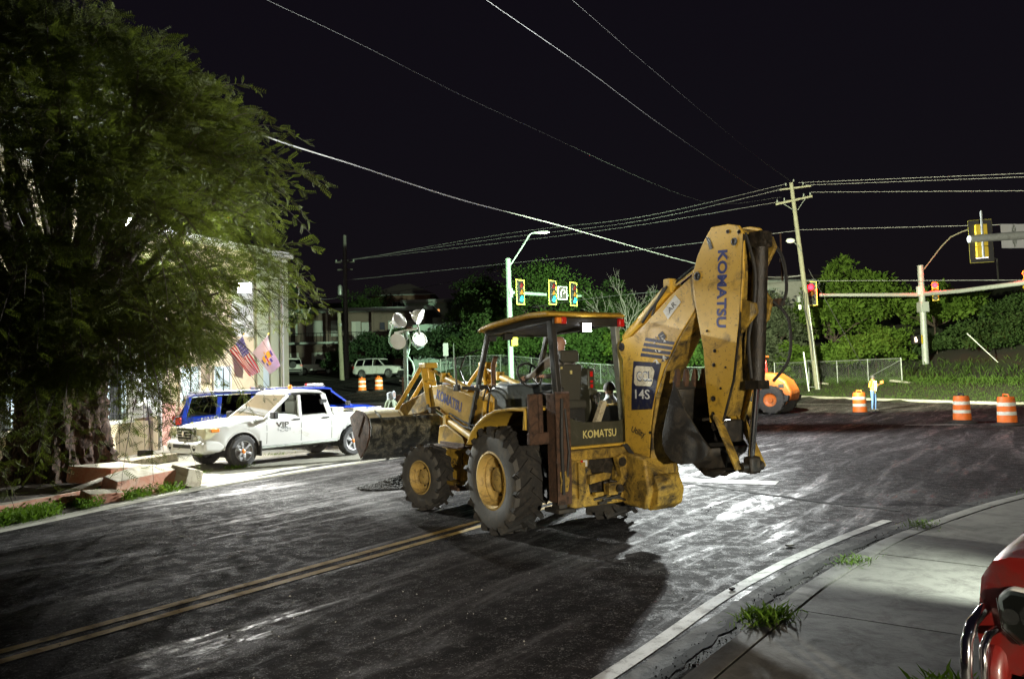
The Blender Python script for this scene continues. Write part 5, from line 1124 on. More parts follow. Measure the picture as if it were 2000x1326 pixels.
# unseen tripod fill lamp, added behind the camera to brighten the machine's near side
sl = thing('added_fill_lamp', 'tripod work lamp standing on the road behind the photographer', 'lamp', (FILL_LAMP.x, FILL_LAMP.y, 0))
MB().tube([(0, 0, .5), (0, 0, FILL_LAMP.z-.1)], .02, 10).build('mast', 'galv', sl)
for k in range(3): MB().tube([(0, 0, 1.1), (.6*math.cos(2.1*k+.5), .6*math.sin(2.1*k+.5), .01)], .016, 8).build('leg', 'galv', sl)
hd = MB().box((0, 0, FILL_LAMP.z), (.36, .12, .26)).build('lamp_head', 'black_plastic', sl, bevel=.02); MB().box((.0, .064, FILL_LAMP.z), (.32, .006, .22)).build('lens', 'lamp_white', hd)
# far street light glow beyond
fl_ = thing('street_lamp', 'tiny lit street lamp far up the hill, under the near mast arm', 'street lamp', (62, 96, gzf(62, 96))); zz = 15.6-gzf(62, 96)
MB().tube([(0, 0, 0), (0, 0, zz), (-1.2, 0, zz+.3)], .1, 8).build('shaft', 'wood_dark', fl_); MB().lathe([(.05, -.9), (.22, -.5), (.22, .3), (.05, .8)], (-1.8, 0, zz+.2), 'x', 10).build('lamp_head', 'far_lamp', fl_)

# ------------------------------------------------------------------ lamp towers
def bowl(t, c, d_, r=.25, lit=None):
    c = Vector(c); d_ = Vector(d_).normalized(); q = d_.to_track_quat('Z', 'Y').to_matrix().to_4x4(); q.translation = c
    hd = MB().lathe([(.03, -.26), (.10, -.25), (.17, -.18), (r*.92, -.05), (r, 0), (r*1.06, .01), (r*1.06, .03), (r*.97, .03), (r*.9, -.03), (.12, -.15), (.01, -.16)], n=22, caps=False).build('lamp_head', 'white_lamp', t, mat4=q)
    MB().lathe([(r*.96, .012), (.01, .03)], n=22, caps=False).build('glass', lit or 'lens_white', hd)
    MB().lathe([(.02, -.12), (.05, -.08), (.05, .0), (.01, .02)], n=10).build('bulb', 'lens_white', hd)
    MB().tube([(r*1.02, 0, -.02), (r*1.0, 0, -.22), (0, 0, -.36), (-r*1.0, 0, -.22), (-r*1.02, 0, -.02)], .018, 6).build('yoke', 'white_lamp', hd)
    return hd
lt = thing('lamp_tower', 'unlit pale lamp tower with four round floodlights above the loader bucket', 'lamp tower', (-3.38, 24, .05))
MB().bx((-.06, -.06, 0), (.06, .06, 3.55)).build('mast', 'pole_green', lt, bevel=.012); MB().bx((-.13, -.02, .4), (-.07, .04, 2.1)).build('outer_mast', 'rust', lt)
MB().bar((-.34, 0, 3.48), (.40, 0, 3.62), .07, .07).build('crossbar', 'white_lamp', lt, bevel=.01); MB().bar((.36, 0, 3.98), (.50, .02, 3.20), .05, .05).build('side_bar', 'galv', lt); MB().box((.13, 0, 3.64), (.16, .08, .06)).build('bracket', 'rust', lt)
bowl(lt, (-.16, -.06, 3.88), (.55, -.40, .35)); bowl(lt, (.48, -.05, 3.98), (.75, -.15, -.35), .24); bowl(lt, (-.22, -.08, 3.22), (-.15, -.75, -.3)); bowl(lt, (.46, -.06, 3.26), (.35, -.6, .30), .23)
for P in ([(-.36, -.1, 3.75), (-.46, -.1, 3.5), (-.50, -.1, 3.2), (-.40, -.1, 3.05)], [(.1, -.1, 3.5), (.18, -.12, 3.2), (.12, -.1, 2.9), (.05, -.08, 2.7)], [(.06, -.08, 2.75), (.22, -.1, 2.55), (.28, -.1, 2.3), (.2, -.1, 2.1), (.08, -.08, 2.15)], [(.35, -.1, 3.4), (.25, -.12, 3.1), (.40, -.14, 2.95), (.60, -.1, 3.05)], [(-.05, -.1, 3.45), (-.02, -.12, 3.3), (-.25, -.12, 3.35)]):
    MB().tube(P, .026, 8).build('coiled_cable', 'hose_green', lt)
MB().bar((-.22, 0, 1.98), (.16, 0, 1.95), .03, .03).build('cleat', 'galv', lt); MB().lathe([(.12, -.05), (.12, .05)], (-.20, -.1, 1.42), 'y', 16).build('winch', 'rust', lt)
MB().bx((-.7, -.5, .35), (.7, .5, .95)).build('generator', 'yellow_clean', lt, bevel=.04)
for e in (1, -1): MB().lathe([(.15, -.08), (.30, -.08), (.31, 0), (.30, .08), (.15, .08)], (0, e*.62, .30), 'y', 20).build('wheel', 'car_rubber', lt)
MB().bar((.6, 0, .35), (1.6, 0, .35), .07, .07).build('drawbar', 'galv', lt)
lt2 = thing('lamp_tower', 'lit lamp tower with four floodlights standing behind the dipper stick', 'lamp tower', TOWER)
MB().bx((-.06, -.06, 0), (.06, .06, 4.75)).build('mast', 'galv', lt2, bevel=.012); MB().bar((-.42, 0, 4.72), (.42, 0, 4.72), .06, .06).build('crossbar', 'galv', lt2); MB().bx((-.5, -.35, .3), (.5, .35, .9)).build('generator', 'yellow_clean', lt2, bevel=.04)
for e in (1, -1): MB().lathe([(.15, -.08), (.30, -.08), (.31, 0), (.30, .08), (.15, .08)], (0, e*.45, .30), 'y', 20).build('wheel', 'car_rubber', lt2)
for c, d_ in (((-.28, -.12, 4.9), (-.4, -1, -.3)), ((-.34, .06, 4.9), (-1, -.2, -.25)), ((.0, .18, 4.9), (-.2, 1, -.05)), ((.34, .06, 4.9), (.8, .7, -.1))):
    bowl(lt2, c, d_, .2, 'led_white')

# ------------------------------------------------------------------ drums, fence, posts
def drum(label, x, y, tilt=0, topmat='drum_orange'):
    t = thing('traffic_drum', label, 'traffic drum', (x, y, gzf(x, y)+.005), random.uniform(0, 6), 'orange traffic drums')
    pr = [(.285, .10), (.29, .12)]; 
    bd = MB().lathe([(.29, .09), (.285, .30), (.275, .32), (.275, .345)], n=24, caps=False).lathe([(.275, .46), (.265, .64)], n=24, caps=False).lathe([(.262, .76), (.25, .90), (.23, .94), (.01, .95)], n=24, caps=False).build('body', 'drum_orange', t)
    for z0, z1, r in ((.345, .46, .277), (.64, .76, .266)): MB().lathe([(r+.002, z0), (r-.002, z1)], n=24, caps=False).build('band', 'retro_white', t)
    MB().lathe([(.20, .0), (.46, .0), (.46, .05), (.33, .07), (.30, .11), (.2, .11)], n=24).build('base', 'rubber', t)
    MB().tube([(-.12, 0, .93), (-.11, 0, 1.02), (.11, 0, 1.02), (.12, 0, .93)], .025, 8).build('handle', topmat, t)
drum('orange and white drum beside the flagger', 14.83, 32.68); drum('orange and white drum with a dark handle, beside a short white mark', 15.74, 26.8, topmat='navy_decal'); drum('orange and white drum nearest the near mast arm, outermost of the pair', 16.21, 25.09)
drum('orange and white drum before the rear wheel of the white wagon', -10.25, 51.5); drum('orange and white drum before the middle of the white wagon', -9.2, 52.0); drum('orange and white drum glimpsed behind the loader arm', -4.4, 51.5)
def fence(label, pts, h=1.55, brace=False):
    t = thing('chain_link_fence', label, 'fence', (0, 0, 0), 0, 'chain-link fences on the bank'); pts = [Vector((x, y, gzf(x, y))) for x, y in pts]; P = []
    for a, b_ in zip(pts[:-1], pts[1:]):
        n = max(1, round((b_-a).length/2.8))
        for k in range(n): q = a.lerp(b_, k/n); q.z = gzf(q.x, q.y); P.append(q)
    P.append(pts[-1])
    for i, p in enumerate(P): MB().tube([p-Vector((0, 0, .1)), p+Vector((0, 0, h+.05))], .05 if i in (0, len(P)-1) else .032, 8).build('post', 'galv', t)
    MB().tube([p+Vector((0, 0, h)) for p in P], .024, 6).build('top_rail', 'galv', t)
    V, Fc = [], []
    for a, b_ in zip(P[:-1], P[1:]):
        L = (b_-a).length; s_ = .14
        for sg_ in (1, -1):
            u = -h
            while u < L:
                u0, u1 = max(u, 0), min(u+h, L); z0 = (u0-u); z1 = (u1-u)
                if sg_ < 0: z0, z1 = h-z0, h-z1
                p = a.lerp(b_, u0/L)+Vector((0, 0, z0)); q = a.lerp(b_, u1/L)+Vector((0, 0, z1)); i = len(V)
                w_ = Vector((0, 0, .004)); w2 = Vector((.0, .006, 0)); V += [p-w_, q-w_, q+w_, p+w_, p+w2, q+w2]; Fc += [(i, i+1, i+2), (i, i+2, i+3), (i, i+1, i+5), (i, i+5, i+4)]; u += s_
    npmesh('wire_mesh', np.array([tuple(v) for v in V]), np.array(Fc), 'galv', t, kind='stuff')
    if brace: p = P[-1]; q = P[-2]; MB().tube([p+Vector((0, 0, h-.1)), q+Vector((0, 0, .35))], .02, 6).build('brace', 'galv', t)
    return t
fence('chain-link fence on the bank ending beside the flagger', [(19.8, 57.5), (21.6, 55.5), (25.05, 49.0)], brace=True)
fence('long chain-link fence behind the canopy and signal mast', [(-6.0, 63.0), (4, 60.2), (18.6, 59.2)])
def signpost(label, x, y, h, plate):
    z = gzf(x, y); t = thing('sign_post', label, 'sign', (x, y, z), R(-20), 'small posts by the fence'); MB().bx((-.03, -.02, 0), (.03, .02, h)).build('post', 'galv', t)
    if plate: MB().bx((-.22, -.04, h-.95), (.22, -.022, h+.02)).build('plate', 'sign_back', t, bevel=.02)
signpost('thin post with a grey narrow sign plate beside the long fence', -5.0, 57, 3.1, True); signpost('thin bare post next to the narrow sign', -4.4, 57, 3.1, False)
zs = gzf(30.6, 50.5); tag(MB().bar((30.3, 50.5, zs+2.2), (31.9, 49.7, zs+.05), .07, .05).build('leaning_stake', 'white_lamp'), 'pale stake leaning in the long grass near the grey mast', 'stake')
for (x, y, w, nm) in ((21.8, 53.6, .7, 'pale slab lying in the grass below the fence'), (24.6, 48.2, 1.3, 'long thin pale board lying in the grass behind the flagger')):
    z = gzf(x, y); tag(MB().box((x, y, z+.10), (w, .45, .14), Matrix.Rotation(.15, 3, 'Y')).build('concrete_slab', 'concrete', bevel=.02), nm, 'slab')
# ------------------------------------------------------------------ overhead wires
def ext(P, a=0, b=0):
    P = [Vector(p) for p in P]
    if a: P = [P[0]+(P[0]-P[1]).normalized()*a]+P
    if b: P = P+[P[-1]+(P[-1]-P[-2]).normalized()*b]
    return P
wire('thick pale cable sloping from the big tree to the leaning utility pole', ext([(-9.36, 15.0, 8.9), (-6.63, 20.0, 8.71), (-5.17, 26.0, 9.5), (-2.02, 32.0, 9.68), (2.49, 38.0, 9.69), (11.37, 46.0, 8.71), (17.75, 52.0, 8.54), (20.3, 52, 8.6)]), .022, 'cable_light')
wire('wire rising steeply to the top of the leaning utility pole', ext([(-.26, 12.0, 8.11), (2.27, 20.0, 10.17), (7.26, 32.0, 12.2), (16.65, 50.0, 14.17), (19.0, 52, 14.7)], 8) , .008, 'cable')
wire('faint long wire crossing the sky above the thick cable', ext([(-4.47, 14.0, 9.26), (-3.92, 20.0, 11.12), (.26, 32.0, 13.13), (13.39, 52.0, 13.94), (19, 52.2, 14.1)], 8), .006, 'cable')
wire('faintest thin wire rising to the top of the leaning pole', ext([(1.32, 14.0, 9.09), (5.44, 26.0, 12.38), (14.78, 45.0, 15.13), (19.7, 52, 15.1)], 8), .004, 'cable')
for lab, P in (('topmost of three wires strung from the pole tops', [(19.2, 52, 14.95), (9.97, 57, 14.0), (.25, 63, 14.24), (-14.6, 70, 13.5)]), ('middle one of three wires strung from the pole tops', [(19.0, 52, 14.6), (9.95, 57, 13.7), (.24, 63, 13.9), (-15.1, 70, 13.5)]), ('lowest of three wires strung from the pole tops', [(18.8, 52, 13.75), (9.95, 57, 13.4), (.23, 63, 13.5), (-15.9, 70, 13.4)]), ('wire passing just above the green traffic lights', [(20.0, 52, 11.7), (9.87, 57, 11.5), (.18, 63, 11.69), (-15.3, 70, 11.6)])):
    wire(lab, P, .013, 'cable_light')
for lab, a, b_ in (('upper of the close pair of wires leaving the leaning pole', (20.18, 52, 15.04), (30.31, 44, 13.2)), ('lower of the close pair of wires leaving the leaning pole', (20.6, 52, 14.85), (30.3, 44, 12.99)), ('wire leaving the end of the upper crossarm', (20.95, 51.8, 14.3), (30.25, 44, 12.17)), ('single wire leaving the pole above its street lamp', (20.0, 52, 11.74), (30.12, 44, 10.2)), ('wire passing behind the grey signal mast', (20.3, 52, 8.19), (29.91, 44, 6.92))):
    wire(lab, ext([a, b_], 0, 25), .014, 'cable_light')
wire('wire from the building corner toward the flats', [(-9.7, 31.4, 6.1), (-15.3, 69.9, 10.3)], .02, 'cable', .5)
wire('low wire between the dark pole and the green mast', [(-15.3, 70.1, 10.3), (-.32, 41.1, 8.0)], .016, 'cable', .4)
wire('double wire in front of the dead tree', [(1.55, 55, 7.19), (6.42, 52, 7.47), (11.27, 50, 7.63), (19.9, 52, 8.5)], .016, 'cable')
wire('guy wire slanting from the leaning pole to the bank', [(20.6, 52.1, 9.0), (25.4, 54, gzf(25.4, 54))], .018, 'cable', 0)

# ------------------------------------------------------------------ flags
def flag(label, b0, b1, f1, f0, paintf, extra=None):
    b0, b1, f1, f0 = map(Vector, (b0, b1, f1, f0)); t = thing('flag', label, 'flag', b0); d_ = (b1-b0); 
    MB().tube([-d_*.55, d_*1.08], .014, 8).build('flag_pole', 'white_lamp', t); MB().lathe([(.01, 0), (.035, .03), (.01, .07)], d_*1.08, n=10).build('finial', 'flag_gold', t)
    nu, nv = 26, 24; rows = []
    nrm = (b1-b0).cross(f1-b1).normalized()
    for i in range(nu+1):
        u = i/nu; a = b0.lerp(b1, u); c = f0.lerp(f1, u)
        rows.append([a.lerp(c, v)-b0+nrm*(.07*math.sin(v*5+u*4)*v+.05*math.sin(u*7)*v)-Vector((0, 0, .06*math.sin(v*math.pi))) for v in np.linspace(0, 1, nv+1)])
    mats = []; mb = MB().sheet(rows); mb.m = [paintf((k//nv+.5)/nu, (k % nv+.5)/nv) for k in range(nu*nv)]
    o = mb.build('cloth', ['flag_white', 'flag_red', 'flag_blue', 'flag_gold'], t, smooth=80); return t, rows, nrm
def us(u, v):
    if u > 6/13 and v < .42: return 2
    return 1 if int(u*13) % 2 == 0 else 0
t, rows, nrm = flag('striped red and white flag with blue canton on the building wall', (-10.30, 27.6, 3.34), (-9.6, 27.0, 3.78), (-9.04, 27.0, 2.47), (-9.50, 27.6, 2.36), us)
mb = MB()
for i in range(13, 26, 3):
    for j in range(1, 10, 2): c = rows[i][j]+nrm*.006*(-1); mb.box(c, (.022, .022, .022), Matrix.Rotation(.6, 3, nrm))
mb.build('stars', 'flag_white', t, kind='stuff')
def vi(u, v):   # gold bird with spread wings, shield on the breast, blue arrows and letters
    x = u-.5; y = v-.5
    if abs(x) < .07 and abs(y) < .12: return 2 if y < -.04 else (1 if int((x+.07)*60) % 2 else 0)
    if y > -.16 and y < .06 and .06 < abs(x) < .36 and abs(y+.05) < .14-.18*(abs(x)-.06): return 3
    if abs(x) < .05 and -.24 < y < -.1: return 3
    if y > .12 and y < .24 and abs(x) < .13: return 3
    if .10 < y < .2 and .16 < abs(x) < .26: return 2
    if .36 < abs(x) < .44 and -.12 < y < .04: return 2
    return 0
flag('white flag with a gold bird emblem beside the striped flag', (-9.93, 29.0, 3.28), (-9.17, 28.4, 3.84), (-8.74, 28.4, 2.71), (-9.22, 29.0, 2.45), vi)

# ------------------------------------------------------------------ vegetation
def orient(n, dirs=None, spread=1.0):
    """random frames (n,3,3) whose x axis follows dirs"""
    d = RNG.normal(size=(n, 3)) if dirs is None else dirs+RNG.normal(size=(n, 3))*spread
    d /= np.linalg.norm(d, axis=1)[:, None]; r = RNG.normal(size=(n, 3)); z = np.cross(d, r); z /= np.linalg.norm(z, axis=1)[:, None]; y = np.cross(z, d)
    return np.stack([d, y, z], -1)
def place(tmpl, faces, Fr, P, S):
    V = np.einsum('nij,kj->nki', Fr, tmpl)*S[:, None, None]+P[:, None, :]; k = len(tmpl); n = len(P)
    return V.reshape(-1, 3), (faces[None]+np.arange(n)[:, None, None]*k).reshape(-1, faces.shape[1])
def frond_template(L=.24, pairs=7, ll=.046, lw=.017):
    V, Fc = [], []
    for i in range(pairs):
        x = L*(.16+.84*i/pairs); l_ = ll*(1-.35*abs(i/pairs-.4)); z = -.25*x*x/L
        for s in (1, -1):
            a = np.array([x, 0, z]); b = np.array([x+.35*l_, s*l_, z-.012]); w = np.array([lw/2, 0, 0]); k = len(V)
            V += [a-w*.4, (a+b)/2-w+np.array([0, 0, .004]), b, (a+b)/2+w+np.array([0, 0, .004])]; Fc.append([k, k+1, k+2, k+3])
    k = len(V); V += [np.array([0, -.002, 0]), np.array([L, -.001, -.25*L]), np.array([L, .001, -.25*L]), np.array([0, .002, 0])]; Fc.append([k, k+1, k+2, k+3])
    return np.array(V), np.array(Fc)
# the big tree
TX, TY = -9.75, 16.4
bt = thing('big_tree', 'huge dark tree with feathery leaves and a fluted trunk beside the cream building', 'tree', (TX, TY, .05))
rows = []
for h in np.linspace(0, 3.0, 44):
    r0 = .78+.62*math.exp(-h*2.3)+.10*max(0, h-2); row = []
    for j in range(97):
        a = 2*math.pi*(j % 96)/96
        rib = .12*math.sin(5*a+.9*h)+.08*math.sin(9*a-1.4*h+1)+.05*math.sin(15*a+h*2.7)+.04*math.sin(23*a+4*h); fl_r = math.exp(-h*1.2)
        r = r0*(1+rib*(.5+.9*fl_r)); r *= 1+.05*math.sin(37*a+7*h)*math.sin(5*h+3*a)+random.gauss(0, .03); row.append((r*math.cos(a)+.10*h*.3, r*math.sin(a), h-.1))
    rows.append(row)
MB().sheet(rows).build('trunk', 'bark', bt, smooth=70)
CEN = np.array([-9.7, 15.9, 5.7]); RAD = np.array([5.0, 4.6, 4.1])
cl = []
while len(cl) < 92:
    v = RNG.normal(size=3); v /= np.linalg.norm(v); r = RNG.uniform(.30, 1.0)**.5
    p = CEN+v*RAD*r*(1+.10*math.sin(4*v[0]+3*v[2]))
    if p[2] < 2.5 and p[0] < -8: continue
    if p[0] < -10.6 and p[2] < 8.0 and p[1] > 12.5: continue
    if p[2] < 3.0: p[2] = 3.0+RNG.uniform(0, .8)
    if p[0] > -6.6 and p[1] > 16.2: continue
    if p[0] > -5.9 and p[2] < 3.6: continue
    if p[0]/p[1] > -.335 or (p[0]/p[1] > -.42 and p[2] < 4.2) or (p[0]/p[1] > -.36 and p[2] > 7.2): continue
    if np.linalg.norm(p-[-10.7, 21, 6.6]) < 1.2 or np.linalg.norm(p-[-10.0, 28.4, 5.7]) < 2: continue
    cl.append((p, .95))
for p, r in (((-8.3, 15.2, 2.6), .6), ((-7.8, 15.5, 2.4), .6), ((-7.2, 15.4, 2.7), .6), ((-8.8, 14.9, 2.4), .6), ((-6.7, 15.2, 3.1), .6), ((-6.0, 15.5, 3.9), .6), ((-5.3, 15.6, 4.1), .55), ((-5.0, 15.8, 4.7), .4), ((-5.3, 15.3, 5.2), .5), ((-5.8, 15.2, 6.2), .6), ((-6.2, 15.3, 7.0), .6), ((-7.4, 15.6, 2.0), .35), ((-8.9, 13.6, 2.3), .6), ((-9.3, 13.0, 2.2), .6), ((-10.0, 13.2, 2.4), .7), ((-8.2, 14.3, 2.3), .5), ((-10.2, 13.4, 1.3), .5), ((-9.9, 13.6, .9), .5), ((-10.6, 14.0, 1.0), .6), ((-11.0, 14.5, 2.2), .7), ((-11.2, 14.3, 1.6), .6), ((-9.6, 14.2, 2.5), .6), ((-10.4, 14.6, 2.9), .7)):
    cl.append((np.array(p), r))
cl = [(np.array([0, 0, 1.95])+.88*(p-np.array([0, 0, 1.95])), r*.9) for p, r in cl]; CEN = CEN*.88
tv, tf = frond_template(); PS, DS = [], []
limbs = MB(); ctr = np.array([TX, TY, 2.6])
for p, r in cl:
    n = int(430*r*r)+40
    if p[0]+p[1] > 8.8 and 3.0 < p[2] < 6.6: n = n//3
    q = RNG.normal(size=(n, 3)); q /= np.linalg.norm(q, axis=1)[:, None]
    PS.append(p+q*np.array([r*1.05, r*1.05, r*.62])*(RNG.uniform(.15, 1, (n, 1))**.5)); out = (p-CEN)/np.linalg.norm(p-CEN)
    DS.append(q*.5+out*.7+np.array([0, 0, -.35]))
    a = Vector(ctr-np.array([TX, TY, .05])); b_ = Vector(p-np.array([TX, TY, .05])); mid = a.lerp(b_, .5)+Vector((random.uniform(-.4, .4), random.uniform(-.4, .4), random.uniform(.2, .9)))
    if r > .5: limbs.tube([a+Vector((random.uniform(-.3, .3), random.uniform(-.3, .3), 0)), a.lerp(mid, .6), mid, mid.lerp(b_, .6), b_], [.16, .11, .075, .045, .015], 6)
twigs = MB()
for p, r in cl:   # long drooping branchlets that break the outline
    out = p-CEN; out /= np.linalg.norm(out)
    for k in range(int(16*r)):
        q = RNG.normal(size=3); q /= np.linalg.norm(q); st_ = p+q*r*np.array([.8, .8, .5]); d0 = out*.9+q*.7+np.array([0, 0, RNG.uniform(-.1, .35)]); d0 /= np.linalg.norm(d0)
        L_ = RNG.uniform(.5, 1.15); side = np.cross(d0, [0, 0, 1]); side /= np.linalg.norm(side)+1e-6; pts = []
        for u in np.linspace(0, 1, 8):
            c = st_+d0*L_*u-np.array([0, 0, .55*L_*u*u]); pts.append(c-np.array([TX, TY, .05]))
            if u > .1:
                tdir = d0-np.array([0, 0, 1.1*u]); tdir /= np.linalg.norm(tdir)
                for s_ in (1, -1): PS.append(c[None]); DS.append((tdir*.75+side*s_*1.1)[None]*2.2)
        twigs.tube([tuple(v) for v in pts], [.010, .009, .008, .007, .006, .005, .004, .003], 3, caps=False)
twigs.build('twigs', 'branch', bt, kind='stuff', smooth=0)
P_ = np.concatenate(PS); D_ = np.concatenate(DS)
def gap(P, c, r):   # openings in the foliage through which lamp and flags are seen
    a = np.array([0, 0, 1.95]); u = np.array(c)-a; L_ = np.linalg.norm(u); u = u/L_; w = P-a; tt = w@u; return np.linalg.norm(w-tt[:, None]*u, axis=1) > r*tt/L_
keep = gap(P_, (-10.02, 28.4, 5.70), .42) & gap(P_, (-9.6, 27.3, 3.0), .95) & gap(P_, (-9.2, 28.7, 3.0), .9) & gap(P_, (-10.72, 21.0, 6.62), .25); P_, D_ = P_[keep], D_[keep]
V, Fc = place(tv, tf, orient(len(P_), D_, .45), P_-np.array([TX, TY, .05]), RNG.uniform(.75, 1.35, len(P_)))
npmesh('crown', V, Fc, 'leaf_tamarind', bt, kind='stuff'); limbs.build('limbs', 'branch', bt, kind='stuff', smooth=60)
# background trees and shrubs
leaf_t = np.array([[0, 0, 0], [.45, -.26, .05], [1, 0, -.06], [.45, .26, .05]]); leaf_f = np.array([[0, 1, 2, 3]])
def bg_tree(name, label, x, y, ztop, rad, mat, leaf=.26, n=5200, low=.25, group='trees on the bank', cat='tree', lobes=38, flat=1.0):
    g = gzf(x, y); h = ztop-g; t = thing(name, label, cat, (x, y, g-.05), 0, group)
    zc = h*(.5+low*.5); rz = h*(1-low)/2*1.0; L = []
    for k in range(lobes):
        v = RNG.normal(size=3); v /= np.linalg.norm(v); v[2] = abs(v[2])*1.0-.25 if k % 3 else v[2]
        u = RNG.uniform(.40, .98); L.append((np.array([v[0]*rad*u, v[1]*rad*u*flat, zc+v[2]*rz*u]), rad*RNG.uniform(.15, .34)))
    PS, DS = [], []; per = n//lobes
    for c, r in L:
        q = RNG.normal(size=(per, 3)); q /= np.linalg.norm(q, axis=1)[:, None]; rr = r*(RNG.uniform(.35, 1, (per, 1))**.4)*(1+.25*RNG.normal(size=(per, 1)).clip(-1, 1.4))
        q[:, 2] = np.where(q[:, 2] < -.3, -q[:, 2], q[:, 2]); PS.append(c+q*rr*np.array([1.1, flat*1.1, .8])); DS.append(q+np.array([0, 0, -.25]))
    P_ = np.concatenate(PS); D_ = np.concatenate(DS); kk = P_[:, 2] > .05; P_, D_ = P_[kk], D_[kk]
    V, Fc = place(leaf_t, leaf_f, orient(len(P_), D_, .7), P_, RNG.uniform(.6, 1.3, len(P_))*leaf)
    npmesh('crown', V, Fc, mat, t, kind='stuff')
    if cat == 'tree':
        MB().tube([(0, 0, -.1), (.1, 0, h*.3), (-.1, .05, h*.62)], [.035*h*.6, .025*h*.6, .01*h], 8).build('trunk', 'branch', t)
        mb = MB()
        for c, r in L[::2]: mb.tube([(.05, 0, h*.28), tuple((c*.55+np.array([0, 0, h*.16]))), tuple(c)], [.06, .045, .015], 5)
        mb.build('limbs', 'branch', t, kind='stuff')
    else: MB().tube([(0, 0, -.1), (.03, 0, h*.4)], [.05, .02], 6).build('stem', 'branch', t)
    return t
TREES = [('dark rounded tree between the twin sign posts and the pale green mast', -2.6, 67, 10.0, 3.6, 'leaf_dark'), ('tall bushy tree directly behind the green traffic lights', 2.9, 66.5, 12.7, 4.3, 'leaf_mid'), ('wide dull tree behind the dead branches', 9.0, 69, 11.0, 4.2, 'leaf_dark'),
    ('dull green tree behind the boom of the backhoe', 14.2, 67, 10.0, 4.0, 'leaf_dark'), ('grey-green tree below the white house', 21.5, 63, 8.0, 3.4, 'leaf_grey'), ('broad-leaved tree between the leaning utility pole and the grey mast', 26.3, 62, 9.4, 3.6, 'leaf_bright'),
    ('tallest broad-leaved tree behind the red light arm', 29.2, 64, 11.4, 4.2, 'leaf_bright'), ('broad-leaved tree spreading between the grey mast and the leaning stake', 34.0, 61, 9.0, 3.6, 'leaf_bright'), ('dim tree at the dark end of the bank', 39.5, 58, 7.2, 3.4, 'leaf_dark'), ('tree behind the stick of the backhoe', 17.9, 64, 9.0, 3.2, 'leaf_mid'),
    ('dark tree beside the pale green house', -3.4, 95, 16.5, 4.4, 'leaf_dark'), ('dark tree rising behind the flats roof', -19, 97, 14.0, 4.0, 'leaf_dark'), ('black tree between the flats and the cream building corner', -25.5, 76, 14.5, 4.0, 'leaf_dark')]
for lab, x, y, z, r, m_ in TREES: bg_tree('leafy_tree', lab, x, y, z, r, m_, .40 if m_ == 'leaf_bright' else .27, 7200 if m_ == 'leaf_bright' else 8200, .12)
SH = [('bright green shrub beside the boom cylinder', 9.6, 61.5, 7.6, 2.5, 'leaf_bright'), ('bright shrub under the tall bushy tree', 3.6, 62.5, 6.6, 2.5, 'leaf_mid'), ('shrub behind the canopy lamp', 6.8, 63, 7.0, 2.4, 'leaf_mid'), ('shrub directly behind the pale green mast', .2, 63.5, 6.4, 2.4, 'leaf_mid'), ('shrub behind the twin sign posts', -3.4, 65, 6.4, 2.4, 'leaf_dark'), ('low shrub under the bright green shrub', 12.4, 61.5, 5.6, 2.2, 'leaf_bright'), ('hazy shrub between boom and stick', 15.2, 61.5, 6.0, 2.3, 'leaf_mid'),
    ('pale shrub behind the orange machine', 19.8, 60.2, 5.4, 2.1, 'leaf_grey'), ('shrub at the foot of the leaning pole', 22.2, 58.8, 4.6, 1.9, 'leaf_bright'), ('shrub behind the fence brace', 24.8, 56.2, 4.4, 2.0, 'leaf_bright'), ('shrub behind the flagger', 27.0, 56.5, 4.8, 2.1, 'leaf_bright'), ('tall shrub just behind the grey mast', 28.9, 59.2, 5.6, 2.2, 'leaf_bright'), ('low dark shrub beside the grey mast foot', 32.0, 57.2, 4.0, 2.0, 'leaf_dark'), ('dim shrub above the leaning stake', 34.5, 52.5, 4.0, 2.2, 'leaf_dark'), ('dim shrub beyond the outermost drum', 36.5, 47.5, 3.6, 2.2, 'leaf_dark'), ('dim shrub under the spreading broad-leaved tree', 35.2, 57.5, 5.2, 2.6, 'leaf_dark'), ('dim shrub at the top of the bank above the stake', 38.0, 54.0, 5.4, 2.8, 'leaf_dark'), ('dim shrub on the bank behind the blank sign back', 41.0, 50.0, 5.0, 2.8, 'leaf_dark')]
for lab, x, y, z, r, m_ in SH: bg_tree('shrub', lab, x, y, z, r, m_, .24, 5200, .0, 'shrubs on the bank', 'shrub', 26)
VN = [('creeper-covered slope below the flats balcony', -14.0, 76, 7.4, 2.9), ('creeper-covered slope behind the white wagon roof', -10.8, 74.5, 7.6, 3.0), ('creeper mass between the white wagon and the lamp tower', -7.8, 70.5, 6.8, 2.6), ('creeper mass between the lamp tower and the sign posts', -5.2, 69, 7.2, 2.7), ('creeper mass under the retaining wall', -2.4, 68.0, 7.6, 2.6), ('dark weeds behind the dark utility pole', -17, 76, 5.6, 2.0)]
for lab, x, y, z, r in VN: bg_tree('creeper_bank', lab, x, y, z, r, 'leaf_vine', .26, 5600, .0, 'creepers on the slope', 'creeper', 24)
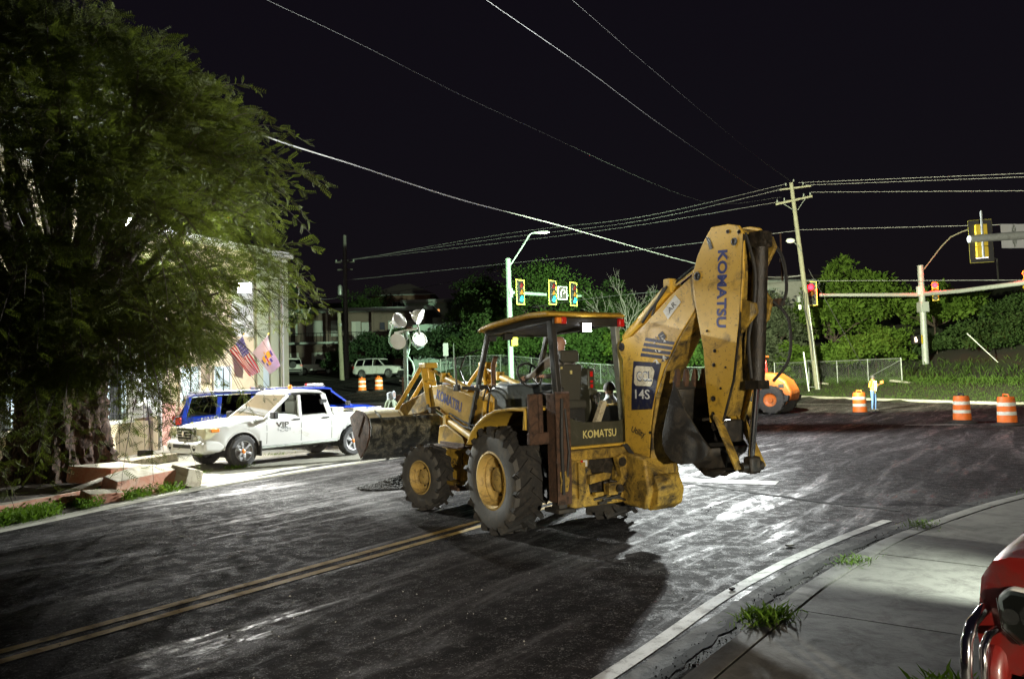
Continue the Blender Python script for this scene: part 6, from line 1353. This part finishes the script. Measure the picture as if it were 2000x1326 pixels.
# dead tree
dt = thing('dead_tree', 'bare grey dead tree in front of the dull trees', 'tree', (9.2, 60.8, gzf(9.2, 60.8)), 0)
def twig(mb, p, d, L, r, dep):
    q = p+d*L; mid = p+d*L*.5+Vector((random.uniform(-.1, .1), random.uniform(-.1, .1), 0))*L; mb.tube([p, mid, q], [r, r*.8, r*.6], 5)
    if dep:
        for k in range(3 if dep > 1 else 2): twig(mb, q if k < 2 else mid, (d+Vector((random.uniform(-.8, .8), random.uniform(-.5, .5), random.uniform(-.15, .6)))).normalized(), L*random.uniform(.55, .8), r*.6, dep-1)
mb = MB()
for k in range(3): twig(mb, Vector((0, 0, 2.0)), Vector((-.5+.5*k, 0, 1)).normalized(), 2.4, .07, 4)
mb.build('branches', 'dead_wood', dt, kind='stuff'); MB().tube([(0, 0, -.1), (.1, 0, 1.2), (0, 0, 2.1)], [.14, .11, .09], 8).build('trunk', 'dead_wood', dt)
# grass
blade_t = np.array([[0, -.035, 0], [0, .035, 0], [.12, .015, .6], [.40, 0, .95]]); blade_f = np.array([[0, 1, 2], [0, 2, 3]])
def blades(name, P, H, mat, label=None, lean=.35):
    n = len(P); a = RNG.uniform(0, 2*np.pi, n); X = np.stack([np.cos(a), np.sin(a), np.zeros(n)], -1); Z = np.stack([RNG.normal(0, lean, n), RNG.normal(0, lean, n), np.ones(n)], -1); Z /= np.linalg.norm(Z, axis=1)[:, None]
    Y = np.cross(Z, X); Fr = np.stack([X, Y, Z], -1); V, Fc = place(blade_t, blade_f, Fr, P, H); o = npmesh(name, V, Fc, mat, kind='stuff')
    if label: tag(o, label, 'grass')
    return o
n = 150000; x = RNG.uniform(-9, 48, n); y = RNG.uniform(28, 70, n); ok = inpoly(x, y, _poly); x, y = x[ok], y[ok]; dd = edist(x, y); ok = (dd > .2) & (RNG.uniform(0, 1, len(x)) < np.clip(1.15-dd/11, .12, 1)) & (dd < 13); x, y, dd = x[ok], y[ok], dd[ok]
hh = RNG.uniform(.08, .22, len(x))+.36*sstep((dd-3)/4)*RNG.uniform(.2, 1, len(x))
blades('bank_grass', np.stack([x, y, gz(x, y)-.02], -1), hh, 'grass_bank', 'green grass and weeds covering the far bank below the fence')
lk = [p for p in LK if 8.5 < p.y < 15.0]; n = 9000; i = RNG.integers(0, len(lk), n); of = offs(lk, -1)
P0 = np.array([(p.x, p.y) for p in lk]); D0 = np.array([(q.x-p.x, q.y-p.y) for p, q in zip(lk, of)]); s_ = .20+RNG.uniform(0, 1, n)**1.3*.95
xy = P0[i]+D0[i]*s_[:, None]+RNG.normal(0, .1, (n, 2)); clump = np.sin(xy[:, 0]*3.1)+np.sin(xy[:, 1]*2.3+1)+np.sin(xy[:, 0]*7+xy[:, 1]*5); ok = (clump > -.9) & (xy[:, 1] < 14.9); xy = xy[ok]; clump = clump[ok]
blades('verge_grass', np.concatenate([xy, np.full((len(xy), 1), .05)], 1), RNG.uniform(.03, .15, len(xy))*(1+.35*clump.clip(-1, 2)), 'grass', 'bright grass and weeds on the verge beside the broken planter', .6)
n = 5200; i = RNG.integers(0, len(xy), n); P_ = np.concatenate([xy[i]+RNG.normal(0, .03, (n, 2)), RNG.uniform(.05, .20, (n, 1))], 1); V, Fc = place(leaf_t, leaf_f, orient(n, np.array([[0, 0, .4]]).repeat(n, 0), .8), P_, RNG.uniform(.03, .065, n))
tag(npmesh('verge_weeds', V, Fc, 'leaf_bright', kind='stuff'), 'small leafy weeds among the verge grass beside the planter', 'weeds')
def tuft(lab, x, y, r, n, h, z=.105, mat='grass'):
    q = RNG.normal(0, 1, (n, 2))*[[r*.55, r*.35]]; a = R(40); q = q@np.array([[math.cos(a), math.sin(a)], [-math.sin(a), math.cos(a)]])
    o = blades('grass_tuft', np.concatenate([q+[[x, y]], np.full((n, 1), z)], 1), RNG.uniform(.4, 1.1, n)*h, mat, lab, 1.0); o['category'] = 'grass'
tuft('big grass tuft growing from the kerb joint', 1.86, 5.83, .21, 520, .11); tuft('small tuft just past the lit footway strip', 3.22, 7.42, .2, 130, .09); tuft('weed patch further along the kerb', 4.75, 9.05, .28, 110, .09); tuft('grass tuft beside the chrome guard of the red truck', 2.36, 4.35, .22, 320, .16); tuft('tuft far along the footway edge', 7.5, 10.75, .4, 160, .12)
tuft('grass tuft under the front wheel of the white pickup', -6.55, 18.05, .30, 200, .13, .06); tuft('thin tuft on the forecourt near the drive', -7.1, 17.2, .25, 90, .08, .06); tuft('grass patch on the concrete beneath the pickup', -6.6, 21.2, .3, 120, .1, .06)
# ------------------------------------------------------------------ broken planter, kerb stop, rubble
def chunk(name, label, cat, poly, z0, z1, mats, rot=(0, 0, 0), group=None, loc=None):
    cx = sum(p[0] for p in poly)/len(poly); cy = sum(p[1] for p in poly)/len(poly); b_ = MB(); n = len(poly)
    lo = [(x-cx, y-cy, 0) for x, y in poly]; hi = [((x-cx)*.94+random.uniform(-.03, .03), (y-cy)*.94+random.uniform(-.03, .03), z1-z0+random.uniform(-.03, .03)) for x, y in poly]
    b_.add(lo+hi, [tuple(range(n-1, -1, -1))]); b_.m[-1] = 0
    b_.mi = 1; b_.f.append(tuple(range(n, 2*n))); b_.m.append(1); b_.mi = 0
    for i in range(n): b_.f.append((i, (i+1) % n, (i+1) % n+n, i+n)); b_.m.append(0)
    o = b_.build(name, mats, None, (cx, cy, z0), rot, bevel=.018, smooth=30); return tag(o, label, cat, group)
TC = ['terracotta', 'stone_pale']
chunk('planter_wall', 'low terracotta planter wall along the verge, its top worn', 'wall', [(-8.75, 10.2), (-8.5, 10.1), (-7.95, 11.9), (-7.35, 13.1), (-7.55, 13.2), (-8.2, 12.0)], .06, .26, TC)
chunk('planter_block', 'big pink tilted planter block leaning over the verge grass', 'concrete block', [(-7.35, 13.45), (-7.0, 13.35), (-6.62, 14.9), (-6.95, 15.1), (-7.3, 14.6)], .04, .46, TC, (R(4), R(12), 0), 'broken planter pieces')
chunk('planter_block', 'octagonal pale-topped block lying by the trunk foot', 'concrete block', [(-8.6, 14.6), (-8.35, 14.25), (-7.7, 14.5), (-7.35, 15.0), (-7.5, 15.5), (-8.1, 15.6), (-8.55, 15.2)], .20, .52, TC, (R(-3), R(4), 0), 'broken planter pieces')
chunk('planter_block', 'thin slab propped in the gap of the planter', 'concrete block', [(-7.9, 13.2), (-7.45, 13.15), (-7.2, 13.8), (-7.55, 14.0), (-7.9, 13.7)], .24, .33, ['stone_pale']*2, (R(9), R(-12), 0), 'broken planter pieces')
chunk('planter_block', 'dark wedge of rubble at the end of the planter', 'concrete block', [(-6.85, 14.85), (-6.4, 14.75), (-6.25, 15.2), (-6.6, 15.5)], .06, .40, ['stone_pale']*2, (R(-10), R(14), 0), 'broken planter pieces')
chunk('planter_block', 'pale broken stone between the octagonal block and the drive', 'concrete block', [(-7.5, 15.2), (-7.0, 15.1), (-6.8, 15.7), (-7.3, 16.0)], .06, .34, ['stone_pale']*2, (R(6), R(6), 0), 'broken planter pieces')
chunk('planter_block', 'flat pink fragment fallen onto the verge', 'concrete block', [(-7.4, 12.9), (-7.15, 12.85), (-6.85, 13.4), (-7.1, 13.5)], .05, .25, TC, (R(5), R(12), 0), 'broken planter pieces')
chunk('planter_block', 'small flat stone behind the octagonal block', 'concrete block', [(-7.9, 15.7), (-7.3, 15.6), (-7.2, 15.95), (-7.8, 16.05)], .08, .40, ['stone_pale']*2, (0, R(4), 0), 'broken planter pieces')
chunk('wheel_stop', 'mossy concrete wheel stop on the forecourt behind the planter', 'wheel stop', [(-9.75, 18.6), (-9.35, 18.5), (-8.95, 20.3), (-9.35, 20.4)], .06, .26, ['stone_pale']*2)
chunk('stone', 'small dark stone at the foot of the cream wall', 'stone', [(-10.9, 22.0), (-10.6, 21.9), (-10.5, 22.2), (-10.8, 22.3)], .06, .2, ['rock_dark']*2)
rows = [[(-9.6+a*2.15*math.cos(t_), 14.9+a*3.3*math.sin(t_), .14-.12*a*a+.03*math.sin(7*t_)) for t_ in np.linspace(0, 2*math.pi, 33)] for a in (0.02, .3, .6, .85, 1)]
struct(MB().sheet(rows).build('planter_soil', 'soil'))
# rubble
def rocks(name, P, S, mat, label, cat):
    ic = bmesh.new(); bmesh.ops.create_icosphere(ic, subdivisions=1, radius=1); tv_ = np.array([v.co[:] for v in ic.verts]); tf_ = np.array([[v.index for v in f.verts] for f in ic.faces]); ic.free()
    n_ = len(P); Fr = orient(n_); J = 1+RNG.normal(0, .18, (n_, len(tv_), 1)); V = np.einsum('nij,nkj->nki', Fr, tv_[None]*J*np.array([1, .75, .55]))*S[:, None, None]+P[:, None, :]
    Fc = (tf_[None]+np.arange(n_)[:, None, None]*len(tv_)).reshape(-1, 3); return tag(npmesh(name, V.reshape(-1, 3), Fc, mat, kind='stuff'), label, cat)
n = 3800; a = RNG.uniform(0, 6.28, n); r = RNG.uniform(0, 1, n)**.7; P = np.stack([-2.15+r*np.cos(a)*.75+r*np.sin(a)*.35, 14.7+r*np.sin(a)*.75, .02+.20*(1-r)**1.3*RNG.uniform(.3, 1, n)], -1); rocks('spoil_heap', P, RNG.uniform(.008, .032, n), 'rock_dark', 'dark heap of dug asphalt beside the front wheel', 'rubble')
n = 1500; u = RNG.uniform(-7, 15, n); v = RNG.normal(0, 2.2, n); P = np.stack([-.5+u*.579+v*.815, 10.4+u*.815-v*.579, np.full(n, .006)], -1); ok = edist(P[:, 0], P[:, 1], [(p.x, p.y) for p in KC]) > .1; P = P[ok]
lft = np.array([np.interp(y, [p.y for p in LK], [p.x for p in LK]) for y in P[:, 1]]); rgt = np.array([np.interp(y, [p.y for p in KC], [p.x for p in KC]) for y in P[:, 1]]); P = P[(P[:, 0] > lft+.1) & (P[:, 0] < rgt-.4)]
rocks('loose_clods', P, RNG.lognormal(-5.5, .5, len(P)), 'rock_dark', 'dark clods and grit scattered along the dug road', 'rubble')
n = 60; c = RNG.normal(0, 1, (n, 2))*[[.9, .55]]; P = np.stack([-1.0+c[:, 0]*.6+c[:, 1]*.8, 6.3+c[:, 0]*.8-c[:, 1]*.6, np.full(n, .004)], -1); rocks('pale_chips', P, RNG.lognormal(-5.4, .5, n), 'paper_white', 'pale stone chips spread by the yellow lines', 'rubble')
n = 110; c = RNG.normal(0, 1, (n, 2))*[[.8, .5]]; P = np.stack([2.2+c[:, 0]*.6+c[:, 1]*.8, 8.2+c[:, 0]*.8-c[:, 1]*.6, np.full(n, .004)], -1); P = P[edist(P[:, 0], P[:, 1], [(p.x, p.y) for p in KC]) > .5]; rocks('pale_chips', P, RNG.lognormal(-5.5, .45, len(P)), 'paper_white', 'pale stone chips spread beside the white edge line', 'rubble')
g_ = [p for p in offs(KC, -.17) if -1 < p.x < 9]; n = 2600; ii = RNG.integers(0, len(g_), n); P = np.array([(g_[i].x, g_[i].y, .012) for i in ii])+np.concatenate([RNG.normal(0, .06, (n, 2)), np.zeros((n, 1))], 1); rocks('gutter_dirt', P, RNG.lognormal(-5.6, .5, n), 'rock_dark', 'dirt and grit gathered in the gutter of the footway', 'rubble')
tag(MB().box((3.05, 8.62, .018), (.10, .06, .02), Matrix.Rotation(.5, 3, 'Z')).build('crushed_can', 'steel_dark', bevel=.01), 'crushed grey can on the white edge line', 'litter')
tag(MB().box((1.92, 6.95, .02), (.06, .04, .02), Matrix.Rotation(.8, 3, 'Z')).build('litter_scrap', 'rock_dark', bevel=.008), 'dark scrap of litter between the white edge line and backhoe', 'litter')
tag(MB().box((-1.45, 4.95, .012), (.10, .06, .018), Matrix.Rotation(.4, 3, 'Z')).build('stone_flake', 'paper_white', bevel=.006), 'largest pale flake lying before the yellow lines', 'stone')

# ------------------------------------------------------------------ orange machine beyond the stick
om = thing('wheel_loader', 'orange compact loader with black tyres, half hidden behind the dipper stick', 'loader', (11.05, 35.2, 0), math.atan2(.62, -.78))
om.location.z = gzf(11.05, 35.2)
def ow(x, e):
    w = MB().lathe([(.30, -.17), (.50, -.18), (.60, -.13), (.62, 0), (.60, .13), (.50, .18), (.30, .17)], ax='y', n=28, caps=False)
    for k in range(14):
        a = 2*math.pi*k/14; rad = Vector((math.sin(a), 0, math.cos(a))); tan = Vector((math.cos(a), 0, -math.sin(a))); w.box(rad*.60, (.10, .30, .06), Matrix((tan, Vector((0, 1, 0)), rad)).transposed() @ Matrix.Rotation(.4, 3, 'Z'))
    o = w.build('wheel', 'rubber', om, loc=(x, e*.82, .62)); MB().lathe([(.33, e*.16), (.30, e*.10), (.22, e*.06), (.12, e*.05), (.11, e*.12), (.01, e*.12)], ax='y', n=22, caps=False).build('rim', 'orange_paint', o)
for x in (-1.15, .95):
    for e in (1, -1): ow(x, e)
MB().prism([(-1.9, .55), (-2.0, .95), (-1.75, 1.45), (-1.25, 1.78), (-.55, 1.85), (-.55, .6)], -.62, .62).build('engine_cover', 'orange_paint', om, bevel=.10, seg=3)
MB().prism([(-.6, .55), (1.7, .5), (1.7, .95), (-.6, 1.15)], -.55, .55).build('chassis', 'steel_dark', om, bevel=.03)
MB().prism([(-.55, .95), (.55, .95), (.55, 1.25), (-.55, 1.3)], -.66, .66).build('cab_base', 'orange_paint', om, bevel=.03)
for x0, x1 in ((-.52, -.45), (.55, .42)):
    for e in (1, -1): MB().bar((x0, e*.62, 1.25), (x1, e*.56, 2.5), .08, .08).build('cab_post', 'plastic_red', om, bevel=.01)
MB().bx((-.62, -.66, 2.5), (.62, .66, 2.62)).build('cab_roof', 'orange_paint', om, bevel=.04)
for e in (1, -1): MB().add([(-.46, e*.6, 1.3), (.5, e*.6, 1.3), (.38, e*.55, 2.45), (-.40, e*.55, 2.45)], [(0, 1, 2, 3)]).build('side_window', 'clear_glass', om, smooth=0)
for e in (1, -1): MB().prism([(.3, 1.3), (.6, 1.35), (1.9, .7), (2.2, .4), (1.9, .35), (1.0, .95)], e*.35, e*.45).build('lift_arm', 'orange_paint', om, bevel=.02)
MB().prism([(2.1, .1), (2.15, .8), (2.25, .8), (2.3, .2), (2.9, .12), (2.9, .08)], -.95, .95).build('bucket', 'steel_dark', om)
for e in (1, -1): MB().prism([(-1.9, .55), (-1.95, .8), (-1.75, .82), (-1.7, .5)], e*.66, e*.9).build('mudguard', 'black_plastic', om, bevel=.03)
MB().box((-1.55, .62, 1.22), (.25, .05, .16)).build('rear_vent', 'black_plastic', om)

# ------------------------------------------------------------------ red truck corner
rh = Vector((-.8, -.6, 0))
rt = Car('red_truck', 'glossy red truck with chrome bull bar, parked on the footway', (4.59, 4.38, .11), math.atan2(-.6, -.8), 'red_paint', cat='pickup truck', W=.90, r=.38, xr=-1.5, xf=1.45, zb=.42, belt=1.18, tumble=.80,
    top=[(-2.6, 1.1), (-2.55, 1.14), (-.95, 1.15), (-.9, 1.18), (.95, 1.14), (1.2, 1.10), (2.0, 1.01), (2.36, .97), (2.44, .95), (2.465, .90), (2.47, .78)], bed=(-2.5, -1.0),
    gh=dict(roof=[(-.86, 1.70), (-.72, 1.765), (.15, 1.785), (.30, 1.75)], pillars=[(-.93, -.80, .12), (.0, -.04, .10), (1.0, .26, .075)], panes=[([(-.82, 1.21), (-.06, 1.2), (-.08, 1.68), (-.68, 1.69)], 'dark_glass'), ([(.05, 1.2), (.86, 1.18), (.26, 1.68), (.02, 1.70)], 'dark_glass')], shield=[(1.03, 1.14), (.29, 1.71)], rear=[(-.95, 1.2), (-.86, 1.68)]),
    seams=(.0, .98, 2.30), mirror=(.86, 1.22), shield_glass='dark_glass', round=.05)
T = rt.root
for e in (1, -1):
    hb = MB().prism([(e*.50, .85), (e*.70, .855), (e*.755, .80), (e*.74, .66), (e*.66, .60), (e*.50, .64)], 2.30, 2.485, 'x').build('headlight', 'lens_white', T, bevel=.03, seg=3)
    MB().prism([(e*.51, .84), (e*.69, .845), (e*.745, .80), (e*.73, .67), (e*.66, .61), (e*.51, .65)], 2.487, 2.495, 'x').build('lens', 'clear_glass', hb)
    for (yy, zz, rr) in ((.60, .74, .055), (.69, .73, .035)): MB().lathe([(rr, 0), (rr*.8, -.02), (rr*.3, -.03)], (2.494, e*yy, zz), 'x', 18).build('reflector', 'alloy', hb)
    # chrome bull bar loop
    MB().tube([(2.40, e*.80, .74), (2.50, e*.80, .735), (2.62, e*.80, .70), (2.68, e*.80, .64), (2.70, e*.80, .52), (2.70, e*.80, .20)], .026, 10).build('bull_bar', 'chrome', T)
    MB().tube([(2.44, e*.76, .655), (2.56, e*.76, .645), (2.62, e*.76, .60), (2.63, e*.76, .50), (2.63, e*.76, .20)], .018, 10).build('bull_bar_inner', 'chrome', T)
    for z in (.30, .36, .42): MB().lathe([(.012, 0), (.012, .012)], (2.652, e*.76, z), 'x', 8).build('bolt', 'chrome', T)
    MB().prism([(2.36, .60), (2.47, .60), (2.53, .50), (2.55, .38), (2.50, .20), (2.0, .22), (1.93, .42), (2.2, .50)], e*.72, e*.82).build('bumper_end', 'red_paint', T, bevel=.05, seg=3)
    MB().prism([(2.50, .44), (2.56, .40), (2.54, .20), (2.46, .18)], e*.60, e*.69).build('bumper_duct', 'black_plastic', T, bevel=.03)
MB().prism([(2.30, .58), (2.49, .58), (2.56, .46), (2.56, .30), (2.46, .18), (2.1, .20)], -.60, .60).build('bumper', 'red_paint', T, bevel=.05, seg=3)
MB().prism([(-.44, .84), (.44, .84), (.40, .62), (-.40, .62)], 2.40, 2.48, 'x').build('grille', 'interior_dark', T, bevel=.02)
for k in range(5): MB().box((2.49, 0, .64+k*.045), (.02, .80, .015)).build('grille_bar', 'chrome', T)

# unseen side lamp inferred from the lit footway strip; plate added to cut its beam
ul = Vector((.266, -.96, 0)); fl0 = Vector((-.87, -1.03, 1.38)); fwd = Vector((.96, .266, 0))
sd = MB().bar(fl0-ul*.16+Vector((0, 0, .02)), fl0-ul*.05, .05, .05).build('side_lamp', 'black_plastic', T, bevel=.01)
MB().box(fl0+fwd*.03+ul*.07, (.20, .012, .16), Matrix((ul, fwd, Vector((0, 0, 1)))).transposed()).build('added_shield', 'black_plastic', sd)
MB().box(fl0-ul*.04, (.02, .07, .07), Matrix((ul, fwd, Vector((0, 0, 1)))).transposed()).build('lens', 'lens_white', sd)
def rw_(p): h_, l_ = Vector((-.8, -.6, 0)), Vector((.6, -.8, 0)); return Vector((4.59, 4.38, .11))+h_*p.x+l_*p.y+Vector((0, 0, p.z))
spot('side_lamp_light', rw_(fl0), rw_(fl0+ul*1.5-fwd*.12-Vector((0, 0, 1.35))), 900, 76, .9, (.88, 1.0, .92), .012)
# ------------------------------------------------------------------ people
def segd(c, g):
    v = g[1]-g[0]; u = max(0, min(1, (c-g[0]).dot(v)/max(1e-9, v.length_squared))); return (c-g[0]-v*u).length-g[3]
def person(name, label, loc, rz, J, bones, group=None, hair=None, hair_mat='hair_dark', extra=None, scale=1, grow='pelvis', fingers=True):
    """J joint -> (x,y,z,r); bones (a,b,mat); one skinned continuous body"""
    t = thing(name, label, 'person', loc, rz, group); t.scale = (scale,)*3
    J = dict(J); bones = list(bones)
    if fingers:
        for s in ('l', 'r'):
            w = Vector(J['wrist_'+s][:3]); e = Vector(J['elbow_'+s][:3]); d_ = (w-e).normalized(); up_ = Vector((0, 0, 1)) if abs(d_.z) < .8 else Vector((1, 0, 0)); sd = d_.cross(up_).normalized(); nrm = sd.cross(d_)
            pm = w+d_*.055; J['palm_'+s] = (*pm, .030); bones.append(('wrist_'+s, 'palm_'+s, 'skin_'))
            for k, (o_, L) in enumerate(((-.028, .055), (-.010, .065), (.010, .062), (.027, .050))):
                a_ = pm+d_*.035+sd*o_; b_ = a_+d_*L*.6-nrm*.012; c_ = b_+d_*L*.35-nrm*.03
                for q, (nm, p) in enumerate((('a', a_), ('b', b_), ('c', c_))): J[f'f{s}{k}{nm}'] = (*p, .0095)
                bones += [('palm_'+s, f'f{s}{k}a', 'skin_'), (f'f{s}{k}a', f'f{s}{k}b', 'skin_'), (f'f{s}{k}b', f'f{s}{k}c', 'skin_')]
            th = pm-d_*.01-sd*.045; J['t'+s] = (*th, .011); J['u'+s] = (*(th+d_*.04-sd*.012-nrm*.01), .0095); bones += [('palm_'+s, 't'+s, 'skin_'), ('t'+s, 'u'+s, 'skin_')]
    names = list(J); me = bpy.data.meshes.new('body'); me.from_pydata([J[k][:3] for k in names], [(names.index(a), names.index(b_)) for a, b_, _ in bones], [])
    o = bpy.data.objects.new('body', me); COL.objects.link(o); o.modifiers.new('skin', 'SKIN'); sub = o.modifiers.new('sub', 'SUBSURF'); sub.levels = 2; sub.render_levels = 2
    sv = me.skin_vertices[0].data if me.skin_vertices else None
    if sv is None:
        bm = bmesh.new(); bm.from_mesh(me); bm.verts.layers.skin.verify(); bm.to_mesh(me); bm.free(); sv = me.skin_vertices[0].data
    for i, k in enumerate(names):
        r = J[k][3]; sv[i].radius = (r, r) if not isinstance(r, tuple) else r; sv[i].use_root = (k == grow)
    bpy.context.view_layer.update(); dg = bpy.context.evaluated_depsgraph_get(); m2 = bpy.data.meshes.new_from_object(o.evaluated_get(dg)); bpy.data.objects.remove(o)
    mats = []; 
    for _, _, m_ in bones:
        if m_ not in mats: mats.append(m_)
    skin = extra.get('skin', 'skin') if extra else 'skin'
    m2.materials.clear()
    for m_ in mats: m2.materials.append(M[skin if m_ == 'skin_' else m_])
    segs = [(Vector(J[a][:3]), Vector(J[b_][:3]), mats.index(m_), (J[a][3]+J[b_][3])/2) for a, b_, m_ in bones]
    for p in m2.polygons:
        c = p.center; best = min(segs, key=lambda g: segd(c, g)); p.material_index = best[2]; p.use_smooth = True
    b_ = bpy.data.objects.new('body', m2); COL.objects.link(b_); b_.parent = t
    hd = Vector(J['head'][:3]); f = (extra or {}).get('face', Vector((1, 0, 0))); f = Vector(f).normalized(); sd = f.cross(Vector((0, 0, 1))).normalized(); up_ = sd.cross(f)
    # face features and hair
    for e in (1, -1):
        MB().lathe([(.003, -.006), (.011, 0), (.003, .006)], hd+f*.083+sd*e*.032+up_*.012, 'x', 8).build('eye', 'hair_dark', t)
        MB().lathe([(.006, -.014), (.020, -.006), (.024, 0), (.010, .012)], hd+sd*e*.082-up_*.005, 'y', 10).build('ear', skin, t)
    MB().add([hd+f*.082+up_*.015, hd+f*.112-up_*.022, hd+f*.085+sd*.016-up_*.026, hd+f*.085-sd*.016-up_*.026], [(0, 1, 2), (0, 3, 1), (1, 3, 2)]).build('nose', skin, t)
    MB().box(hd+f*.084-up_*.052, (.012, .045, .010), Matrix.Rotation(math.atan2(f.y, f.x), 3, 'Z')).build('mouth', 'wall_pink', t)
    if hair:
        r_, lo = hair; rows = []
        for a in np.linspace(0, 1, 8):
            ph = a*lo; rows.append([hd+up_*(.012+r_*1.12*math.cos(ph))+(sd*math.cos(q)+f*math.sin(q)*1.04)*r_*math.sin(ph)-f*.008 for q in np.linspace(0, 2*math.pi, 19)])
        MB().sheet(rows).build('hair', hair_mat, t, smooth=70)
    return t
def standing(shirt, sleeve, fore, trouser, boots='boots', neck='skin_'):
    J = dict(pelvis=(0, 0, .95, .125), spine=(.0, 0, 1.14, .125), chest=(0, 0, 1.33, .135), neckb=(0, 0, 1.46, .065), neck=(.01, 0, 1.52, .052), head=(.025, 0, 1.63, .088), crown=(.015, 0, 1.69, .078),
        sh_l=(0, .18, 1.42, .062), sh_r=(0, -.18, 1.42, .062), elbow_l=(-.03, .25, 1.14, .045), elbow_r=(-.03, -.25, 1.14, .045), wrist_l=(.08, .25, .92, .030), wrist_r=(.08, -.25, .92, .030),
        hip_l=(0, .09, .88, .090), hip_r=(0, -.09, .88, .090), knee_l=(.02, .11, .50, .060), knee_r=(.02, -.11, .50, .060), ank_l=(-.01, .12, .10, .042), ank_r=(-.01, -.12, .10, .042), toe_l=(.15, .14, .045, .040), toe_r=(.15, -.14, .045, .040))
    B = [('pelvis', 'spine', shirt), ('spine', 'chest', shirt), ('chest', 'neckb', shirt), ('neckb', 'neck', neck), ('neck', 'head', neck), ('head', 'crown', neck)]
    for s in 'lr': B += [('neckb', 'sh_'+s, sleeve), ('sh_'+s, 'elbow_'+s, sleeve), ('elbow_'+s, 'wrist_'+s, fore), ('pelvis', 'hip_'+s, trouser), ('hip_'+s, 'knee_'+s, trouser), ('knee_'+s, 'ank_'+s, trouser), ('ank_'+s, 'toe_'+s, boots)]
    return J, B
# driver on the seat
J = dict(pelvis=(.08, -.06, 1.74, .13), spine=(.09, -.06, 1.92, .13), chest=(.11, -.07, 2.10, .14), neckb=(.13, -.08, 2.24, .07), neck=(.14, -.085, 2.31, .055), head=(.165, -.09, 2.415, .092), crown=(.15, -.09, 2.475, .082),
    sh_l=(.13, .12, 2.19, .066), sh_r=(.12, -.27, 2.19, .066), elbow_l=(.36, .22, 2.00, .048), elbow_r=(.34, -.34, 1.98, .048), wrist_l=(.55, .20, 1.985, .032), wrist_r=(.52, -.10, 1.99, .032),
    hip_l=(.10, .05, 1.72, .095), hip_r=(.10, -.17, 1.72, .095), knee_l=(.50, .10, 1.70, .065), knee_r=(.50, -.22, 1.70, .065), ank_l=(.62, .12, 1.25, .045), ank_r=(.62, -.22, 1.25, .045), toe_l=(.78, .13, 1.20, .042), toe_r=(.78, -.23, 1.20, .042))
_, B = standing('shirt_grey', 'shirt_grey', 'shirt_grey', 'trouser_grey')
dr = person('person', 'bald driver in a grey shirt sitting on the backhoe seat, hand on the steering wheel', BO, BRZ, J, B, hair=(.087, 1.75), hair_mat='skin', extra=dict(face=(.85, .52, 0)))
# worker seen through the rear of the cab
J, B = standing('shirt_pale', 'shirt_pale', 'shirt_pale', 'trouser_grey'); J['elbow_l'] = (.14, .26, 1.20, .045); J['wrist_l'] = (.30, .12, 1.30, .03); J['chest'] = (0, 0, 1.33, .16); J['spine'] = (0, 0, 1.14, .16)
person('person', 'person in a pale grey shirt standing beyond the backhoe, seen through the canopy', (1.72, 13.5, 0), R(150), J, B, hair=(.098, 1.9), extra=dict(skin='skin_dark'), scale=1.07)
# hooded worker behind the loader bucket
J, B = standing('jacket_olive', 'jacket_olive', 'jacket_olive', 'trouser_grey', neck='hood_grey'); J['elbow_l'] = (.12, .24, 1.18, .052); J['wrist_l'] = (.32, .16, 1.20, .036); J['head'] = (.0, 0, 1.63, .108); J['crown'] = (-.01, 0, 1.70, .096); J['neck'] = (.0, 0, 1.52, .085)
pw = person('person', 'worker in a pale hood and olive jacket standing behind the loader bucket', (-3.22, 19.9, .03), R(-20), J, B, extra=dict(skin='skin_dark'))
MB().lathe([(.01, 0), (.06, .004), (.075, .012), (.06, .03)], (.085, 0, 1.615), 'x', 16).build('face', 'skin_dark', pw)
MB().tube([(.10+.0, .07*math.cos(a), 1.62+.09*math.sin(a)) for a in np.linspace(0, 2*math.pi, 17)], .02, 6, caps=False).build('hood_rim', 'hood_grey', pw)
# flagger
J, B = standing('vest_yellow', 'shirt_orange', 'skin_', 'jeans'); J['elbow_l'] = (.10, .24, 1.22, .045); J['wrist_l'] = (.28, .16, 1.32, .03); J['elbow_r'] = (.0, -.27, 1.17, .045); J['wrist_r'] = (.16, -.20, 1.02, .03)
fg = person('person', 'flagger in a yellow vest, orange sleeves and jeans standing by a drum', (16.35, 34.6, gzf(16.35, 34.6)), R(-60), J, B, hair=(.11, 1.95), extra=dict(skin='skin_dark'), scale=.94)
for e in (1, -1): MB().tube([(.13, e*.075, 1.46), (.145, e*.06, 1.2), (.135, e*.06, .98)], .014, 6).build('vest_stripe', 'retro_white', fg)
MB().prism([(.30, 1.30), (.46, 1.34), (.46, 1.48), (.30, 1.42)], .13, .15).build('orange_flag', 'drum_orange', fg)
